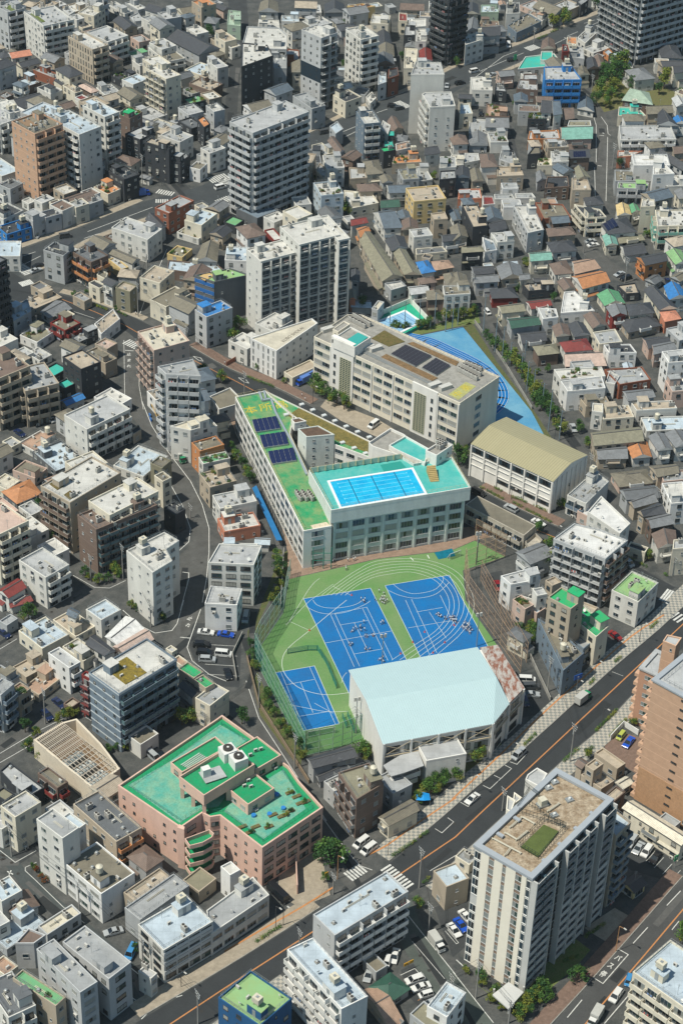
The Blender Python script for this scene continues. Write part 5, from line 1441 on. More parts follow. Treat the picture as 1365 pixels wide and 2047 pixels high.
# -- high school with the rooftop pool
hW = height_of(fp('H', 465, 775), FR['H'][1] + 1000 * S); hP = hW + 5.6
sp = Sp('school', 'U-shaped high school with green roofs and a turquoise rooftop swimming pool', 'school', 'H', '600,800')
W1 = ccw(P2('H', '60,-22 465,775 632,745 498,445 385,200 405,92 300,0 240,-57', hW))
flat_body(sp.root, sp.o, W1, 0, hW, WALLW, GREENR, sp.rng, .5); walls_openings(sp.root, sp.o, W1, 0, hW, 'SS', 'w', sp.rng, WALLW, sp.acc)
W2 = ccw(P2('H', '240,-57 300,0 405,92 640,258 850,335 900,262', hW - .02))
flat_body(sp.root, sp.o, W2, 0, hW, WALLW, GREENR, sp.rng, .5); walls_openings(sp.root, sp.o, W2, 0, hW, 'rr', 'w', sp.rng, WALLW, sp.acc)
zR = hW - .5
sp.sheet('sedum_bed', 'H', '440,42 855,238 850,312 640,230 372,90', zR + .12, SEDUM, .15)
for x, y in ((455, 30), (520, 62), (587, 95), (651, 127), (718, 160), (786, 192), (855, 224), (362, 90), (696, 256), (765, 288), (832, 320)):
    p = gp('H', '%d,%d' % (x, y), zR)[0]; link('skylight', cached('sky', lambda: (lambda b: (b.box((0, 0, 0), 1.5, 1.2, .5, 0), b.box((0, 0, .5), 1.3, 1.0, .12, 1), b.mesh('skylight', [ACM, mat('frosted_dome', (.55, .58, .58), .3)]))[-1])(MB())), sp.root, frame_mat(sp.o, p, .5, zR))
for quad in ('248,392 290,525 575,482 525,350', '335,568 378,703 665,660 625,525', '430,752 470,888 758,845 718,708'):
    q = P2('d', quad, zR + .8); pm = mat('solar_cell_navy', (.014, .022, .075), .22, spec=.6); b = MB(); lq = sp.loc(q)
    A, B_, C_, D = [Vector(p) for p in lq]
    for i in range(5):
        for j in range(4):
            u0, u1, v0, v1 = (i + .05) / 5, (i + .95) / 5, (j + .05) / 4, (j + .95) / 4
            c = [A.lerp(D, u).lerp(B_.lerp(C_, u), v) for u, v in ((u0, v0), (u0, v1), (u1, v1), (u1, v0))]
            b.add([(p.x, p.y, zR + (.95, .6, .6, .95)[k]) for k, p in enumerate(c)], [(0, 1, 2, 3)], 0)
    b.prism(ccw(lq), zR + .02, zR + .5, 1)
    for j in range(5): v = j / 4; p0, p1 = A.lerp(B_, v), D.lerp(C_, v); b.bar((p0.x, p0.y, zR + .62), (p1.x, p1.y, zR + .62), .06, 1, 4)
    sp.part('solar_panel', b, [pm, ALU])
b = MB(); dp = [Vector((*p, zR)) for p in sp.loc(P2('d', '330,90 365,185 465,170 515,320 720,700 870,1030', zR))]
for i in range(len(dp) - 1): b.bar(dp[i] + Vector((0, 0, .45)), dp[i + 1] + Vector((0, 0, .45)), .42, 0, 4)
dp2 = [Vector((*p, zR)) for p in sp.loc(P2('d', '385,80 405,170 465,170', zR))]
for i in range(2): b.bar(dp2[i] + Vector((0, 0, .45)), dp2[i + 1] + Vector((0, 0, .45)), .4, 0, 4)
sp.part('roof_duct', b, [mat('duct_metal', (.36, .42, .46), .45, .3)])
for i, (x, y, t) in enumerate(((235, 285, '本'), (405, 255, '所'), (580, 222, '高'))):
    text_on_ground(sp.root, sp.o, t, 'd', '%d,%d' % (x - 70, y + 10), '%d,%d' % (x + 70, y - 10), zR, YEL, 4.3, 'roof_lettering', 1.1)
hT = hW + 3.8
sp.mass('H', '432,168 482,216 648,202 552,150', hT, WALLS_, BROWNR, '0o', par=.3, name='stair_tower')
sp.mass('H', '392,112 412,135 482,122 440,102', hW + 2.4, WALLW, BROWNR, '0', z0=hW - .5, par=.25, name='stair_tower')
for x in (428, 462, 497):
    for k in range(3):
        p = gp('H', '%d,%d' % (x + 8 * k, 565 + 14 * k), zR)[0]; link('condenser_unit', chiller_mesh(), sp.root, frame_mat(sp.o, p, -.9, zR))
b = MB(); q = gp('H', '520,745 605,722 585,690 520,705', zR + .05)
sp.sheet('roof_tarpaulin', 'H', '508,742 522,765 625,745 600,722', zR + .1, mat('pale_tarpaulin', (.60, .52, .40), .8), .1)
# pool wing: overhanging top storey on a lower body
top = ccw(P2('z', '65,225 235,530 1292,355 1150,125 860,175 765,118', hP))
low = inset(top, 1.1)
b = MB(); b.prism(sp.loc(low), 0, hP - 4.6, 0); sp.part('wall', b, [WALLS_]); walls_openings(sp.root, sp.o, low, 0, hP - 4.7, '0S', 'w', sp.rng, WALLS_, sp.acc, fl=3.3)
b = MB(); b.prism(sp.loc(top), hP - 4.6, hP - .9, 0); b.ring(inset(sp.loc(top), -.03), inset(sp.loc(top), .25), hP - 1, hP, 0); sp.part('overhanging_wall', b, [WALLS_])
b = MB(); b.prism(inset(sp.loc(top), .28), hP - .9, hP - .8, 0); sp.part('pool_deck', b, [TEALR]); zD = hP - .8
e = [Vector(p) for p in sp.loc(low)]
b = MB()
for i in range(len(e)):
    A, B_ = e[i], e[(i + 1) % len(e)]; d = B_ - A
    if d.y * 1 < 0 or d.x < 20: pass
    if d.length > 30 and d.x > 0:
        n_ = int((d.length - .5) / 4.4)
        for k in range(n_ + 1): dd = d.normalized(); p = A + dd * (.25 + (d.length - .5) * k / n_); b.box((p.x + dd.y * .12, p.y - dd.x * .12, 0), .5, .3, hP - 4.62, 0, math.atan2(d.y, d.x))
sp.part('pilaster', b, [WALLS_])['kind'] = 'stuff'
pool = P2('H', '622,484 690,634 1182,551 1106,409', zD + .2); rim = inset(ccw(pool), -.7)
b = MB(); b.ring(sp.loc(rim), sp.loc(ccw(pool)), zD - .02, zD + .28, 0); pr = sp.part('pool_rim', b, [RIM])
b = MB(); b.prism(inset(sp.loc(ccw(pool)), .03), zD - .03, zD + .16, 0); wt = sp.part('pool_water', b, [WATER])
A, B_, C_, D = [Vector(p) for p in sp.loc(pool)]   # A left far, B left near, C right near, D right far
b = MB()
for k in range(6):
    v = (k + .7) / 6.6; p0, p1 = A.lerp(B_, v), D.lerp(C_, v); d = (p1 - p0).normalized(); p0, p1 = p0 + d * 2, p1 - d * 2; q = Vector((-d.y, d.x)) * .09
    b.sheet([p0 - q, p1 - q, p1 + q, p0 + q], zD + .165, 0)
    for e_ in (p0, p1): b.sheet([e_ - q * 4 - d * .15, e_ - q * 4 + d * .15, e_ + q * 4 + d * .15, e_ + q * 4 - d * .15][::1], zD + .17, 0)
for u in (.22, .5, .78):
    p0, p1 = A.lerp(D, u), B_.lerp(C_, u); d = (p1 - p0).normalized(); q = Vector((-d.y, d.x)) * .14
    b.sheet([p0 - q, p1 - q, p1 + q, p0 + q], zD + .168, 1)
sp.part('lane_lines', b, [LANE, mat('pool_dark_line', (.01, .10, .22), .5)], wt)
sp.sheet('shade_net', 'e', '455,405 490,470 690,430 640,372', zD + .05, mat('green_mat', (.02, .26, .22), .8), .04)
# back screen wall of the deck
b = MB(); q = sp.loc(P2('z', '75,215 765,108', hP + .9)); A, B_ = Vector(q[0]), Vector(q[1]); d = (B_ - A).normalized(); nn = Vector((-d.y, d.x)) * .1
b.prism(ccw([A, B_, B_ + nn, A + nn]), hP - .5, hP + 1.1, 0)
for k in range(13): p = A.lerp(B_, k / 12) - nn * 1.2; b.box((p.x, p.y, hP - .5), .22, .22, 1.75, 1)
sp.part('deck_screen', b, [mat('pale_screen', (.44, .52, .44), .7, stain=.15), mat('cream_post', (.60, .50, .28), .7)])
# east part: link block with the small turquoise roof, stair tower, flight of steps
sp.mass('e', '350,200 385,235 640,320 800,250 670,125 548,70', hP - .3, WALLW, CONC, '0', par=.9)
sp.mass('e', '535,225 590,260 860,385 905,262 685,140', hP + .5, WALLW, TEALR, '0', z0=hP - 3, par=.7, name='terrace_block')
sp.mass('e', '868,272 968,318 1112,222 1015,180', hP + 3.2, WALLW, CONC, '0o', z0=0, par=.8, name='stair_tower')
for k in range(5):
    p = gp('e', '%d,%d' % (985 + (k % 3) * 22, 215 + (k // 3) * 38 + (k % 3) * 8), hP + 2.4)[0]; link('condenser_unit', chiller_mesh(), sp.root, frame_mat(sp.o, p, .7, hP + 2.4))
b = MB(); a0 = Vector(sp.loc(P2('e', '915,415', hP + 1))[0]); a1 = Vector(sp.loc(P2('e', '950,560', zD))[0]); d = a1 - a0
for k in range(9):
    p = a0 + d * (k + .5) / 9; b.box((p.x, p.y, zD - .02), d.length / 9 * 1.02, 2.6, (9 - k) * .22, 0, math.atan2(d.y, d.x))
sp.part('steps', b, [mat('ochre_steps', (.42, .32, .14), .8, stain=.2)])
# steel frame and arcade on the west side, green tarps by the entrance
b = MB(); q = sp.loc(P2('H', '120,330 405,950', 0)); A, B_ = Vector(q[0]), Vector(q[1]); d = (B_ - A).normalized(); nn = Vector((d.y, -d.x))
for k in range(24):
    p = A.lerp(B_, k / 23); b.bar((p.x, p.y, 3.2), (p.x - nn.x * 3.4, p.y - nn.y * 3.4, 3.2), .07, 0, 4); b.bar((p.x, p.y, 0), (p.x, p.y, 3.2), .06, 0, 4)
for s_ in (0, .33, .66, 1): b.bar((A.x - nn.x * 3.4 * s_, A.y - nn.y * 3.4 * s_, 3.25), (B_.x - nn.x * 3.4 * s_, B_.y - nn.y * 3.4 * s_, 3.25), .06, 0, 4)
sp.part('steel_canopy_frame', b, [mat('pale_steel', (.5, .48, .42), .6)])
b = MB()
for x in (520, 582, 628):
    p = Vector(sp.loc(P2('H', '%d,%d' % (x, 1000), 0))[0]); b.bar((p.x, p.y, 0), (p.x, p.y, 7.5), .14, 0, 6)
p0, p1 = [Vector(p) for p in sp.loc(P2('H', '520,1000 628,1000', 0))]; b.bar((p0.x, p0.y, 5.6), (p1.x, p1.y, 5.6), .1, 0, 4); b.bar((p0.x, p0.y, 3), (p1.x, p1.y, 3), .08, 0, 4)
sp.part('green_gate_posts', b, [mat('green_steel', (.02, .20, .15), .5)])
rail_part(sp.root, sp.o, top, hP, mat('cream_post', (.60, .50, .28), .7)); rail_part(sp.root, sp.o, W1, hW, mat('cream_post', (.6, .5, .28), .7))
sp.done()

# -- eight-bay cream school block with planted roof
h8 = 18.3
sp = Sp('school', 'long cream school block with brown roof beds and two dark solar arrays', 'school', 'b', '650,800')
bl = P2('b', '60,178 1055,632 1325,450 385,28 285,28', h8); flat_body(sp.root, sp.o, ccw(bl), 0, h8, WALLC, CONC, sp.rng, .6)
A, B_, C_ = [Vector(p) for p in sp.loc(bl)[:3]]; d = (B_ - A); L8 = d.length; d.normalize(); ang = math.atan2(d.y, d.x); nn = Vector((d.y, -d.x)); zz8 = h8 - .6
fr_ = lambda x: (x - 60) / 995 * L8
ow = lambda q: Vector((q.x + sp.o[0], q.y + sp.o[1]))
for x in (97, 153, 368, 433, 512, 580, 656, 724, 950, 1012):
    for k in range(5):
        sp.acc['window'].append((win_mesh(3.4, 1.5, (k + x) % 5, ALU), frame_mat(sp.o, ow(A + d * fr_(x) + nn * .01), ang, h8 - 2.7 - 3.3 * k)))
for x in (215, 880):
    for k in range(5): sp.acc['window'].append((win_mesh(.8, 1.4, 0, DARKF), frame_mat(sp.o, ow(A + d * fr_(x) + nn * .36), ang, h8 - 4.2 - 3.1 * k)))
for x0, x1, hh in ((186, 338, h8 + 3.4), (745, 912, h8 + .1)):
    b = MB(); p, q = A + d * fr_(x0), A + d * fr_(x1); b.prism([p + nn * .3, q + nn * .3, q - nn * (.3 if hh < h8 + 1 else 1.2), p - nn * (.3 if hh < h8 + 1 else 1.2)], 0, hh, 0); sp.part('stair_bay', b, [WALLW])
for x in (290, 802):
    b = MB(); p = A + d * fr_(x) + nn * .34
    wd = 4.4
    b.prism([p - d * wd / 2, p + d * wd / 2, p + d * wd / 2 + nn * .05, p - d * wd / 2 + nn * .05], 1.2, h8 - 2.8, 0)
    for i in range(5): q = p - d * wd / 2 + d * (wd * i / 4); b.box((q.x + nn.x * .08, q.y + nn.y * .08, 1.2), .14, .12, h8 - 4, 1, ang)
    for i in range(22): zz = 1.2 + (h8 - 4) * i / 21; b.prism([p - d * wd / 2 + nn * .06, p + d * wd / 2 + nn * .06, p + d * wd / 2 + nn * .14, p - d * wd / 2 + nn * .14], zz - .06, zz + .06, 1)
    sp.part('glazed_stair_screen', b, [GL[3], mat('cream_grille', (.50, .48, .34), .7)])
for x in (182, 340, 470, 615, 765, 918, 1052):
    b = MB(); p = A + d * fr_(x) + nn * .12; b.box((p.x, p.y, 0), .35, .4, h8 - .7, 0, ang); sp.part('pilaster', b, [WALLW])
d2 = (C_ - B_); L2 = d2.length; d2.normalize(); n2 = Vector((d2.y, -d2.x))
for k in range(5): sp.acc['window'].append((win_mesh(3.0, 1.6, k % 3, ALU), frame_mat(sp.o, ow(B_ + d2 * (L2 * .48) + n2 * .01), math.atan2(d2.y, d2.x), h8 - 3.6 - 3.3 * k)))
sp.mass('b', '192,188 338,252 448,182 310,112', h8 + 3.2, WALLW, CONC, '0', z0=h8 - .5, par=.5, name='plant_house')
sp.sheet('teal_roof', 'b', '272,208 345,243 428,182 360,150', h8 + 3.3, mat('teal_sheet', (.04, .33, .30), .5), .3)
sp.mass('b', '188,128 225,145 305,92 265,72', h8 + 2.6, WALLC, CONC, '0', z0=h8 - .5, par=.3, name='plant_house')
sp.sheet('planted_bed', 'b', '452,190 572,245 680,212 540,135', zz8 + .2, mat('brown_moss', (.15, .11, .045), .95, col2=(.10, .095, .03), scale=.9, grain=.3), .2)
sp.sheet('planted_bed', 'b', '510,322 850,488 905,460 552,296', zz8 + .22, DRYG, .2); sp.sheet('planted_bed', 'b', '700,224 1028,376 1048,350 735,214', zz8 + .22, DRYG, .2)
for qd, nx, ny in (('585,292 752,376 862,308 682,232', 7, 5), ('795,386 895,438 990,374 890,322', 5, 4)):
    q = [Vector(p) for p in sp.loc(P2('b', qd, zz8 + .7))]; b = MB()
    for i in range(nx):
        for j in range(ny):
            c = [q[0].lerp(q[1], u).lerp(q[3].lerp(q[2], u), v) for u, v in (((i + .03) / nx, (j + .03) / ny), ((i + .97) / nx, (j + .03) / ny), ((i + .97) / nx, (j + .97) / ny), ((i + .03) / nx, (j + .97) / ny))]
            b.add([(p.x, p.y, zz8 + (.55, .55, .75, .75)[k]) for k, p in enumerate(c)], [(0, 1, 2, 3)], 0)
    b.prism(ccw(q), zz8 + .02, zz8 + .45, 1); sp.part('solar_panel', b, [mat('solar_cell_black', (.035, .035, .045), .4), STEEL])
def chrow(s, fr, a, b_, n, z, rz=None):
    A, B_ = gp(fr, a, z)[0], gp(fr, b_, z)[0]
    for k in range(n): link('condenser_unit', chiller_mesh(), s.root, frame_mat(s.o, A.lerp(B_, k / max(1, n - 1)), rz if rz is not None else math.atan2(B_.y - A.y, B_.x - A.x) , z))
chrow(sp, 'b', '1055,420', '1160,475', 5, zz8); chrow(sp, 'b', '1085,395', '1185,445', 5, zz8); chrow(sp, 'b', '1105,375', '1190,410', 4, zz8)
chrow(sp, 'b', '310,72', '400,118', 5, zz8); chrow(sp, 'b', '340,50', '435,105', 5, zz8)
for x, y in ((882, 520), (955, 535), (150, 140), (480, 270), (430, 265)):
    b = MB(); p = Vector(sp.loc(P2('b', '%d,%d' % (x, y), zz8))[0]); b.box((p.x, p.y, zz8), 4.2, 1.8, 1.3, 0, .6); sp.part('plant_box', b, [ACM])
sp.sheet('roof_patch', 'b', '975,575 1045,612 1165,518 1095,488', zz8 + .05, mat('yellow_green_patch', (.40, .40, .16), .85, stain=.25, scale=1), .05)
text_on_ground(sp.root, sp.o, '中', 'b', '1010,588', '1075,560', zz8 + .05, YEL, 3.4, 'roof_lettering'); text_on_ground(sp.root, sp.o, '墨', 'b', '1065,545', '1130,515', zz8 + .05, YEL, 3.4, 'roof_lettering')
me = text_mesh('墨田区立 墨田中学校', 1.5, mat('dark_letter', (.03, .03, .03), .6)); p = A + d * fr_(262) + nn * .35
link('wall_lettering', me, sp.root, Matrix.Translation((p.x, p.y, h8 + 1.6)) @ Matrix.Rotation(ang, 4, 'Z') @ Matrix.Rotation(math.pi / 2, 4, 'X') @ Matrix.Diagonal((.62, 1, 1, 1)))
b = MB(); q = [Vector(p) for p in sp.loc(P2('b', '390,290 860,512', zz8))]
for s_ in (0, .5, 1.0, 1.5): b.bar((q[0].x - nn.x * s_, q[0].y - nn.y * s_, zz8 + .3), (q[1].x - nn.x * s_, q[1].y - nn.y * s_, zz8 + .3), .09, 0, 5)
sp.part('pipe_run', b, [STEEL]); rail_part(sp.root, sp.o, ccw(bl), h8 - .2, STEEL); sp.done()

# -- gym halls
def hall(label, fr, eave, ridge, h, rise, wm, rm, faces, body_in=.3, xtra=None):
    s = Sp('sports_hall', label, 'gym', fr, eave.split()[0], h); E = P2(fr, eave, h); R_ = P2(fr, ridge, h + rise)
    body = inset(ccw(E if xtra is None else P2(fr, xtra, h)), body_in); b = MB(); b.prism(s.loc(body), 0, h - .08, 0); s.part('wall', b, [wm])
    walls_openings(s.root, s.o, body, 0, h - .3, faces, 'w', s.rng, wm, s.acc, fl=3.8)
    return s, [Vector((p.x - s.o[0], p.y - s.o[1], h)) for p in E], [Vector((p.x - s.o[0], p.y - s.o[1], h + rise)) for p in R_]
def seamm(name, col, dirn, sc=1.0, wear=.12, seam=.74):
    if name in MATS: return MATS[name]
    m, n, b = _mat(name); N, L = n.nodes, n.links; g = N.new("ShaderNodeNewGeometry"); v = N.new("ShaderNodeVectorMath"); v.operation = 'DOT_PRODUCT'; v.inputs[1].default_value = (dirn[0], dirn[1], 0); L.new(g.outputs['Position'], v.inputs[0])
    ml = N.new("ShaderNodeMath"); ml.operation = 'MULTIPLY'; ml.inputs[1].default_value = sc; L.new(v.outputs['Value'], ml.inputs[0]); fr = N.new("ShaderNodeMath"); fr.operation = 'FRACT'; L.new(ml.outputs[0], fr.inputs[0])
    lt = N.new("ShaderNodeMath"); lt.operation = 'LESS_THAN'; lt.inputs[1].default_value = .22; L.new(fr.outputs[0], lt.inputs[0])
    t = N.new("ShaderNodeTexNoise"); t.inputs['Scale'].default_value = .35; t.inputs['Detail'].default_value = 7; L.new(g.outputs['Position'], t.inputs['Vector'])
    mx = N.new("ShaderNodeMix"); mx.data_type = 'RGBA'; L.new(t.outputs[0], mx.inputs[0]); mx.inputs[6].default_value = (*[x * (1 - wear) for x in col], 1); mx.inputs[7].default_value = (*[x * (1 + wear) for x in col], 1)
    m2 = N.new("ShaderNodeMix"); m2.data_type = 'RGBA'; L.new(lt.outputs[0], m2.inputs[0]); L.new(mx.outputs[2], m2.inputs[6]); m2.inputs[7].default_value = (*[x * seam for x in col], 1)
    L.new(m2.outputs[2], b.inputs['Base Color']); b.inputs['Roughness'].default_value = .45; bp = N.new("ShaderNodeBump"); bp.inputs['Strength'].default_value = .6; bp.inputs['Distance'].default_value = .1; L.new(lt.outputs[0], bp.inputs['Height']); L.new(bp.outputs[0], b.inputs['Normal'])
    MATS[name] = m; return m
def rdir(fr, a, b_, h): p, q = P2(fr, a + ' ' + b_, h); v = (q - p).normalized(); return v
# light blue hall
gd = rdir('a', '60,250', '985,85', 12)
s, E, R_ = hall('large sports hall with a pale ice blue sheet roof over the court', 'a', '60,250 305,785 1100,637 1215,492 985,85', '185,468 1120,300', 12, 2.5, WALLW, None, '0S', .35, '60,250 305,785 1100,637 1215,492 1322,385 1130,78')
TL, BL, BR, RR, TR = E; RL, RX = R_
b = MB(); th = Vector((0, 0, .35))
for f in ((TL, RL, RX, TR), (RL, BL, BR, RX), (RX, BR, RR)): b.add(f, [tuple(range(len(f)))], 0)
for a_, c_ in ((BL, BR), (BR, RR), (TR, TL), (RR, RX), (RX, TR), (TL, RL), (RL, BL)): b.add([a_, a_ - th, c_ - th, c_], [(0, 1, 2, 3)], 1)
s.part('roof', b, [seamm('ice_blue_sheet', (.43, .57, .585), gd, 1.6, .05, .9), WHITE])
b = MB(); b.add([TL - th * .2, BL - th * .2, RL - th * .2], [(0, 1, 2)], 0); s.part('gable', b, [WALLW])
b = MB(); q = [Vector((*p, 11.7)) for p in s.loc(P2('a', '1002,95 1130,76 1322,385 1218,490 1120,300', 11.7))]; b.prism(ccw([p.to_2d() for p in q]), 11.6, 12.04, 0)
RUST = mat('rust_streaked_sheet', (.41, .38, .35), .7, col2=(.23, .095, .06), scale=.6, stretch=(1.7, .6, 1), grain=.15); RUST.node_tree.nodes['Color Ramp'].color_ramp.elements[0].position = .42; RUST.node_tree.nodes['Color Ramp'].color_ramp.elements[1].position = .56
s.part('rusty_roof', b, [RUST])
b = MB()
bods = inset(ccw(P2('a', '60,250 305,785 1100,637 1215,492 1322,385 1130,78', 12)), .35); lb = s.loc(bods)
for i in range(len(lb)):
    p, q = Vector(lb[i]), Vector(lb[(i + 1) % len(lb)])
    d = q - p
    if d.x > 2 and d.length > 6 and d.y < 30 and Vector((d.y, -d.x)).y < 0 and Vector((d.y, -d.x)).x > -5:
        nn_ = Vector((d.y, -d.x)).normalized(); k_ = max(1, round(d.length / 6.5))
        for k in range(k_ + 1): c = p + d * k / k_ + nn_ * .25; b.box((c.x, c.y, 0), .5, .6, 12, 0, math.atan2(d.y, d.x))
        for k in range(k_):
            c0, c1 = p + d * k / k_ + nn_ * .4, p + d * (k + 1) / k_ + nn_ * .4
            b.bar((c0.x, c0.y, 8), (c1.x, c1.y, 11.5), .08, 1, 4); b.bar((c0.x, c0.y, 11.5), (c1.x, c1.y, 8), .08, 1, 4); b.bar((c0.x, c0.y, 7.6), (c1.x, c1.y, 7.6), .2, 1, 4)
s.part('column', b, [WHITE, mat('tan_brace', (.42, .36, .26), .7)])['kind'] = 'stuff'
s.mass('a', '562,798 618,902 906,850 838,735', 9, WALLW, flatroofm('l'), '00', par=.35, name='annexe_wall')
b = MB(); ram = ccw(s.loc(P2('a', '310,935 365,1015 470,985 600,938 560,832 430,862', 7.6)))
for k, z in enumerate((7.3, 4.6, 2.1)):
    rr = ram if k == 0 else inset(ram, .1 + .5 * k); b.prism(rr, z, z + .3, 0)
    if k: b.ring(inset(rr, -.02), inset(rr, .15), z - .6, z + .9, 1)
b.prism(inset(ram, 3), 0, 7.3, 1); s.part('outside_stair', b, [flatroofm('l'), WALLW]); s.done()
# olive hall
od = rdir('I', '105,258', '595,485', 11.7)
s, E, R_ = hall('white sports hall with an olive yellow ribbed roof', 'I', '105,258 595,485 800,325 318,98', '212,158 700,376', 11.7, 2.1, WALLW, None, '00', .35)
A, B_, C_, D = E; RL, RX = R_; b = MB()
def arch(p0, p1, t, up_): q = p0.lerp(p1, t); q.z += up_; return q
prev = None; n_ = 8
for k in range(n_ + 1):
    t = k / n_; u = 1.9 * (1 - abs(2 * t - 1) ** 1.15); l, r = arch(A, D, t, u), arch(B_, C_, t, u)
    if prev: b.add([prev[0], prev[1], r, l], [(0, 1, 2, 3)], 0); b.add([prev[1], r, (r.x, r.y, 11.5), (prev[1].x, prev[1].y, 11.5)], [(0, 3, 2, 1)], 1); b.add([prev[0], l, (l.x, l.y, 11.5), (prev[0].x, prev[0].y, 11.5)], [(0, 1, 2, 3)], 1)
    prev = (l, r)
s.part('roof', b, [seamm('olive_sheet', (.36, .325, .195), od, 1.2, .08), WALLW])
bods = inset(ccw(P2('I', '105,258 595,485 800,325 318,98', 11.7)), .35); b = MB()
for i in range(4):
    p, q = Vector(bods[i]), Vector(bods[(i + 1) % 4]); d = q - p; L_ = d.length; d.normalize(); nn_ = Vector((d.y, -d.x)); an = math.atan2(d.y, d.x)
    if nn_.y > 0: continue
    k_ = 6 if nn_.x < 0 else 7
    for k in range(k_ + 1): c = p + d * L_ * k / k_ + nn_ * .15; b.box((c.x - s.o[0], c.y - s.o[1], 0), .5, .5, 11.4, 0, an)
    if nn_.x < 0:
        for k in range(k_):
            c = p + d * L_ * (k + .5) / k_ + nn_ * .01; w_ = L_ / k_ - 1
            s.acc['window'].append((win_mesh(w_, 1.8, 0, DARKF), frame_mat(s.o, c, an, 9)))
            if k > 1: s.acc['window'].append((win_mesh(w_, 1.2, 0, DARKF), frame_mat(s.o, c, an, 2.2)))
        b2 = MB(); c = p + nn_ * .2
        for z in (8.4, 6.8, 4.6): e0 = c; e1 = c + d * L_; b2.bar((e0.x - s.o[0], e0.y - s.o[1], z), (e1.x - s.o[0], e1.y - s.o[1], z), .14, 0, 4)
        s.part('wall_band', b2, [WALLW])
s.part('column', b, [WALLW])['kind'] = 'stuff'; s.done()
# low concrete annexe by the road
s = Sp('annexe_building', 'low two-storey concrete annexe with dark flat roof and outside stair', 'annexe', 'I', '300,800')
cw = mat('aged_concrete_wall', (.46, .42, .35), .85, stain=.25, scale=.5, grain=.1)
q = s.mass('I', '75,620 422,802 492,742 148,567', 6.4, cw, flatroofm('x'), 'b0', par=.15)
b = MB(); r_ = ccw(s.loc(P2('I', '428,850 470,915 530,840 488,800', 3.4)))
for z in (3.1, 1.2): b.ring(r_, inset(r_, .15), z, z + 1.1, 0); b.prism(inset(r_, .05), z - .15, z, 0)
s.part('outside_stair', b, [cw]); s.done()
# -- pink public building
PINK = mat('pink_render', (.66, .445, .36), .85, stain=.12, scale=.4, stretch=(1, 1, .25), grain=.05)
hp = 13.2
s = Sp('community_centre', 'salmon pink public building with emerald and turquoise roof terraces', 'public building', 'q', '500,900')
out = ccw(P2('q', '-243,723 230,1042 395,930 455,962 530,950 850,1195 1310,888 1130,690 1050,575 1000,540 780,355 545,188 498,222', hp))
b = MB(); b.prism(s.loc(out), 0, hp - .9, 0); s.part('wall', b, [PINK]); walls_openings(s.root, s.o, out, 0, hp - .8, 'or', 'p', s.rng, PINK, s.acc, dark=True, fl=3.3)
b = MB(); b.ring(inset(s.loc(out), -.04), inset(s.loc(out), .35), hp - 1, hp, 0); s.part('parapet', b, [PINK])
b = MB(); b.prism(inset(s.loc(out), .4), hp - .9, hp - .8, 0); s.part('terrace', b, [EMER])
s.sheet('turquoise_terrace', 'q', '-165,722 225,1008 390,905 520,880 620,740 400,560 150,540', hp - .76, TEALT)
s.sheet('turquoise_terrace', 'q', '150,540 400,560 600,470 740,378 530,262', hp - .765, TEALT)
s.sheet('turquoise_terrace', 'q', '560,920 860,1130 1180,900 1010,600 880,680 945,740 740,900 620,840', hp - .755, TEALT)
for px, zb, zt, par in (('655,440 800,602 993,490 812,350', hp - .9, hp + 2.6, .5), ('155,548 242,622 585,430 495,350', hp - .9, hp + 2.4, .5), ('600,752 742,868 942,742 800,632', hp - .9, hp + 2.8, .5)):
    q = s.mass('q', px, zt, PINK, EMER, 'vv', z0=zb, par=par, name='roof_house')
q = s.mass('q', '220,655 408,798 792,562 602,420', hp + 6, PINK, EMER, '0', z0=hp + 2.6, par=1.0, name='roof_house')
b = MB(); qq = s.loc(inset(q, .5))
for i in range(4):
    for t in (0, .5): b2 = MB(); p = Vector(qq[i]).lerp(Vector(qq[(i + 1) % 4]), t); b2.box((p.x, p.y, hp - .8), .9, .9, 3.5, 0); s.part('pillar', b2, [PINK])
b.prism(inset(qq, 4.2), hp - .9, hp + 2.7, 0); s.part('core_wall', b, [PINK])
b = MB()
for x, y in ((590, 510), (670, 570)):
    p = Vector(s.loc(P2('q', '%d,%d' % (x, y), hp + 5))[0]); b.box((p.x, p.y, hp + 5), 3.6, 3.4, 2.9, 0, .55); b.bar((p.x, p.y, hp + 7.9), (p.x, p.y, hp + 8.4), 1.2, 1, 16)
    b.bar((p.x, p.y, hp + 8.42), (p.x, p.y, hp + 8.46), .3, 0, 8)
s.part('cooling_tower', b, [WHITE, DARKF])
b = MB(); p = Vector(s.loc(P2('q', '475,650', hp + 5))[0]); b.box((p.x, p.y, hp + 5.3), 5.5, 4.2, .2, 1, .5); b.box((p.x - 1.6, p.y - .4, hp + 5.5), 2.0, 1.6, 2.4, 0, .5); s.part('roof_tank', b, [WHITE, flatroofm('l')])
for x, y in ((760, 500), (800, 465), (715, 735), (745, 695), (840, 455), (765, 740)): link('air_conditioner', ac_mesh(), s.root, frame_mat(s.o, P2('q', '%d,%d' % (x, y), hp + 2.3)[0], .5, hp + 2.3))
b = MB()
for k in range(5): q0, q1 = [Vector(p) for p in s.loc(P2('q', '%d,%d %d,%d' % (235 + 14 * k, 570 + 7 * k, 375 + 14 * k, 480 + 8 * k), hp + 2.2))]; b.bar((q0.x, q0.y, hp + 2.3), (q1.x, q1.y, hp + 2.3), .12, 0, 5)
s.part('pipe_run', b, [WHITE])
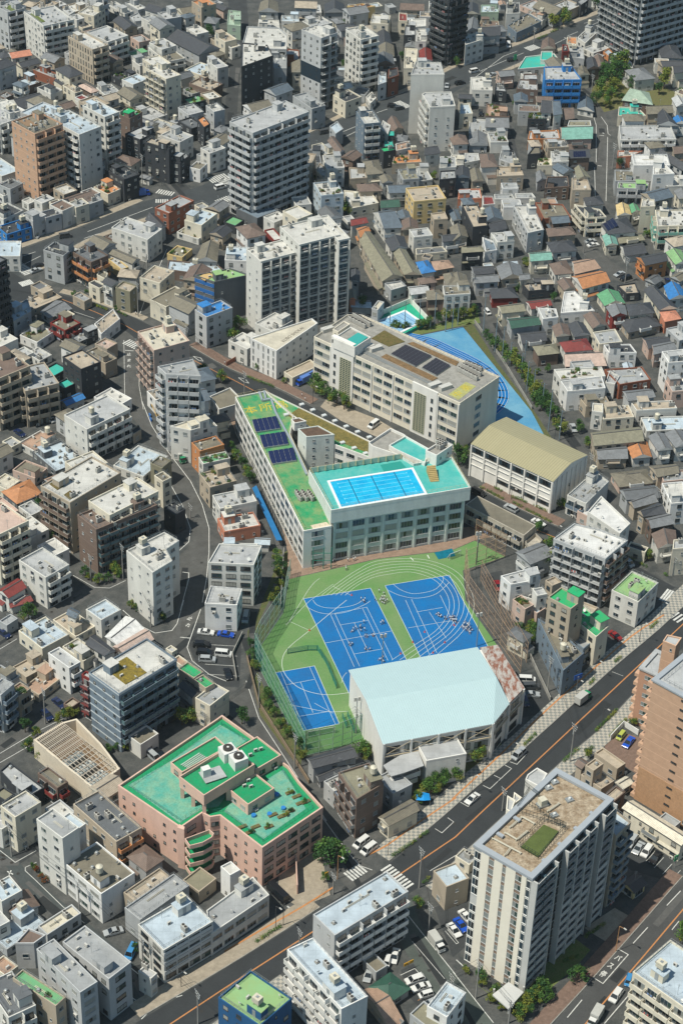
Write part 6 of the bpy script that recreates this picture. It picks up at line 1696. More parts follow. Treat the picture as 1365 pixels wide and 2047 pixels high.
# curved stair balconies at the west front
for k in range(4):
    z = hp - 2.6 - 3.0 * k
    if z < .5: break
    q = [Vector(p) for p in s.loc(P2('q', '262,1130 300,1185 400,1160 470,1120 485,1090 450,1060', hp - 1.6))]
    q = ccw(q); b = MB(); b.prism(q, z - .2, z, 1); b.ring(q, inset(q, .2), z, z + 1.2, 0); s.part('curved_balcony', b, [PINK, EMER])
b = MB(); q = ccw(s.loc(P2('q', '205,1045 258,1062 262,1040 222,1020', hp))); b.prism(q, 0, hp + .15, 0); s.part('corner_pier', b, [PINK])
tl = ['%d,%d' % t for t in ((800, 1040), (900, 1040), (1000, 960), (1060, 920), (1140, 860), (1060, 780), (1110, 810), (1180, 850), (700, 1040), (760, 1080), (930, 950), (1020, 950))]
for i, t in enumerate(tl):
    p = P2('q', t, hp - .7)[0]; link('planter', cached('bedp', lambda: (lambda b: (b.box((0, 0, 0), 2.2, .9, .4, 0), b.box((0, 0, .4), 2.0, .7, .03, 1), b.mesh('planter', [WOOD, SOIL]))[-1])(MB())), s.root, frame_mat(s.o, p, .55, hp - .75))
    if i % 2: link('shrub', shrub_mesh(i % 3, 0), s.root, frame_mat(s.o, p, 0, hp - .5))
for t in ('785,955', '905,945', '1010,900', '960,795'):
    b = MB(); p = Vector(s.loc(P2('q', t, hp - .7))[0]); b.bar((p.x, p.y, hp - .75), (p.x, p.y, hp - .2), .6, 0, 10); s.part('blue_tub', b, [mat('blue_plastic', (.03, .2, .5), .4)])
rl = inset(out, 1.6); rail_part(s.root, s.o, rl, hp - .8, mat('green_steel', (.02, .20, .15), .5)); s.done()

# -- tall cream tower, bottom right
ht = 36.8
s = Sp('apartment_block', 'tall cream apartment tower with brown window strips and a small turf square on its roof', 'apartment tower', 'f', '600,900')
CRM = mat('tower_cream_panel', (.78, .73, .62), .7, stain=.05, scale=.3); TGR = mat('tower_grey_concrete', (.50, .50, .48), .75, stain=.08, scale=.3)
bt = P2('f', '80,835 590,1125 1305,435 800,152', ht); bt = quad3(*[Vector((*p, 0)) for p in bt[:3]])   # N, R, far, L
N_, R_, F_, L_ = [Vector(p) for p in bt]
b = MB(); b.prism(s.loc(inset(ccw(bt), .05)), 0, ht - 1.0, 0); s.part('wall', b, [TGR])
b = MB(); b.ring(inset(s.loc(ccw(bt)), -.25), inset(s.loc(ccw(bt)), 1.15), ht - .7, ht, 0); s.part('parapet', b, [mat('grey_coping', (.34, .37, .40), .6, stain=.08)])
b = MB(); b.prism(inset(s.loc(ccw(bt)), 1.0), ht - 1.05, ht - .85, 0)
RSL = mat('stained_roof_slab', (.46, .385, .285), .9, col2=(.22, .155, .095), scale=.5, grain=.3); s.part('roof', b, [RSL]); zt = ht - .85
d = (N_ - L_); Lw = d.length; d.normalize(); nn = Vector((d.y, -d.x)); an = math.atan2(d.y, d.x); nf = 13; fh = (ht - 1.2) / nf
def strip(f0, f1, z0, z1, m, off, nm):
    b = MB(); p, q = L_ + d * Lw * f0, L_ + d * Lw * f1; b.prism(s.loc([p + nn * off, q + nn * off, q - nn * .1, p - nn * .1]), z0, z1, 0); return s.part(nm, b, [m])
for f0, f1 in ((.13, .27), (.36, .505), (.565, .73), (.835, .915)): strip(f0, f1, 0, ht - .75, CRM, .22, 'cream_panel')
BRW = mat('tower_brown_tile', (.25, .18, .135), .7, stain=.15, scale=1)
for f0, f1, w_ in ((.27, .36, 1.15), (.505, .565, .6), (.73, .835, 1.25)):
    strip(f0, f1, 0, ht - .8, BRW, .1, 'brown_panel')
    for k in range(nf): s.acc['window'].append((win_mesh(w_ * 1.2, 1.5, 3, ALU), frame_mat(s.o, L_ + d * Lw * (f0 + f1) / 2 + nn * .11, an, k * fh + .8)))
for f0, f1 in ((.02, .12), (.92, .985)):
    for k in range(nf):
        if f0 < .1 and k == 7: continue
        s.acc['window'].append((win_mesh(Lw * (f1 - f0), 2.2, 0, WHITE), frame_mat(s.o, L_ + d * Lw * (f0 + f1) / 2 + nn * .06, an, k * fh + .3)))
d3 = (R_ - N_); L3 = d3.length; d3.normalize(); n3 = Vector((d3.y, -d3.x)); a3 = math.atan2(d3.y, d3.x)
bays = ((.01, .12), (.125, .25), (.39, .51), (.515, .64), (.645, .75), (.86, .99)); gl_ = mat('balcony_glass_blue', (.07, .13, .17), .2, spec=.6)
for f0, f1 in bays:
    for k in range(nf):
        w_ = L3 * (f1 - f0); c = N_ + d3 * L3 * (f0 + f1) / 2
        s.acc['balcony'].append((balc_mesh(w_ - .15, 1.3, [TGR, TGR if k < 7 else gl_], 'solid' if k < 7 else 'glass'), frame_mat(s.o, c + n3 * .01, a3, k * fh + 1.0)))
        s.acc['window'].append((win_mesh(w_ - .6, 2.2, 0, DARKF), frame_mat(s.o, c + n3 * .01, a3, k * fh + 1.1)))
for f in (.003, .255, .385, .755, .85, .995, .5125, .6425):
    b = MB(); p = N_ + d3 * L3 * f + n3 * .7; b.box((p.x - s.o[0], p.y - s.o[1], 0), .35, 1.6, ht - .8, 0, a3); s.part('vertical_fin', b, [TGR])
for f0, f1 in ((.26, .38), (.76, .845)):
    for k in range(nf): s.acc['window'].append((win_mesh(L3 * (f1 - f0) - .5, 1.9, 0, DARKF), frame_mat(s.o, N_ + d3 * L3 * (f0 + f1) / 2 + n3 * .01, a3, k * fh + .7)))
s.sheet('artificial_turf', 'f', '488,850 642,940 822,715 690,655', zt + .35, mat('turf_carpet', (.095, .125, .035), .95, stain=.2, scale=.6, grain=.1), .35)
b = MB(); q = [Vector(p) for p in s.loc(P2('f', '462,858 640,965 870,705 690,618', zt))]
for i in range(4):
    A, B_ = q[i], q[(i + 1) % 4]; k_ = max(3, int((B_ - A).length / .9))
    for k in range(k_): p = A.lerp(B_, k / k_); b.box((p.x, p.y, zt), .07, .07, 1.9, 0)
    for z in (.9, 1.85): b.bar((A.x, A.y, zt + z), (B_.x, B_.y, zt + z), .04, 0, 4)
for t0, t1 in (('470,560', '880,690'), ('560,500', '880,700'), ('455,520', '560,370'), ('520,330', '650,430')):
    A, B_ = [Vector(p) for p in s.loc(P2('f', t0 + ' ' + t1, zt))]
    for k in range(14): p = A.lerp(B_, k / 13); b.box((p.x, p.y, zt), .07, .07, 1.9, 0)
    for z in (.9, 1.85): b.bar((A.x, A.y, zt + z), (B_.x, B_.y, zt + z), .04, 0, 4)
s.part('roof_fence', b, [mat('dark_green_steel', (.02, .035, .035), .5)])
pc = mat('pale_pipe', (.50, .47, .38), .6)
for line in ('390,690 490,600 600,660', '345,740 445,800 540,725', '235,790 480,920', '395,870 345,935', '720,550 820,480'):
    q = [Vector(p) for p in s.loc(P2('f', line, zt))]; b = MB()
    for i in range(len(q) - 1):
        for o_ in (0, .35): b.bar((q[i].x + o_, q[i].y, zt + .5), (q[i + 1].x + o_, q[i + 1].y, zt + .5), .11, 0, 5)
    for p in q: b.box((p.x, p.y, zt), .2, .5, .5, 0)
    s.part('pipe_run', b, [pc])
for x, y in ((915, 445), (780, 580), (730, 340), (785, 290)):
    b = MB(); p = Vector(s.loc(P2('f', '%d,%d' % (x, y), zt))[0]); b.box((p.x, p.y, zt), 1.7, 1.4, .5, 0, .5); b.bar((p.x, p.y, zt + .5), (p.x, p.y, zt + .9), .3, 1, 8); s.part('roof_vent', b, [STEEL, WHITE])
b = MB(); p = Vector(s.loc(P2('f', '675,490', zt))[0]); b.box((p.x, p.y, zt), 2.4, 1.8, .6, 1, .5); b.box((p.x, p.y, zt + .6), 1.6, 1.6, 1.6, 0, .5); s.part('water_tank', b, [mat('tank_plastic', (.62, .58, .46), .5, stain=.2, scale=1.5), STEEL])
for t in ('440,590 470,610', '290,730 325,750', '1110,548 1135,565', '970,680 1000,700', '830,820 860,840', '690,965 720,985'):
    q = [Vector(p) for p in s.loc(P2('f', t, ht))]; b = MB(); c = (q[0] + q[1]) / 2; b.box((c.x, c.y, ht - .5), 1.7, .8, .45, 0, math.atan2((q[1] - q[0]).y, (q[1] - q[0]).x)); s.part('parapet_bracket', b, [mat('grey_coping', (.34, .37, .40), .6)])
OCC.append(([tuple(p) for p in bt], 0)); OCC.append(([tuple(p) for p in out], 0))
for k, t in enumerate(('548,215 530,255 650,320 720,205 632,155', '370,400 360,520 400,545 440,440', '430,370 415,480 500,420')):
    h_ = ht - (2.5, 1, 3)[k]; s.mass('f', t, h_, CRM if k else WALLW, flatroofm('l'), '0', par=.4, name='rear_core')
b = MB(); q = ccw(s.loc(P2('O', '235,1155 330,1240 420,1140 330,1080', 4))); b.prism(q, 3.6, 4, 0)
for p in q: b.box((p[0] * .96, p[1] * .96, 0), .4, .4, 3.6, 0)
s.part('entrance_canopy', b, [TGR]); s.done()

# -- orange tower, right edge
ho = height_of(fp('g', 512, 575), FR['g'][1] + 1740 * FS['g'])
s = Sp('apartment_block', 'orange brick apartment tower cut by the right edge with narrow slit windows', 'apartment tower', 'g', '512,575', ho)
ORB = brickm('O'); ORL = mat('orange_brick_lower', (.47, .28, .16), .8, stain=.15, scale=.9, grain=.12)
A, B_ = gp('g', '512,575', ho)[0].to_2d(), gp('g', '804,735', ho)[0].to_2d(); d = (B_ - A).normalized(); up_ = Vector((-d.y, d.x))
poly = [A, A + d * 30, A + d * 30 + up_ * 15, A + up_ * 15]; LW_ = 30
b = MB(); b.prism(s.loc(poly), 11, ho - .72, 0); s.part('wall', b, [ORB]); b = MB(); b.prism(s.loc(inset(poly, -.06)), 0, 11, 0); s.part('lower_wall', b, [ORL])
b = MB(); b.ring(inset(s.loc(poly), -.3), inset(s.loc(poly), 1.0), ho - .5, ho, 0); s.part('parapet', b, [mat('grey_coping', (.34, .37, .40), .6)]); b = MB(); b.prism(inset(s.loc(poly), .9), ho - .7, ho - .55, 0); s.part('roof', b, [flatroofm('l')])
rail_part(s.root, s.o, inset(poly, 1.6), ho - .6); an = math.atan2(d.y, d.x); nn = Vector((d.y, -d.x))
nf = 14; fh = ho / nf
for k in range(nf):
    z = k * fh + 1.1; s.acc['window'].append((win_mesh(1.6, .5, 0, DARKF), frame_mat(s.o, A + d * 9.2 + nn * .07, an, z)))
    for x in (15, 18, 23): s.acc['window'].append((win_mesh(1.4, 1.2, 0, ALU), frame_mat(s.o, A + d * x + nn * .07, an, z)))
    if k < nf:
        b = MB(); p = Vector(s.loc([A])[0]) ; b.prism([(p.x - up_.x * 0 - d.x * 1.3, p.y - d.y * 1.3), (p.x, p.y), (p.x + up_.x * 2.2, p.y + up_.y * 2.2), (p.x + up_.x * 2.2 - d.x * 1.3, p.y + up_.y * 2.2 - d.y * 1.3)], z - .9, z + .2, 0); s.part('balcony', b, [ORB])
hb = height_of(fp('g', 385, 462), FR['g'][1] + 1000 * FS['g'])
pb = P2('g', '385,462 500,512', hb); d4 = (pb[1] - pb[0]).normalized(); u4 = Vector((-d4.y, d4.x)); pl = [pb[0], pb[0] + d4 * 9, pb[0] + d4 * 9 + u4 * 9, pb[0] + u4 * 9]
b = MB(); b.prism(s.loc(pl), 0, hb - .75, 0); s.part('wing_wall', b, [mat('pale_orange_brick', (.47, .27, .18), .8, stain=.12, scale=.5)]); b = MB(); b.ring(inset(s.loc(pl), -.3), inset(s.loc(pl), .9), hb - .5, hb, 0); b.prism(inset(s.loc(pl), .8), hb - .65, hb - .6, 0); s.part('wing_roof', b, [flatroofm('l')])
for k in range(6):
    s.acc['window'].append((win_mesh(1.8, 1.2, 3, ALU), frame_mat(s.o, pl[0] + d4 * 2.6 + Vector((d4.y, -d4.x)) * .01, math.atan2(d4.y, d4.x), hb - 2.9 - 2.95 * k)))
    b = MB(); p = Vector(s.loc([pl[0]])[0]); b.prism([(p.x - d4.x * 1.2, p.y - d4.y * 1.2), (p.x - d4.x * .02, p.y - d4.y * .02), (p.x + u4.x * 2.5, p.y + u4.y * 2.5), (p.x + u4.x * 2.5 - d4.x * 1.2, p.y + u4.y * 2.5 - d4.y * 1.2)], hb - 3.3 - 2.95 * k, hb - 2.3 - 2.95 * k, 0); s.part('balcony', b, [ORB])
q = P2('g', '640,130 700,180 860,90 800,20', ho + 1); s.mass('g', '610,200 735,250 790,170 650,140', ho - 1, ORB, flatroofm('l'), '0', z0=10, par=.4, name='stair_house')
s.done()

# -- electricity substation with an open roof grid
hs = 6.2
s = Sp('substation', 'windowless cream electricity substation with an open steel lattice roof', 'substation', 'J', '400,950')
SB_ = mat('substation_cream', (.66, .58, .46), .85, stain=.12, scale=.4, grain=.05)
out = ccw(P2('J', '198,830 545,1115 712,1000 600,850 455,702 370,725', hs)); b = MB(); lo = s.loc(out); b.ring(lo, inset(lo, .5), 0, hs, 0); s.part('wall', b, [SB_])
b = MB(); b.prism(inset(lo, .45), 0, 1.2, 0); s.part('yard_floor', b, [mat('yard_brown', (.26, .18, .11), .9, stain=.3, scale=.8, grain=.2)])
b = MB(); inn = inset(lo, .25); xs = [p[0] for p in inn]; ys = [p[1] for p in inn]
dv = (Vector(lo[1]) - Vector(lo[0])).normalized(); 
A, B_, C_ = [Vector(p) for p in s.loc(P2('J', '198,830 545,1115 712,1000', hs))]; u_, v_ = (B_ - A), (C_ - B_)
for i in range(15):
    p = A + u_ * i / 14
    for j in range(9):
        a0, a1 = p + v_ * j / 9, p + v_ * (j + 1) / 9
        if pip((a0 + a1) / 2, lo): b.bar((a0.x, a0.y, hs - .1), (a1.x, a1.y, hs - .1), .13, 0, 4)
for i in range(19):
    p = A + v_ * i / 18 + v_ * .0
    for j in range(14):
        a0, a1 = p + u_ * j / 14, p + u_ * (j + 1) / 14
        if pip((a0 + a1) / 2, lo) and (i % 2 == 0 or j < 6): b.bar((a0.x, a0.y, hs + .1), (a1.x, a1.y, hs + .1), .08, 0, 4)
s.part('steel_lattice', b, [mat('weathered_steel', (.52, .46, .38), .7, stain=.2, scale=2)])
rg = random.Random(4)
for i in range(3):
    for j in range(3):
        p = A + u_ * (.42 + .2 * i) + v_ * (.3 + .22 * j); b = MB(); b.box((p.x, p.y, 1.2), 2.6, 1.6, 2.2, 0, -.6); b.box((p.x, p.y, 3.4), .4, .4, .8, 1, 0)
        for k in (-.8, 0, .8): b.bar((p.x + k, p.y, 3.4), (p.x + k, p.y, 4.3), .14, 1, 6)
        s.part('transformer', b, [mat('transformer_grey', (.34, .38, .38), .6, stain=.2), WHITE])
walls_openings(s.root, s.o, out, 0, 4, '0o', 'c', s.rng, SB_, s.acc, dark=True); s.done()

# -- temple hall and second pool, sports court
building('', 'C', 'H', '1000,592 1188,620 1165,545 1050,520', 'h6', 'b', 'i', 'w', 'V', 'temple hall with a pale verdigris copper roof among trees', 901)
ALLB[-1]['root'].name = 'temple_hall'
s = Sp('swimming_pool', 'ground level school swimming pool on a green deck behind white walls', 'pool', 'E', '1000,700')
OCC.append((P2('E', '850,690 1040,810 1230,715 1100,560 930,640', 0), 1)); dk = ccw(P2('E', '868,698 1040,800 1215,712 1098,584 945,650', 1.2)); b = MB(); b.prism(s.loc(dk), 0, 1.2, 0); s.part('deck', b, [mat('green_deck', (.02, .36, .22), .7, stain=.15, scale=.5)])
q = ccw(P2('E', '885,720 1035,790 1175,722 1068,648', 1.4)); b = MB(); b.ring(s.loc(q), inset(s.loc(q), .9), 1.2, 1.42, 0); s.part('pool_rim', b, [RIM])
b = MB(); b.prism(inset(s.loc(q), .93), 1.2, 1.33, 0); wt = s.part('pool_water', b, [mat('pale_pool_water', (.22, .42, .60), .15, col2=(.30, .50, .66), scale=.6, spec=.5)])
b = MB(); A, B_, C_, D = [Vector(p) for p in s.loc(P2('E', '905,718 1035,780 1160,722 1068,660', 1.35))]
for k in range(5):
    v = (k + 1) / 6; p0, p1 = A.lerp(D, v), B_.lerp(C_, v); b.bar((p0.x, p0.y, 1.34), (p1.x, p1.y, 1.34), .1, 0, 4)
s.part('lane_lines', b, [mat('lane_blue', (.08, .2, .42), .5)], wt)
b = MB(); w_ = [Vector(p) for p in s.loc(P2('E', '868,690 945,645 1098,580 1218,705', 3.2))]
for i in range(3):
    a0, a1 = w_[i], w_[i + 1]; nn_ = (a1 - a0).normalized(); nn_ = Vector((-nn_.y, nn_.x)) * .2; b.prism(ccw([a0, a1, a1 + nn_, a0 + nn_]), 0, 3.2, 0)
s.part('boundary_wall', b, [WALLW])
# -- lettering on the wedge shaped office
B_ = by_label('white wedge'); z = B_['h'] - .5
text_on_ground(B_['root'], (B_['c'].x, B_['c'].y), 'KUBO SHOKAI', 'E', '320,853', '482,740', z, mat('grey_letter', (.20, .18, .15), .8), 1.75, 'roof_lettering', 1.1)
text_on_ground(by_label('bright orange house')['root'], (0, 0), '', 'C', '1,1', '2,2', 1, YEL, 1) if False else None
# -- houses and sheds that fill the narrow plots between the larger buildings
X0, Y0, NX, NY = -190, 280, 380, 700
gridA = bytearray(NX * NY); gridP = bytearray(NX * NY)
for poly, pr in OCC:
    xs = [p[0] for p in poly]; ys = [p[1] for p in poly]
    for iy in range(max(0, int(min(ys) - Y0)), min(NY, int(max(ys) - Y0) + 2)):
        yy = Y0 + iy + .5; cr = []
        n = len(poly)
        for i in range(n):
            a, c = poly[i], poly[i - 1]
            if (a[1] > yy) != (c[1] > yy): cr.append((c[0] - a[0]) * (yy - a[1]) / (c[1] - a[1]) + a[0])
        cr.sort()
        for u, v in zip(cr[::2], cr[1::2]):
            for ix in range(max(0, int(u - X0)), min(NX, int(v - X0) + 1)):
                gridA[iy * NX + ix] = 1
                if pr: gridP[iy * NX + ix] = 1
for name, px in (('q', '-260,720 230,1050 850,1210 1320,890 1000,540 540,180'), ('f', '60,835 590,1180 1330,440 800,120'), ('g', '380,400 300,1000 330,1750 900,2000 900,100'), ('a', '50,240 60,700 300,940 1090,900 1330,620 1330,380 1130,70'), ('J', '190,820 545,1170 720,1050 600,840 440,690'), ('I', '90,250 90,440 580,680 810,440 800,320 320,90'), ('b', '40,170 40,560 1010,1000 1340,780 1340,440 300,20'), ('K', '-20,520 130,540 560,1200 -20,1200'), ('H', '50,-30 50,200 450,1010 1400,900 1420,380 1150,100 430,-60')):
    poly = P2(name, px, 0); xs = [p.x for p in poly]; ys = [p.y for p in poly]
    for iy in range(max(0, int(min(ys) - Y0)), min(NY, int(max(ys) - Y0) + 2)):
        for ix in range(max(0, int(min(xs) - X0)), min(NX, int(max(xs) - X0) + 1)):
            if pip((X0 + ix + .5, Y0 + iy + .5), poly): gridA[iy * NX + ix] = 1
def free(cx, cy, ang, w_, l_):
    ca, sa = math.cos(ang), math.sin(ang); u = -l_ / 2
    while u <= l_ / 2 + .01:
        v = -w_ / 2
        while v <= w_ / 2 + .01:
            ix, iy = int(cx + u * ca - v * sa - X0), int(cy + u * sa + v * ca - Y0)
            if not (0 <= ix < NX and 0 <= iy < NY) or gridA[iy * NX + ix]: return False
            v += .9
        u += .9
    return True
FR_ = random.Random(2024); nfill = 0; idx = 2000
for l_, w_, hh, tries, mx_ in ((10, 8, 8.8, 5000, 45), (8.5, 7, 6.2, 7000, 75), (7, 6, 5.8, 9000, 55), (6, 4.6, 5.4, 12000, 40), (4.6, 3.4, 2.8, 12000, 45)):
    n0_ = nfill
    for _ in range(tries):
        if nfill - n0_ >= mx_: break
        cx, cy = FR_.uniform(-175, 165), FR_.uniform(290, 900); X, Y = proj((cx, cy, hh))
        if not (-5 < X < 1370 and 4 < Y < 2050): continue
        if gridA[int(cy - Y0) * NX + int(cx - X0)]: continue
        nb = min(ALLB, key=lambda B_: (B_['c'].x - cx) ** 2 + (B_['c'].y - cy) ** 2); e = Vector(nb['poly'][1][:2]) - Vector(nb['poly'][0][:2]); ang = math.atan2(e.y, e.x) + (0 if FR_.random() < .5 else math.pi / 2)
        if not free(cx, cy, ang, w_ + 1.5, l_ + 1.5): continue
        d = Vector((cx, cy)).normalized(); ok = True; k = 3
        while k < hh * 1.45 + w_ / 2:
            ix, iy = int(cx + d.x * k - X0), int(cy + d.y * k - Y0)
            if 0 <= ix < NX and 0 <= iy < NY and gridP[iy * NX + ix]: ok = False; break
            k += 1
        if not ok: continue
        ca, sa = math.cos(ang), math.sin(ang); P = [Vector((cx + u * ca - v * sa, cy + u * sa + v * ca, hh)) for u, v in ((-l_ / 2, -w_ / 2), (l_ / 2, -w_ / 2), (l_ / 2, w_ / 2), (-l_ / 2, w_ / 2))]
        px = ' '.join('%.2f,%.2f' % proj(p) for p in P); right = X > 700
        kind = FR_.choice('GGHF' if right else 'GFFH') if hh > 3 else FR_.choice('GF')
        wc = FR_.choice('wclwtbWcpg' if right else 'wWlcwtgw'); rc = FR_.choice('kgxgbxsdt' if kind != 'F' else 'llgwhwtx')
        if hh < 3: wc = FR_.choice('gltw'); rc = FR_.choice('glxzh')
        building('', '', kind, px, 'h%.1f' % (hh + FR_.uniform(-.4, .6)), wc, rc, 'w' if hh > 3 else '0', '' if hh > 3 else '-V', '', idx); idx += 1; nfill += 1
        if hh < 3: ALLB[-1]['root'].name = 'garden_shed'
        for u in range(-int(l_ / 2) - 1, int(l_ / 2) + 2):
            for v in range(-int(w_ / 2) - 1, int(w_ / 2) + 2):
                if abs(u) <= l_ / 2 + .6 and abs(v) <= w_ / 2 + .6:
                    ix, iy = int(cx + u * ca - v * sa - X0), int(cy + u * sa + v * ca - Y0)
                    for a in (0, 1):
                        if 0 <= ix + a < NX and 0 <= iy < NY: gridA[iy * NX + ix + a] = 1


if HAZE:
    b = MB(); b.box((0, 1700, -1), 6200, 6600, 356, 0); o = link('haze', b.mesh('haze', [])); m, n, bs = _mat('haze_air'); n.nodes.remove(bs); v = n.nodes.new('ShaderNodeVolumePrincipled'); v.inputs['Density'].default_value = HAZE; v.inputs['Color'].default_value = (.80, .93, .95, 1); n.links.new(v.outputs[0], [q for q in n.nodes if q.type == 'OUTPUT_MATERIAL'][0].inputs['Volume']); o.data.materials.append(m); o['kind'] = 'stuff'; o['label'] = 'thin pale haze lying over the whole city'; o['category'] = 'haze'
# ---------------------------------------------------------------- things in the streets
THINGS = []   # (object, base phrase, pixel)
def reg(o, base, cat, px, group=None): o['category'] = cat; THINGS.append([o, base, px, group]); return o
CARC = dict(w=('white', (.62, .62, .60)), s=('silver', (.34, .36, .37)), k=('black', (.012, .013, .016)), u=('blue', (.01, .07, .42)), n=('navy', (.01, .02, .07)), r=('dark red', (.22, .01, .012)), y=('lime', (.38, .42, .08)), d=('dark grey', (.06, .065, .07)), c=('light blue', (.05, .22, .45)), g=('green', (.02, .22, .1)))
def car_body(kind, c):
    m = mat('car_paint_' + c, CARC[c][1], .28, spec=.6); L_, W_, H_ = dict(sedan=(4.6, 1.76, 1.42), van=(4.7, 1.8, 1.95), kei=(3.4, 1.48, 1.68), suv=(4.6, 1.82, 1.65), bus=(6.6, 2.05, 2.6))[kind]
    def mk():
        b = MB(); hl = L_ / 2; zb = .28; belt = H_ * .56 if kind != 'bus' else H_ * .5
        pf = {'sedan': [(hl, .62), (hl - .15, .74), (hl - 1.15, .88)], 'suv': [(hl, .8), (hl - .1, .95), (hl - .9, 1.02)], 'van': [(hl, .8), (hl - .15, 1.0), (hl - .6, 1.08)], 'kei': [(hl, .75), (hl - .1, .9), (hl - .5, .98)], 'bus': [(hl, .9), (hl - .05, 1.1), (hl - .15, 1.3)]}[kind]
        tail = -hl + (.75 if kind == 'sedan' else .12)
        prof = [(-hl, zb), (hl - .1, zb)] + pf + [(tail, pf[-1][1]), (-hl, pf[-1][1] - .05)]
        n = len(prof); inn = .0
        for sy in (-1, 1): b.add([(x, sy * W_ / 2, z) for x, z in prof], [tuple(range(n)) if sy < 0 else tuple(range(n))[::-1]], 0)
        k0 = len(b.v) - 2 * n
        for i in range(n): j = (i + 1) % n; b.f.append((k0 + j, k0 + i, k0 + n + i, k0 + n + j)); b.m.append(0)
        zt = pf[-1][1]; f0 = pf[-1][0]; f1 = f0 - {'sedan': .85, 'suv': .7, 'van': .55, 'kei': .35, 'bus': .12}[kind]; r1 = tail; r2 = tail + {'sedan': .75, 'suv': .35, 'van': .12, 'kei': .12, 'bus': .05}[kind]
        lo = [(r1, -W_ / 2 + .04), (f0, -W_ / 2 + .04), (f0, W_ / 2 - .04), (r1, W_ / 2 - .04)]; hi = [(r2, -W_ / 2 + .2), (f1, -W_ / 2 + .2), (f1, W_ / 2 - .2), (r2, W_ / 2 - .2)]
        b.add([(x, y, zt) for x, y in lo] + [(x, y, H_ - .06) for x, y in hi], [(0, 1, 5, 4), (1, 2, 6, 5), (2, 3, 7, 6), (3, 0, 4, 7)], 1)
        b.add([(x, y, H_ - .06) for x, y in hi] + [(x * .97, y * .93, H_) for x, y in hi], [(0, 1, 5, 4), (1, 2, 6, 5), (2, 3, 7, 6), (3, 0, 4, 7), (4, 5, 6, 7)], 0)
        for t in (0, .5, 1):
            for sy in (-1, 1):
                x0, x1 = r1 + (f0 - r1) * t, r2 + (f1 - r2) * t; b.bar((x0, sy * (W_ / 2 - .04), zt), (x1, sy * (W_ / 2 - .2), H_ - .05), .045, 0, 4)
        return b.mesh('body', [m, mat('car_glass', (.012, .016, .02), .08, spec=.7)])
    return cached(('car', kind, c), mk), L_, W_
def wheel_mesh():
    def mk():
        b = MB(); b.bar((0, -.1, 0), (0, .1, 0), .31, 0, 12); b.bar((0, -.115, 0), (0, .115, 0), .18, 1, 10); return b.mesh('wheel', [BLK, STEEL])
    return cached('wheel', mk)
def lamp_mesh(): return cached('hl', lambda: (lambda b: (b.box((0, 0, 0), .08, .32, .14, 0), b.mesh('headlight', [mat('lamp_lens', (.7, .7, .66), .2)]))[-1])(MB()))
def car(fr, x, y, dx, dy, kind, c, note=''):
    X, Y = fp(fr, x, y); p = up(X, Y, .5); q = up(X + dx, Y + dy, .5); a = math.atan2(q.y - p.y, q.x - p.x)
    word = {'sedan': 'saloon car', 'van': 'van', 'kei': 'small boxy car', 'suv': 'wagon', 'bus': 'minibus', 'truck': 'box truck'}[kind]
    if kind == 'truck':
        r = empty('box_truck', (p.x, p.y, 0), a); b = MB(); b.box((-.8, 0, .55), 3.6, 1.95, 2.2, 0); b.box((-.8, 0, .4), 4.0, 1.5, .2, 1)
        link('cargo_box', b.mesh('cargo_box', [mat('truck_box_' + c, (.45, .45, .42) if c != 'c' else (.1, .2, .5), .5, stain=.1, scale=1), BLK]), r)
        b = MB(); cc = 'w' if c in 'ws' else ('u' if c == 'c' else c); b.box((1.9, 0, .4), 1.5, 1.8, 1.0, 0); lo = [(1.2, -.88), (2.62, -.88), (2.62, .88), (1.2, .88)]; hi = [(1.25, -.8), (2.3, -.8), (2.3, .8), (1.25, .8)]
        b.add([(*t, 1.4) for t in lo] + [(*t, 2.05) for t in hi], [(0, 1, 5, 4), (1, 2, 6, 5), (2, 3, 7, 6), (3, 0, 4, 7)], 1); b.prism(hi, 2.05, 2.12, 0); link('cab', b.mesh('cab', [mat('car_paint_' + cc, CARC[cc][1], .28, spec=.6), mat('car_glass', (.012, .016, .02), .08)]), r); L_, W_ = 5.2, 1.8; xs = (1.7, -1.7)
    else:
        r = empty({'sedan': 'parked_car', 'suv': 'station_wagon', 'van': 'van', 'kei': 'small_car', 'bus': 'minibus'}[kind], (p.x, p.y, 0), a); me, L_, W_ = car_body(kind, c); link('body', me, r); xs = (L_ * .31, -L_ * .31)
    for wx in xs:
        for sy in (-1, 1): link('wheel', wheel_mesh(), r, Matrix.Translation((wx, sy * (W_ / 2 - .1), .31)))
    for sy in (-1, 1): link('headlight', lamp_mesh(), r, Matrix.Translation((L_ / 2 - .02 if kind != 'truck' else 2.66, sy * (W_ / 2 - .3), .62)))
    reg(r, '%s %s%s' % (CARC[c][0], word, (' ' + note) if note else ''), 'truck' if kind == 'truck' else 'van' if kind in ('van', 'bus') else 'car', (X, Y), 'vehicles in the streets')
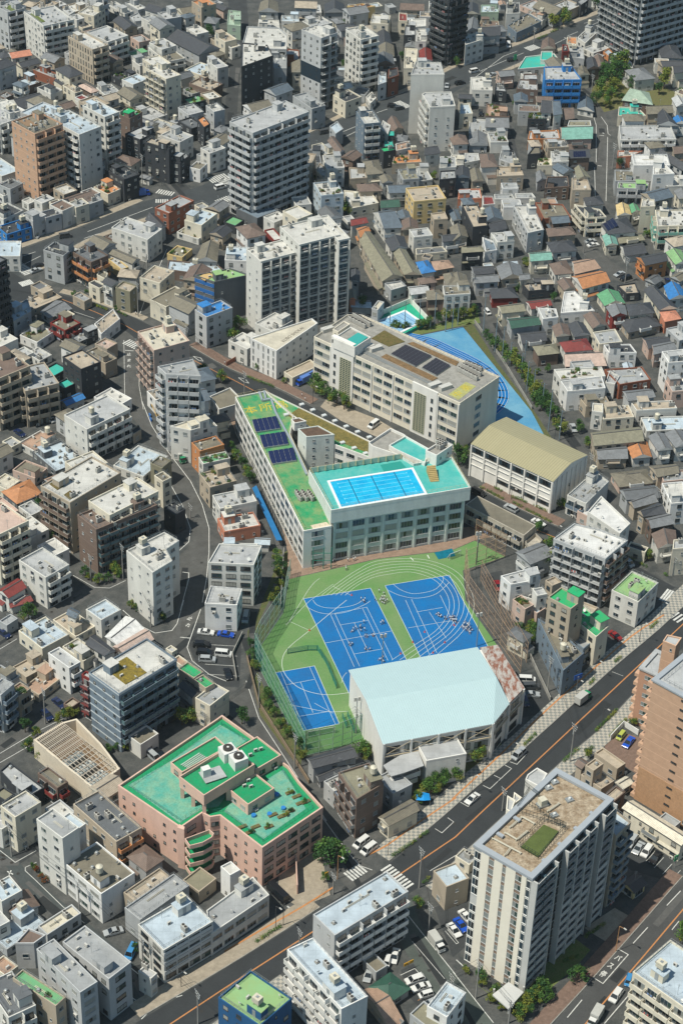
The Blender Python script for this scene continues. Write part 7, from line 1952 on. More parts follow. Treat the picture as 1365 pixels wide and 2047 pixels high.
for a in """J 1222,190 1,.12 sedan w|J 1340,203 1,.15 sedan u|J 1195,264 1,.02 suv k|J 1215,312 1,.12 suv k|J 1325,320 1,.1 van w|J 1230,352 1,.05 suv s|J 1352,440 .3,1 sedan k
N 808,256 -1,.75 van w|N 852,294 -1,.75 van w|L 440,475 1,.05 van w|L 462,515 1,-.05 van d|L 465,560 1,.02 sedan s|L 432,606 .3,1 kei n|L 962,212 1,.75 sedan r|L 390,918 -1,.88 van s|L 115,1180 -1,.85 sedan w|L 770,590 1,-.8 truck g
L 997,808 -.8,1 kei y|L 1042,845 -.8,1 sedan u|I 345,642 -1,-.5 suv s|I 508,727 1,.55 sedan w|I 150,550 1,.5 van k|I 1035,966 1,.8 van s|I 265,1102 .3,1 sedan r|H 880,147 -1,.75 van w
E 460,1078 -1,.5 truck c|E 497,1048 -1,.5 truck c|u 870,962 1,1.25 sedan w|u 965,890 1,1.25 sedan u|u 1035,775 .9,1 sedan w|u 630,1150 .8,1.1 truck w|N 1125,1068 -1,.35 suv w|N 1160,1112 -1,.3 sedan w|N 1190,1158 -1,.3 kei w|N 1225,1210 -1,.5 suv s
N 850,1038 -.3,1 sedan s|N 890,1012 .5,1 sedan s|N 962,962 -.3,1 kei w|N 1005,928 -.3,1 sedan w|x 100,800 1,.95 bus k|O 1062,245 -.7,1 suv s|O 1100,287 -.7,1 sedan s|O 1150,305 -.7,1 suv w|O 1200,343 -.7,1 sedan k|O 968,1162 -.7,1 suv w|O 1042,1075 -.3,1 kei c
O 845,1298 -.6,1 truck s|M 778,905 -.5,1 van c|M 672,782 -1,.25 sedan s|J 350,612 1,.9 sedan n|J 278,682 .8,1 sedan n|J 25,198 1,.8 sedan n|J 910,930 .9,.8 van s|J 945,910 .9,.8 sedan k|G 303,117 1,.8 kei w|G 118,195 1,.7 sedan n|G 1072,345 .7,1 truck g
D 388,212 1,-.15 van d|D 228,388 1,-.3 sedan k|D 212,416 1,-.35 sedan s|A 1307,1110 1,-.25 van w|A 1265,110 1,.2 sedan w|A 90,500 .7,1 sedan w|A 848,1150 1,-.1 truck c|B 588,782 1,-.2 van d|B 995,627 1,.1 suv k|B 1032,640 1,-.2 suv d|B 1315,505 -.2,1 sedan s
C 128,420 1,-.2 van w|C 238,440 1,-.3 sedan s|C 42,490 1,-.2 suv k|C 352,352 1,-.2 suv k|C 330,266 0,1 van w|C 165,670 0,1 suv k|C 240,292 .1,1 sedan w|F 815,242 1,-.25 sedan s|F 832,265 1,-.2 sedan w|F 988,438 -1,.4 sedan s|F 1025,462 -1,.3 suv k
F 1195,490 1,-.2 van d|F 1275,482 .4,1 sedan n|F 205,665 .8,1 kei w|I 715,165 .4,1 sedan s|K 122,105 -.2,1 van s|A 855,1042 1,.1 suv k|I 685,30 .5,1 kei s|D 985,478 -.3,1 suv n|D 205,215 1,.2 kei s""".replace('\n', '|').split('|'):
    t = a.split(); x, y = t[1].split(','); dx, dy = t[2].split(','); car(t[0], float(x), float(y), float(dx), float(dy), t[3], t[4])

# -- trees and shrubs
def crown_mesh(k, v, dense=1.0):
    """many leaf faces in overlapping clumps; unit crown about 1 m radius, base at z=0"""
    def mk():
        rng = random.Random(100 * k + v); b = MB()
        for _ in range(13 if k != 4 else 9):
            th, rr = rng.random() * 6.28, rng.random() ** .5 * .68; zz = rng.uniform(.35, 1.45); rr *= math.sin(min(1, zz / 1.6 + .25) * math.pi * .85) + .25
            leafclump(b, (math.cos(th) * rr, math.sin(th) * rr, zz), rng.uniform(.26, .46), int(75 * dense), rng, rng.choice((0, 0, 1)), .085)
        return b.mesh('crown', [LEAF[k % 4], LEAF[(k + 1) % 3]])
    return cached(('crown', k, v), mk)
def trunk_mesh(v):
    def mk():
        rng = random.Random(v); b = MB(); b.bar((0, 0, 0), (0, 0, .55), .055, 0, 8, .04)
        for i in range(5): a = i * 1.25 + rng.random(); r = rng.uniform(.3, .55); b.bar((0, 0, .45 + .05 * i), (math.cos(a) * r, math.sin(a) * r, .85 + .1 * i), .028, 0, 5, .01)
        return b.mesh('trunk', [mat('bark', (.10, .075, .055), .9, stain=.3, scale=3)])
    return cached(('trunk', v), mk)
TR = random.Random(77)
def tree(fr, x, y, h, r=None, k=None, name='tree'):
    X, Y = fp(fr, x, y); p = up(X, Y, 0); r = r or h * .42; k = TR.choice((0, 0, 1, 1)) if k is None else k; v = TR.randrange(4)
    o = empty('tree' if h > 2.8 else 'shrub', (p.x, p.y, 0), TR.random() * 6.28); c = link('crown', crown_mesh(k, v), o, Matrix.Translation((0, 0, h * .2)) @ Matrix.Diagonal((r, r * TR.uniform(.85, 1.1), h * .8 / 1.8, 1)))
    link('trunk', trunk_mesh(v), o, Matrix.Diagonal((h * .6, h * .6, h * .6, 1)))
    size = 'tall' if h > 8 else 'small' if h < 4 else 'medium'; col = ('deep green', 'mid green', 'yellowish green', 'red flowering')[k]
    reg(o, '%s %s %s' % (size, col, 'tree' if h > 2.8 else 'shrub'), 'tree' if h > 2.8 else 'shrub', (X, Y), 'trees and shrubs of the quarter')
for a in """C 880,560 9|C 930,525 11|C 962,470 10|C 1012,480 9|C 900,475 9|C 1060,530 7|C 930,610 8|C 850,625 7|C 1250,525 10 ,2|C 1345,590 6|C 990,415 11|C 870,450 6|C 955,570 9 ,2|C 905,640 6|C 1220,560 6|C 840,50 8|C 655,145 9|C 595,165 8|C 20,395 5|C 1005,600 4
B 690,185 6|B 1050,360 5|B 530,1070 3|B 700,400 4|N 625,400 9.5 5.2,0|N 575,360 6|K 820,945 5|K 100,735 6|a 150,870 6|a 985,910 6|a 660,1090 5.5|a 730,1085 6|a 800,1050 5.5|a 850,1030 4.5|a 640,1160 5|a 620,1120 4|a 560,1200 4|a 690,1140 4 ,2
L 470,200 5|L 450,240 5|L 400,175 3|L 380,160 2|L 470,250 4|L 800,935 3.5|L 1070,745 3|I 545,1015 8|I 510,790 5|I 565,890 5|I 590,905 4|I 742,190 5|I 788,275 4|I 30,385 8|I 60,360 6|I 640,640 4|I 1150,950 4|G 225,680 6|G 200,690 5|G 310,850 5|G 290,830 4|G 508,1045 4|G 585,1090 4|G 680,1040 5|G 645,1078 3.5|G 710,1055 3.5|G 240,800 4|G 530,1070 3 ,2
E 80,800 8|E 50,860 7|E 120,880 5|E 525,1130 7|E 575,1160 6|E 610,1180 5|E 660,1220 6.5|E 705,1240 6|E 810,650 6|E 705,95 7|E 635,110 6|E 60,910 5|E 350,1085 2.5|E 420,950 5|E 190,1010 3|F 130,690 5 ,2|F 250,890 6|F 300,925 6|F 345,975 7|F 375,1010 7 ,2|F 405,1060 7|F 440,1100 7 ,2|F 455,1150 7|F 485,1190 8 ,2|F 505,1215 7|F 525,1250 6|F 200,820 4|F 225,850 4
I 520,30 7|I 555,65 7|I 590,115 6|I 645,205 6 ,2|I 612,175 5|I 480,15 4|E 1000,765 4|E 1035,778 4|E 1075,775 4|E 1150,770 4.5|E 1195,760 5|E 1215,745 4|E 1260,735 5|E 1310,715 5 ,2|E 1350,700 4 ,2|F 20,710 5 ,2|F 60,700 5 ,2|F 95,700 4 ,2|J 182,110 6|J 140,120 5|J 165,900 5 ,2|J 400,715 5 ,2|J 440,700 4 ,2|J 345,740 4 ,2|J 150,785 5|J 222,812 4 ,2|J 780,50 3.5 ,2|J 805,70 3 ,2|J 950,130 4 ,2|J 975,125 3
H 60,365 5|H 100,410 5|H 125,455 5|H 150,495 5|H 40,300 4|H 310,960 5|H 325,1010 5|H 315,1065 5 ,2|H 320,1120 4 ,2|H 305,1170 4 ,2|H 285,1210 4 ,2|K 150,290 4|K 162,350 4|K 175,420 4|K 235,600 4.5|K 262,650 4|K 295,700 4|K 330,765 4|K 370,815 4|K 440,895 5|K 455,950 4.5 ,2|K 250,560 3|K 850,900 3|O 735,1085 6|O 1345,830 6|O 180,1110 4 ,2|O 250,1160 4|O 220,1210 3.5 ,2|O 400,1300 5|O 450,1230 5 ,2|O 520,1140 5
O 480,1170 4.5 ,2|O 560,1190 4|O 430,1275 5 ,2|O 500,1210 4.5|O 290,1250 3 ,2|O 160,1060 3.5|O 75,1035 3 ,2|O 360,1260 4 ,2|O 540,1160 4|M 800,900 3|M 215,430 2.4 ,3|M 245,470 2.2 ,3|M 270,490 2.2 ,3|M 195,415 2.4|M 890,380 5|N 1140,640 4|N 590,480 3|J 250,950 4|J 740,890 3|J 1080,740 6|J 1130,720 5|J 640,905 3|J 700,890 3|D 440,575 3|D 515,570 3|D 1210,1060 6|D 1310,1080 5|D 1225,1130 4|D 685,660 2.6
C 1190,1010 3|F 430,390 4|F 470,400 5|F 1150,225 4|F 385,545 4|F 600,600 4|F 500,1040 3|F 560,1020 3.5|I 1160,950 4|F 620,330 3|C 370,630 5|C 985,1000 5|B 1240,1065 4|A 1235,225 7|A 95,1135 3|A 1365,330 4""".replace('\n', '|').split('|'):
    t = a.split(); x, y = t[1].split(','); h = float(t[2]); r = k = None
    if len(t) > 3: q = t[3].split(','); r = float(q[0]) if q[0] else None; k = int(q[1])
    tree(t[0], float(x), float(y), h, r, k)
def hedge(fr, px, w=1.0, h=.9, k=1):
    P = P2_(fr, px, 0); rng = random.Random(int(P[0].x * 10)); b = MB(); L_ = (P[1] - P[0]).length; n = max(2, int(L_ / .7)); c = (P[0] + P[1]) / 2
    for i in range(n):
        p = P[0].lerp(P[1], (i + .5) / n) - c; leafclump(b, (p.x + rng.uniform(-.15, .15), p.y + rng.uniform(-.15, .15), .12 + h * .5), w * .55, 55, rng, rng.choice((0, 0, 1)), .13)
    o = link('hedge', b.mesh('hedge', [LEAF[k], LEAF[2]])); o.location = (c.x, c.y, 0); X, Y = proj((c.x, c.y, .5)); reg(o, 'clipped green hedge strip', 'hedge', (X, Y), 'hedges along the pavements')
for fr, px in (('L', '840,785 975,655'), ('L', '930,820 1030,710'), ('L', '790,925 830,875'), ('L', '655,965 745,885'), ('L', '1165,172 1215,132'), ('L', '955,372 995,342'), ('L', '812,505 838,470'), ('L', '420,865 495,795'), ('N', '985,342 1130,245'), ('N', '1150,228 1205,190'), ('N', '180,848 335,752'), ('N', '1165,497 1215,467'),
    ('I', '160,520 190,532'), ('I', '200,540 300,592'), ('I', '355,610 410,640'), ('I', '430,652 585,730'), ('I', '240,520 290,545'), ('I', '350,575 440,615'), ('I', '480,625 560,665'), ('C', '500,232 560,208'), ('C', '580,192 620,175'), ('D', '555,622 640,655'), ('D', '700,667 755,690'), ('E', '130,1050 290,1112'), ('O', '780,820 900,740'), ('O', '650,960 740,930'), ('I', '1030,930 1080,955'), ('I', '1100,970 1150,995'), ('J', '640,890 700,880'), ('I', '1250,1035 1275,1045')):
    hedge(fr, px)

# -- poles and lamps
def pole_top(fr, x, yb, yt): X, Yb = fp(fr, x, yb); return height_of((X + (480 - X) * -.008, fp(fr, x, yt)[1]), Yb)
POLES = []
def upole(fr, x, yb, yt, note='concrete utility pole'):
    X, Y = fp(fr, x, yb); p = up(X, Y, 0); lo, hi = 4, 16
    for _ in range(20):
        m_ = (lo + hi) / 2
        if proj((p.x, p.y, m_))[1] > fp(fr, x, yt)[1]: lo = m_
        else: hi = m_
    h = lo; o = empty('utility_pole', (p.x, p.y, 0), .6); PC = mat('pole_concrete', (.30, .29, .27), .8, stain=.1)
    b = MB(); b.bar((0, 0, 0), (0, 0, h), .2, 0, 8, .12); link('pole', b.mesh('pole', [PC]), o); b = MB()
    for z, l in ((h - .3, 1.1), (h - 1.1, .9), (h - 1.9, .6)):
        b.box((0, 0, z), .12, l * 2, .1, 0)
        for q in (-1, -.4, .4, 1): b.bar((0, q * l * .95, z + .1), (0, q * l * .95, z + .35), .06, 1, 6)
    link('crossarm', b.mesh('crossarm', [STEEL, WHITE]), o)
    if h > 8:
        b = MB(); b.bar((.35, .35, h - 3.6), (.35, .35, h - 2.5), .3, 0, 10); link('transformer', b.mesh('transformer', [mat('transformer_grey', (.34, .38, .38), .6)]), o)
    POLES.append((p.x, p.y, h)); reg(o, note, 'utility pole', (X, Y), 'utility poles'); return o
for a in "J 270,735,530|M 475,700,490|M 850,1030,820|N 1150,520,290|N 440,900,770|N 1205,790,620|L 695,960,740|L 292,1250,1120|E 115,1150,1020|G 730,1060,860|G 540,1075,920|A 845,1100,915|D 820,690,490|O 135,1180,960|O 330,1326,1190|J 895,160,20|M 1175,1330,1140|N 1340,1110,1040|L 560,545,340|K 775,790,640|K 200,640,450|K 412,1000,800|M 70,335,150|G 1130,700,620|D 1110,870,750|J 1215,760,670|I 810,440,320|I 1200,640,520|F 1020,490,340|F 775,310,150|G 330,80,10|N 640,560,440|C 820,560,440|C 945,1000,850|I 1300,1040,930|D 875,460,320|F 110,560,430|I 140,960,790|C 480,250,160".split('|'):
    t = a.split(); x, yb, yt = [float(q) for q in t[1].split(',')]; upole(t[0], x, yb, yt)
b = MB(); used = set()
for i in range(len(POLES)):
    ds = sorted((math.hypot(POLES[i][0] - q[0], POLES[i][1] - q[1]), j) for j, q in enumerate(POLES) if j != i)
    for dd, j in ds[:1]:
        if dd < 60 and (min(i, j), max(i, j)) not in used:
            used.add((min(i, j), max(i, j)))
            for off, hz in ((-1, -.1), (1, -.1), (-.5, -.9), (.5, -.9)):
                A, C_ = Vector(POLES[i]), Vector(POLES[j]); A.z += hz; C_.z += hz; A.y += off; C_.y += off; bb = MB(); pr = A
                for k in range(1, 7): t = k / 6; q = A.lerp(C_, t); q.z -= dd * .025 * 4 * t * (1 - t); bb.bar(pr, q, .022, 0, 3); pr = q
                m_ = (A + C_) / 2; X, Y = proj(m_); o = link('power_line', bb.mesh('power_line', [BLK])); reg(o, 'thin black overhead power line', 'power line', (X, Y), 'overhead power lines')
def lamp(fr, x, yb, yt, arm=1, col=None):
    X, Y = fp(fr, x, yb); p = up(X, Y, 0); lo, hi = 3, 12
    for _ in range(20):
        m_ = (lo + hi) / 2
        if proj((p.x, p.y, m_))[1] > fp(fr, x, yt)[1]: lo = m_
        else: hi = m_
    h = lo; o = empty('street_lamp', (p.x, p.y, 0), -.8); m = col or mat('lamp_steel_dark', (.07, .07, .07), .5); b = MB(); b.bar((0, 0, 0), (0, 0, h), .09, 0, 6, .06); b.bar((0, 0, h), (1.5, 0, h + .4), .05, 0, 5); link('pole', b.mesh('pole', [m]), o)
    b = MB(); b.box((1.6, 0, h + .34), .8, .3, .14, 0); link('lamp_head', b.mesh('lamp_head', [ACM]), o); reg(o, ('orange' if col else 'dark') + ' street lamp', 'street lamp', (X, Y), 'street lamps')
ORP = mat('orange_pole', (.50, .27, .12), .6)
for a in "N 665,470,330|L 1105,250,130|L 840,455,355|L 880,760,640|L 345,920,840|L 175,1080,985|L 110,1150,1030|N 965,330,245|N 345,745,620|N 300,760,630|C 855,950,710|L 730,545,470|I 345,590,520|I 610,800,740|E 520,1210,1100|A 1075,1100,1050|D 435,160,90|C 645,260,220|I 600,250,150|L 1230,90,10|A 960,1100,1010|O 965,900,750|M 1075,1110,1010".split('|'):
    t = a.split(); x, yb, yt = [float(q) for q in t[1].split(',')]; lamp(t[0], x, yb, yt, 1, ORP if t[0] in 'O' or t[1].startswith('665') else None)
# tall net poles round the blue athletics ground
for i, a in enumerate("E 878,705,650|E 975,745,620|E 1062,780,600|E 1150,745,585|E 1240,745,545|E 1305,780,620|E 1345,770,600|F 28,740,600|F 178,800,560|F 248,900,690|F 292,940,745|F 337,985,840|F 402,1060,905|F 435,1140,955|F 472,1195,1005|F 527,1245,1085|F 575,1290,1120|I 565,185,0|I 630,235,60|F 420,1000,830".split('|')):
    t = a.split(); x, yb, yt = [float(q) for q in t[1].split(',')]; X, Y = fp(t[0], x, yb); p = up(X, Y, 0); lo, hi = 5, 26
    for _ in range(20):
        m_ = (lo + hi) / 2
        if proj((p.x, p.y, m_))[1] > fp(t[0], x, yt)[1]: lo = m_
        else: hi = m_
    b = MB(); b.bar((0, 0, 0), (0, 0, lo), .17, 0, 8, .12); b.bar((0, 0, lo - .4), (.9, 0, lo - .4), .05, 0, 4); o = link('net_pole', b.mesh('net_pole', [mat('net_pole_grey', (.22, .28, .31), .5, .2)])); o.location = p; reg(o, 'tall grey ball net pole', 'pole', (X, Y), 'net poles round the athletics ground')
# green netted fence round the playing field
NETG = mat('green_net', (.03, .24, .17), .8)
def netm(name, col, a):
    if name in MATS: return MATS[name]
    m, n, b = _mat(name); N, L = n.nodes, n.links; b.inputs['Base Color'].default_value = (*col, 1); b.inputs['Roughness'].default_value = .9; b.inputs['Alpha'].default_value = a; MATS[name] = m; return m
def netfence(fr, px, h, label, netcol=(.03, .26, .19), alpha=.33, post=(.30, .40, .33), step=3.4, group=None):
    P = P2_(fr, px, 0); c = P[0]; o = empty('ball_fence', (c.x, c.y, 0)); pm = mat('fence_post_%d' % int(post[0] * 100), post, .6); X, Y = proj((P[len(P) // 2].x, P[len(P) // 2].y, h / 2)); bn = MB(); rb = MB()
    for i in range(len(P) - 1):
        A, B_ = P[i] - c, P[i + 1] - c; L_ = (B_ - A).length; k = max(1, round(L_ / step))
        for q in range(k + (i == len(P) - 2)): p = A.lerp(B_, q / k); link('post', cached(('post', round(h, 1), post), lambda: (lambda b: (b.bar((0, 0, 0), (0, 0, h), .09, 0, 6), b.mesh('post', [pm]))[-1])(MB())), o, Matrix.Translation((p.x, p.y, 0)))
        bn.add([(A.x, A.y, .1), (B_.x, B_.y, .1), (B_.x, B_.y, h), (A.x, A.y, h)], [(0, 1, 2, 3)], 0)
        for z in [.3] + [h * t for t in (.25, .5, .75, 1)]: rb.bar((A.x, A.y, z), (B_.x, B_.y, z), .045, 0, 4)
    link('rail', rb.mesh('rail', [pm]), o); link('net', bn.mesh('net', [netm('net_%d' % int(netcol[1] * 100), netcol, alpha)]), o); tag(o, label, 'fence'); return o
netfence('', '509,1319 610,1512', 9.2, 'green netted ball fence along the lane west of the small blue court')
netfence('', '509,1319 521,1292 566,1226', 9.2, 'green netted ball fence bending round the north west corner of the field')
netfence('', '610,1512 665,1500 722,1478', 8.5, 'green netted ball fence between the court and the dark tiled house')
netfence('', '566,1226 572,1185 580,1150', 6, 'green netted fence below the trees at the school yard corner')
netfence('', '949,1081 1009,1113 930,1145', 8, 'rust coloured net cage round the green corner behind the goal', (.35, .20, .12), .12, (.42, .30, .20), 4)
netfence('', '928,1143 935,1200 1040,1345', 8.5, 'rust coloured net fence down the east side of the playing field', (.35, .20, .12), .14, (.40, .28, .19), 4)
netfence('', '960,1160 1052,1325', 7, 'outer rust coloured net fence beside the back lane', (.35, .22, .14), .12, (.40, .30, .20), 4)
netfence('K', '370,320 490,300 545,300', 1.9, 'low green practice net standing on the field', (.02, .26, .18), .75, (.02, .16, .12), 4)
netfence('K', '548,300 600,380 660,525', 1.9, 'long low green practice net leading to the small court', (.02, .26, .18), .75, (.02, .16, .12), 3)
netfence('K', '695,700 720,760', 1.8, 'short green net beside the tall floodlight pole', (.02, .26, .18), .75, (.02, .16, .12), 3)
netfence('K', '725,690 765,790', 1.8, 'longer green net by the corner of the sports hall', (.02, .26, .18), .75, (.02, .16, .12), 3)
for fr, px, lab in (('H', '1330,950 1395,925 1385,890', 'white football goal with a blue net by the school yard'), ('K', '490,820 650,790 640,830', 'white football goal behind the small blue court')):
    P = P2_(fr, px, 0); A, B_ = P[0], P[1]; d = (B_ - A); o = empty('football_goal', (A.x, A.y, 0)); b = MB(); q = Vector((-d.y, d.x)).normalized() * 1.2
    b.bar((0, 0, 0), (0, 0, 2.2), .07, 0, 6); b.bar((d.x, d.y, 0), (d.x, d.y, 2.2), .07, 0, 6); b.bar((0, 0, 2.2), (d.x, d.y, 2.2), .07, 0, 6); b.bar((0, 0, 2.2), (q.x, q.y, 0), .05, 0, 5); b.bar((d.x, d.y, 2.2), (d.x + q.x, d.y + q.y, 0), .05, 0, 5); link('frame', b.mesh('frame', [WHITE]), o)
    b = MB(); b.add([(0, 0, 2.15), (d.x, d.y, 2.15), (d.x + q.x, d.y + q.y, 0.05), (q.x, q.y, .05)], [(0, 1, 2, 3)], 0); link('net', b.mesh('net', [netm('net_14', (.01, .14, .30), .5)]), o); tag(o, lab, 'goal')
b = MB(); q = P2_('H', '1240,905 1265,945 1365,925 1345,880', 0); c = q[0]; b.sheet(ccw([p - c for p in q]), .06); b.prism(ccw([p - c for p in q]), .03, .055, 0); o = link('ground_sheet', b.mesh('ground_sheet', [mat('blue_green_tarp', (.0, .16, .24), .6, stain=.3, scale=1)])); o.location = (c.x, c.y, 0); tag(o, 'crumpled blue green sheet on the field beside the goal', 'tarpaulin')
for i, (fr, x, y) in enumerate((('K', 500, 180), ('K', 1183, 190), ('K', 1112, 250), ('K', 1302, 252), ('K', 1040, 318), ('K', 1232, 313), ('K', 1358, 150), ('H', 750, 1158))):
    X, Y = fp(fr, x, y); p = up(X, Y, 0); o = link('traffic_cone', cached('cone', lambda: (lambda b: (b.box((0, 0, 0), .5, .5, .06, 0), b.bar((0, 0, .06), (0, 0, .7), .2, 0, 10, .04), b.mesh('traffic_cone', [mat('cone_red', (.55, .08, .04), .6)]))[-1])(MB()))); o.location = p; reg(o, 'small red cone on the running lanes', 'cone', (X, Y), 'red cones on the field')
for fr, x, yb, yt, lab in (('K', 775, 780, 640, 'tall floodlight pole by the west wall of the sports hall'), ('L', 140, 275, 200, 'floodlight pole at the edge of the right blue court'), ('a', 298, 235, 150, 'floodlight pole behind the ice blue roof edge'), ('I', 137, 975, 790, 'slim floodlight pole inside the rust coloured cage')):
    X, Y = fp(fr, x, yb); p = up(X, Y, 0); o = empty('floodlight_pole', (p.x, p.y, 0), .3); h = 11.5; b = MB(); b.bar((0, 0, 0), (0, 0, h), .15, 0, 8, .1); link('pole', b.mesh('pole', [STEEL]), o)
    for k in range(4): b = MB(); b.box(((k % 2 - .5) * 1.1, 0, h - .2 - (k // 2) * .7), .6, .35, .5, 0); link('floodlight', b.mesh('floodlight', [ACM]), o)
    tag(o, lab, 'floodlight')

# -- people
def person_mesh(pose):
    def mk():
        stand = pose != 'sit'; hz = .9 if stand else .42
        V = [(0, 0, hz), (0, 0, hz + .28), (0, 0, hz + .52), (0, 0, hz + .62), (0, .01, hz + .76)]; E = [(0, 1), (1, 2), (2, 3), (3, 4)]; R_ = [.13, .12, .13, .055, .1]
        def add(p, par, r): V.append(p); R_.append(r); E.append((par, len(V) - 1)); return len(V) - 1
        for sx in (-1, 1):
            if stand:
                st = .16 * sx if pose == 'walk' else 0
                a = add((.09 * sx, 0, hz - .05), 0, .085); k = add((.10 * sx, -.04 - st * .6, .48), a, .06); f = add((.10 * sx, .02 - st, .07), k, .038); add((.10 * sx, -.13 - st, .035), f, .036)
            else:
                a = add((.1 * sx, -.03, hz - .06), 0, .085); k = add((.14 * sx, -.42, .48), a, .06); f = add((.13 * sx, -.5, .08), k, .038); add((.13 * sx, -.64, .04), f, .036)
            s_ = add((.19 * sx, 0, hz + .5), 2, .055); e = add((.25 * sx, -.02 if pose != 'walk' else .08 * sx, hz + .24), s_, .042)
            w_ = add((.26 * sx if stand else .18 * sx, -.14 if stand else -.3, hz + (.03 if stand else .12)), e, .03); hnd = add((.26 * sx if stand else .15 * sx, -.2 if stand else -.36, hz - .03 if stand else hz + .1), w_, .028)
        me = bpy.data.meshes.new('person'); me.from_pydata(V, E, []); ob = bpy.data.objects.new('p', me); COL.objects.link(ob); md = ob.modifiers.new('s', 'SKIN')
        for i, sv in enumerate(me.skin_vertices[0].data): sv.radius = (R_[i], R_[i]); sv.use_root = (i == 0)
        ob.modifiers.new('d', 'SUBSURF').levels = 1; dg = bpy.context.evaluated_depsgraph_get(); m2 = bpy.data.meshes.new_from_object(ob.evaluated_get(dg)); bpy.data.objects.remove(ob)
        m2.materials.clear()
        for m in (mat('skin', (.40, .24, .17), .6), mat('white_shirt', (.82, .84, .86), .8), mat('navy_shorts', (.015, .02, .05), .8), mat('shoe', (.45, .45, .45), .7)): m2.materials.append(m)
        for f in m2.polygons:
            c = f.center; z = c.z
            if stand: f.material_index = 3 if z < .1 else 0 if z < .32 else 2 if z < hz + .04 else 1 if z < hz + .56 and abs(c.x) < .27 and not (abs(c.x) > .22 and z < hz + .2) else 0
            else: f.material_index = 3 if z < .1 else 2 if z < hz + .08 and c.y > -.36 else 1 if hz + .08 <= z < hz + .56 and c.y > -.2 else 0
        return m2
    return cached(('person', pose), mk)
def hair_mesh(pose):
    def mk():
        hz = .9 if pose != 'sit' else .42; b = MB(); rings = []
        for i in range(5):
            a = i / 4 * math.pi * .55; rr = math.sin(a) * .125; z = hz + .79 + math.cos(a) * .12; rings.append([(math.cos(t * math.pi / 5) * rr, math.sin(t * math.pi / 5) * rr * 1.1 + .02, z) for t in range(10)])
        for r0, r1 in zip(rings, rings[1:]): b.add(r0 + r1, [(k, 10 + k, 10 + (k + 1) % 10, (k + 1) % 10) for k in range(10)], 0)
        return b.mesh('hair', [mat('black_hair', (.012, .010, .010), .5)])
    return cached(('hair', pose != 'sit'), mk)
PR = random.Random(5); ORD_ = ('fourth', 'fifth', 'third', 'second', 'first', 'last')
def people(fr, s, label, group, poses):
    for t in s.split():
        x, y = t.split(','); X, Y = fp(fr, float(x), float(y)); p = up(X, Y, 0); po = PR.choice(poses)
        o = link('person', person_mesh(po)); o.location = (p.x, p.y, 0.01); o.scale = [PR.uniform(.86, .96)] * 3; o.rotation_euler = (0, 0, PR.random() * 6.28); link('hair', hair_mesh(po), o); tag(o, label, 'person', group)
people('K', '755,190 773,172 802,165 822,138 806,187 826,184 760,182 800,170', 'person in white shirt and dark shorts, upper cluster on the left blue court', 'students in the upper cluster of the left court', ('stand', 'sit'))
people('K', '830,222 840,218 870,215 880,212 737,270 744,274 752,264', 'person in white shirt seated along the middle line of the left blue court', 'students along the middle line of the left court', ('sit', 'sit', 'stand'))
people('K', '828,298 838,296 860,296 917,357 927,362 937,352 937,370', 'person in white shirt on the lower part of the left court near the hall roof', 'students on the lower left court', ('sit', 'stand'))
people('K', '922,146 932,138 940,142 932,128', 'person in white shirt on the right edge of the left blue court', 'students on the right edge of the left court', ('sit', 'stand'))
people('H', '912,1142 940,1152 932,1172 945,1178 925,1192 935,1197 941,1212 960,1198 938,1185 950,1205 930,1208 944,1195 919,1200', 'person in white shirt in the bunch between the two blue courts', 'students bunched between the courts', ('stand', 'walk', 'sit'))
people('H', '890,1192 818,1197 806,1190 822,1204 828,1192', 'person in white shirt on the top corner of the left blue court', 'students at the top of the left court', ('stand', 'sit'))
people('K', '1255,92 1265,88 1262,100 1275,104 1280,98 1300,118 1306,114 1332,106 1342,114 1350,108 1360,104 1346,122 1354,130 1338,120', 'person in white shirt seated on the running lanes of the right court', 'students seated on the running lanes', ('sit', 'sit', 'stand'))
people('L', '58,160 66,152 75,148 84,156 92,166 72,168 80,178 96,182 62,168 86,172 96,156 104,172 116,184 100,196 90,188 76,186 5,124 14,138 20,130', 'person in white shirt in the dense group beside the yard fence', 'students in the dense group at the right', ('sit', 'stand'))
people('H', '716,1010 718,1000', 'person in white shirt walking on the green field below the school', 'pair walking on the green field', ('walk',))
people('H', '590,958 600,962 612,958 640,968 646,960 665,945 672,940 685,938 728,958 762,955 772,950', 'person in white shirt standing by the school entrance', 'students by the school entrance', ('stand', 'walk'))
people('E', '455,1165 475,1190', 'person walking on the brick pavement above the planted bed', 'pair on the brick pavement', ('walk',)); people('D', '805,680', 'person in white shirt at the foot of the olive house', None, ('stand',)); people('D', '1335,975', 'person in white shirt alone on the pavement near the wedge shaped office', None, ('walk',))
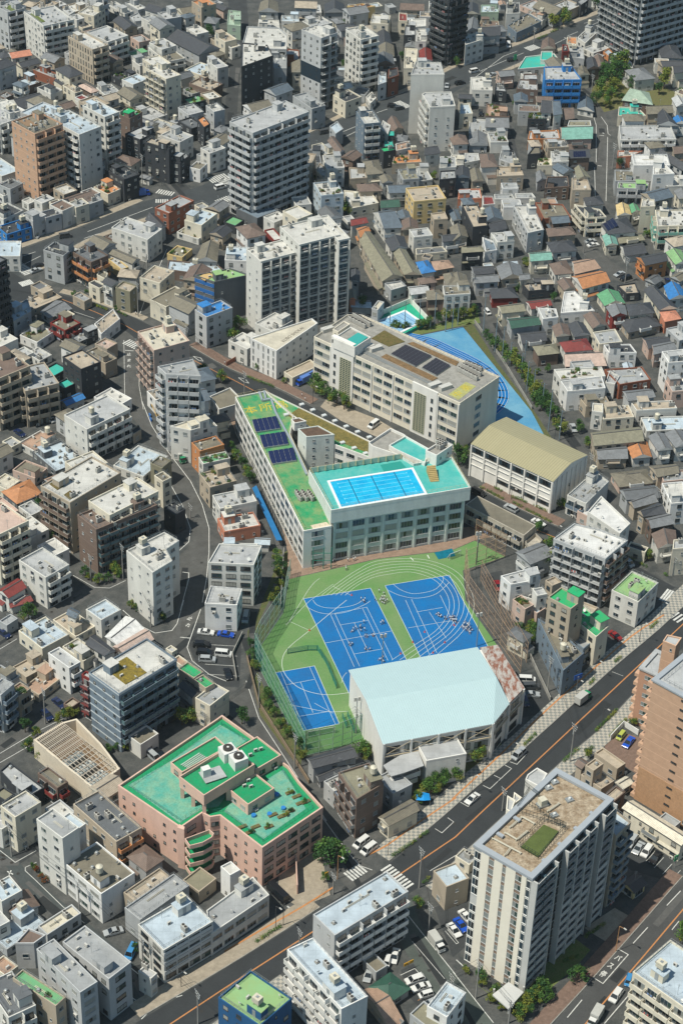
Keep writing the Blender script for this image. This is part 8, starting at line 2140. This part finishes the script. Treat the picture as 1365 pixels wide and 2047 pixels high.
# -- signs, awnings, small items
def sign(fr, x, y, w_, h_, z, col, lab, txt=None, tc=None, ang=0.6):
    X, Y = fp(fr, x, y); p = up(X, Y, 0); o = empty('sign_board', (p.x, p.y, 0), ang); b = MB(); b.bar((0, 0, 0), (0, 0, z), .07, 0, 6); link('post', b.mesh('post', [STEEL]), o); b = MB(); b.prism([(-w_ / 2, -.06), (w_ / 2, -.06), (w_ / 2, .06), (-w_ / 2, .06)], z - h_ / 2, z + h_ / 2, 0); link('panel', b.mesh('panel', [mat('sign_' + lab[:6], col, .5)]), o)
    if txt: me = text_mesh(txt, h_ * .5, mat('sign_text', tc or (.7, .7, .7), .5)); link('lettering', me, o, Matrix.Translation((0, -.085, z)) @ Matrix.Rotation(math.pi / 2, 4, 'X'))
    tag(o, lab, 'sign')
sign('L', 730, 560, 2.6, 1.6, 6.2, (.02, .10, .40), 'blue direction sign over the main road by the slate wedge building', '→', ang=.55); sign('O', 790, 1085, .6, .6, 2.8, (.45, .04, .12), 'round red and purple bus stop sign on the brick pavement', ang=.5); sign('C', 365, 400, 1.6, 2.6, 5, (.02, .30, .12), 'green and white station sign at the turquoise roofed building')
sign('O', 1315, 400, 1.2, 1.8, 3.2, (.55, .40, .04), 'green and yellow price board at the car park entrance', 'P'); sign('N', 600, 480, .9, 1.4, 2.2, (.60, .30, .02), 'orange barrier machine at the garage entrance'); sign('x', 690, 615, .8, .8, 1.6, (.62, .33, .02), 'yellow gate post beside the pink building driveway')
sign('N', 1085, 1010, 2.6, .9, 2.4, (.50, .40, .05), 'yellow car park board near the green hipped house', 'P', (.05, .05, .3))
X, Y = fp('K', 1175, 1165); p = up(X, Y, 2.5); b = MB(); b.add([(-1.8, -1.2, 2.3), (.2, -1.5, 2.5), (1.8, -.9, 2.2), (1.5, 1.2, 2.4), (0, 1.4, 2.6), (-1.6, 1, 2.2), (0, 0, 2.9)], [(0, 1, 6), (1, 2, 6), (2, 3, 6), (3, 4, 6), (4, 5, 6), (5, 0, 6)], 0)
for q in ((-1.7, -1.1), (1.7, -.8), (1.4, 1.1), (-1.5, .9)): b.bar((*q, 0), (*q, 2.25), .05, 1, 5)
o = link('awning', b.mesh('awning', [mat('blue_sheet', (.01, .25, .62), .6), STEEL])); o.location = (p.x, p.y, 0); tag(o, 'bright blue tarpaulin sheet among the trees below the sports hall', 'awning')
b = MB(); P = P2_('H', '160,520 185,505 340,830 305,832', 2.6); c = P[0]; b.prism(ccw([p_ - c for p_ in P]), 2.5, 2.62, 0)
for p_ in P: b.box(((p_ - c).x * .97, (p_ - c).y * .97, 0), .15, .15, 2.5, 1)
o = link('bicycle_shelter', b.mesh('bicycle_shelter', [mat('blue_sheet_roof', (.02, .16, .38), .5, stain=.2), STEEL])); o.location = (c.x, c.y, 0); tag(o, 'long narrow blue roofed shelter in the alley west of the high school', 'shelter')
b = MB(); A, B_ = P2_('E', '8,985 140,905', 0); d = (B_ - A).normalized(); q = Vector((-d.y, d.x)) * .15; c = A; b.prism(ccw([A - c, B_ - c, B_ - c + q, A - c + q]), 0, 1.6, 0); o = link('garden_wall', b.mesh('garden_wall', [brickm('r')])); o.location = (c.x, c.y, 0); tag(o, 'low brick boundary wall beside the wedge shaped office', 'wall')
for fr, px, h, m_, lab in (('N', '420,370 430,560', 3.2, PINK, 'curved pink wall at the pink building driveway'), ('K', '105,205 45,330 70,480', 1.2, CONC, 'low concrete wall between the car park and the fenced lane'), ('K', '130,340 200,620 500,1090', 1.4, mat('brown_wall', (.25, .19, .13), .9, stain=.2), 'long low brown wall along the foot of the ball fence'),
                          ('F', '130,725 300,960 470,1240', 1.2, CONC, 'low concrete wall beside the lane along the athletics ground'), ('L', '455,330 580,600', 1.5, CONC, 'concrete wall between the back lane and the slate wedge building'), ('L', '930,830 1010,745 1100,800', 1.8, WHITE, 'white rail fence round the two car bays by the orange tower'), ('I', '830,950 1010,1010', 1.2, CONC, 'low wall before the pinkish grey block'), ('H', '350,910 330,1246', 2.2, CONC, 'tall pale concrete wall along the dark alley')):
    P = [p_ for p_ in P2_(fr, px, 0)]; c = P[0]; Q = offline(P, .22); b = MB(); b.prism(ccw([p_ - c for p_ in P + Q[::-1]]), 0, h, 0); o = link('boundary_wall', b.mesh('boundary_wall', [m_])); o.location = (c.x, c.y, 0); tag(o, lab, 'wall')

A, B_ = up(*fp('G', 905, 20), 2.5), up(*fp('G', 980, 195), 1.5); o = empty('crane_truck', (B_.x, B_.y, 0)); b = MB(); a_, c_ = A - Vector((B_.x, B_.y, 0)), B_ - Vector((B_.x, B_.y, 0)); q = (a_ - c_).normalized().cross(Vector((0, 0, 1))) * .45
for s_ in (-1, 1):
    b.bar(a_ + q * s_, c_ + q * s_, .09, 0, 4)
for k in range(12): p0, p1 = c_.lerp(a_, k / 12), c_.lerp(a_, (k + 1) / 12); b.bar(p0 - q, p1 + q, .05, 0, 4)
link('boom', b.mesh('boom', [mat('crane_yellow', (.55, .33, .06), .5)]), o); b = MB(); b.box((0, 0, .5), 4.5, 2.1, .7, 0, -1.2); b.box((.6, -1.4, 1.2), 1.6, 1.9, 1.3, 1, -1.2); link('chassis', b.mesh('chassis', [DARKF, mat('car_paint_w', (.6, .6, .6), .3)]), o); tag(o, 'yellow lattice crane lowered along the winding street by the slim stepped tower', 'crane')
for i, (x, y, c) in enumerate(((990, 225, 'r'), (1000, 255, 'b'), (975, 240, 'r'), (895, 120, 'b'), (890, 95, 'b'), (1010, 275, 'w'))):
    p = up(*fp('G', x, y), 0); o = link('road_barrier', cached(('barr', c), lambda: (lambda b: (b.box((0, 0, .1), 1.4, .25, .8, 0), b.box((-.5, 0, 0), .15, .5, .1, 0), b.box((.5, 0, 0), .15, .5, .1, 0), b.mesh('road_barrier', [mat('barrier_' + c, dict(r=(.5, .12, .04), b=(.03, .15, .45), w=(.6, .6, .6))[c], .5)]))[-1])(MB()))); o.location = p; o.rotation_euler = (0, 0, -1.1); tag(o, '%s roadworks barrier near the yellow crane, %s along the street' % (dict(r='orange', b='blue', w='white')[c], ORD_[i]), 'barrier', 'roadworks barriers')
# ---------------------------------------------------------------- what each thing is called
LM = [('turquoise pool school', 760, 960), ('cream school block', 800, 760), ('olive roofed hall', 1050, 900), ('ice blue sports hall', 860, 1400), ('salmon pink public building', 440, 1590), ('tall cream tower', 1080, 1750), ('orange brick tower', 1330, 1470), ('scalloped balcony slab', 600, 520),
      ('wedge shaped office', 560, 690), ('green roof office tower', 440, 580), ('pink corner tower', 320, 700), ('brown striped block', 150, 990), ('navy apartment block', 265, 1370), ('cream substation', 155, 1500), ('mossy roofed building', 195, 1750), ('ribbon window office', 350, 1860), ('crosswalk apartment block', 720, 1830),
      ('slate wedge building', 1120, 1310), ('pinkish grey block', 1180, 1110), ('pale avenue block', 535, 340), ('charcoal tower', 510, 140), ('bright blue building', 1120, 160), ('verdigris temple roof', 1275, 195), ('green barrel roof', 1150, 270), ('yellow four-storey house', 850, 400), ('long tiled row house', 750, 510),
      ('orange sheet roof', 1180, 560), ('curved balcony block', 180, 260), ('brown striped tower', 175, 110), ('long crosswalk', 40, 540), ('blue athletics ground', 960, 740), ('white angular house', 1150, 620), ('pink metal roof', 1170, 720), ('tiled double house', 1230, 880), ('green hipped house', 780, 1970), ('bottom right apartment block', 1310, 1960),
      ('yellow green roof house', 1270, 1180), ('white street fork tower', 305, 1130), ('railed roof house', 90, 1150), ('emerald roof block', 1130, 1200), ('blue walled building', 510, 1990), ('grey slit window office', 200, 1930), ('green school deck pool', 790, 630), ('cream school complex', 1320, 430), ('dark top edge tower', 890, 60), ('red brick office', 350, 430), ('slim stepped tower', 355, 800), ('white zigzag tower', 725, 120), ('top right tower', 1290, 60), ('garden terrace building', 390, 460), ('white long house', 1055, 450)]
def rel(px, skip=None):
    ds = sorted((math.hypot(px[0] - x, (px[1] - y) * 1.3), n, x, y) for n, x, y in LM)
    for dd, n, x, y in ds:
        if dd < 14: continue
        dx, dy = px[0] - x, (px[1] - y) * 1.3
        w_ = ('right of' if dx > 0 else 'left of') if abs(dx) > abs(dy) else ('in front of' if dy > 0 else 'behind')
        if min(abs(dx), abs(dy)) > .45 * max(abs(dx), abs(dy)): w_ = ('front ' if dy > 0 else 'back ') + ('right of' if dx > 0 else 'left of')
        return w_, n
ITEMS = []; STO = {1: 'one-storey', 2: 'two-storey', 3: 'three-storey', 4: 'four-storey', 5: 'five-storey', 6: 'six-storey', 7: 'seven-storey', 8: 'eight-storey'}
for B_ in ALLB:
    r = B_['root']; X, Y = proj((B_['c'].x, B_['c'].y, B_['h'])); hs = B_['h']; ns = max(1, round((hs + (.4 if B_['kind'] != 'F' else -.5)) / 2.95))
    kname = r.name.split('.')[0]; r['category'] = {'house': 'house', 'flat_roofed_house': 'house', 'apartment_block': 'apartment building', 'walk_up_building': 'building', 'temple_hall': 'temple', 'garden_shed': 'shed'}.get(kname, 'building')
    r['group'] = {'house': 'pitched roof houses of the quarter', 'flat_roofed_house': 'small flat roofed houses of the quarter', 'apartment_block': 'apartment blocks of the quarter', 'walk_up_building': 'mid-rise buildings of the quarter', 'temple_hall': 'temple grounds', 'garden_shed': 'sheds in the back plots'}.get(kname, 'buildings')
    if B_['label']: r['label'] = B_['label']; continue
    rt = {'F': 'flat roof', 'G': 'gable roof', 'H': 'hipped roof'}[B_['kind']]; garden_ = 'g' in B_['opts'].split('=')[0] and B_['kind'] == 'F'
    base = '%s %s %s, %s %s' % (STO.get(ns, 'high-rise'), PAL[B_['wc']][0], 'shed' if hs < 3.6 else 'house' if hs < 10.5 else 'block', PAL[B_['rc']][0], rt) + (' garden' if garden_ else '')
    ITEMS.append((r, base, (X, Y)))
for o, base, px, g in THINGS:
    if g: o['group'] = g
    ITEMS.append((o, base, px))
bk = {}
for o, base, px in ITEMS: w_, n = rel(px); bk.setdefault('%s, %s the %s' % (base, w_, n), []).append((o, px))
ORD = ['first', 'second', 'third', 'fourth', 'fifth', 'sixth', 'seventh', 'eighth', 'ninth', 'tenth', 'eleventh', 'twelfth', 'thirteenth', 'fourteenth', 'fifteenth', 'sixteenth']
for lab, lst in bk.items():
    if len(lst) == 1: lst[0][0]['label'] = lab; continue
    spanx = max(p[0] for _, p in lst) - min(p[0] for _, p in lst); spany = (max(p[1] for _, p in lst) - min(p[1] for _, p in lst)) * 1.2
    ax = 0 if spanx >= spany else 1; lst.sort(key=lambda t: t[1][ax])
    for i, (o, p) in enumerate(lst):
        if len(lst) == 2: pre = ('leftmost', 'rightmost')[i] if ax == 0 else ('upper', 'lower')[i]
        else: pre = '%s from %s' % (ORD[min(i, 15)], 'left' if ax == 0 else 'top')
        o['label'] = pre + ' ' + lab if len(lst) == 2 else pre + ': ' + lab

for o in bpy.data.objects:
    l = o.get('label')
    if l and len(l.split()) > 16:
        for a, c in ((' flat roof', ' roof'), ('apartment block', 'block'), (' from left:', ' left:'), (' from top:', ' upper:'), ('bright white', 'white'), ('one-storey ', '')):
            if len(l.split()) > 16: l = l.replace(a, c)
        o['label'] = l
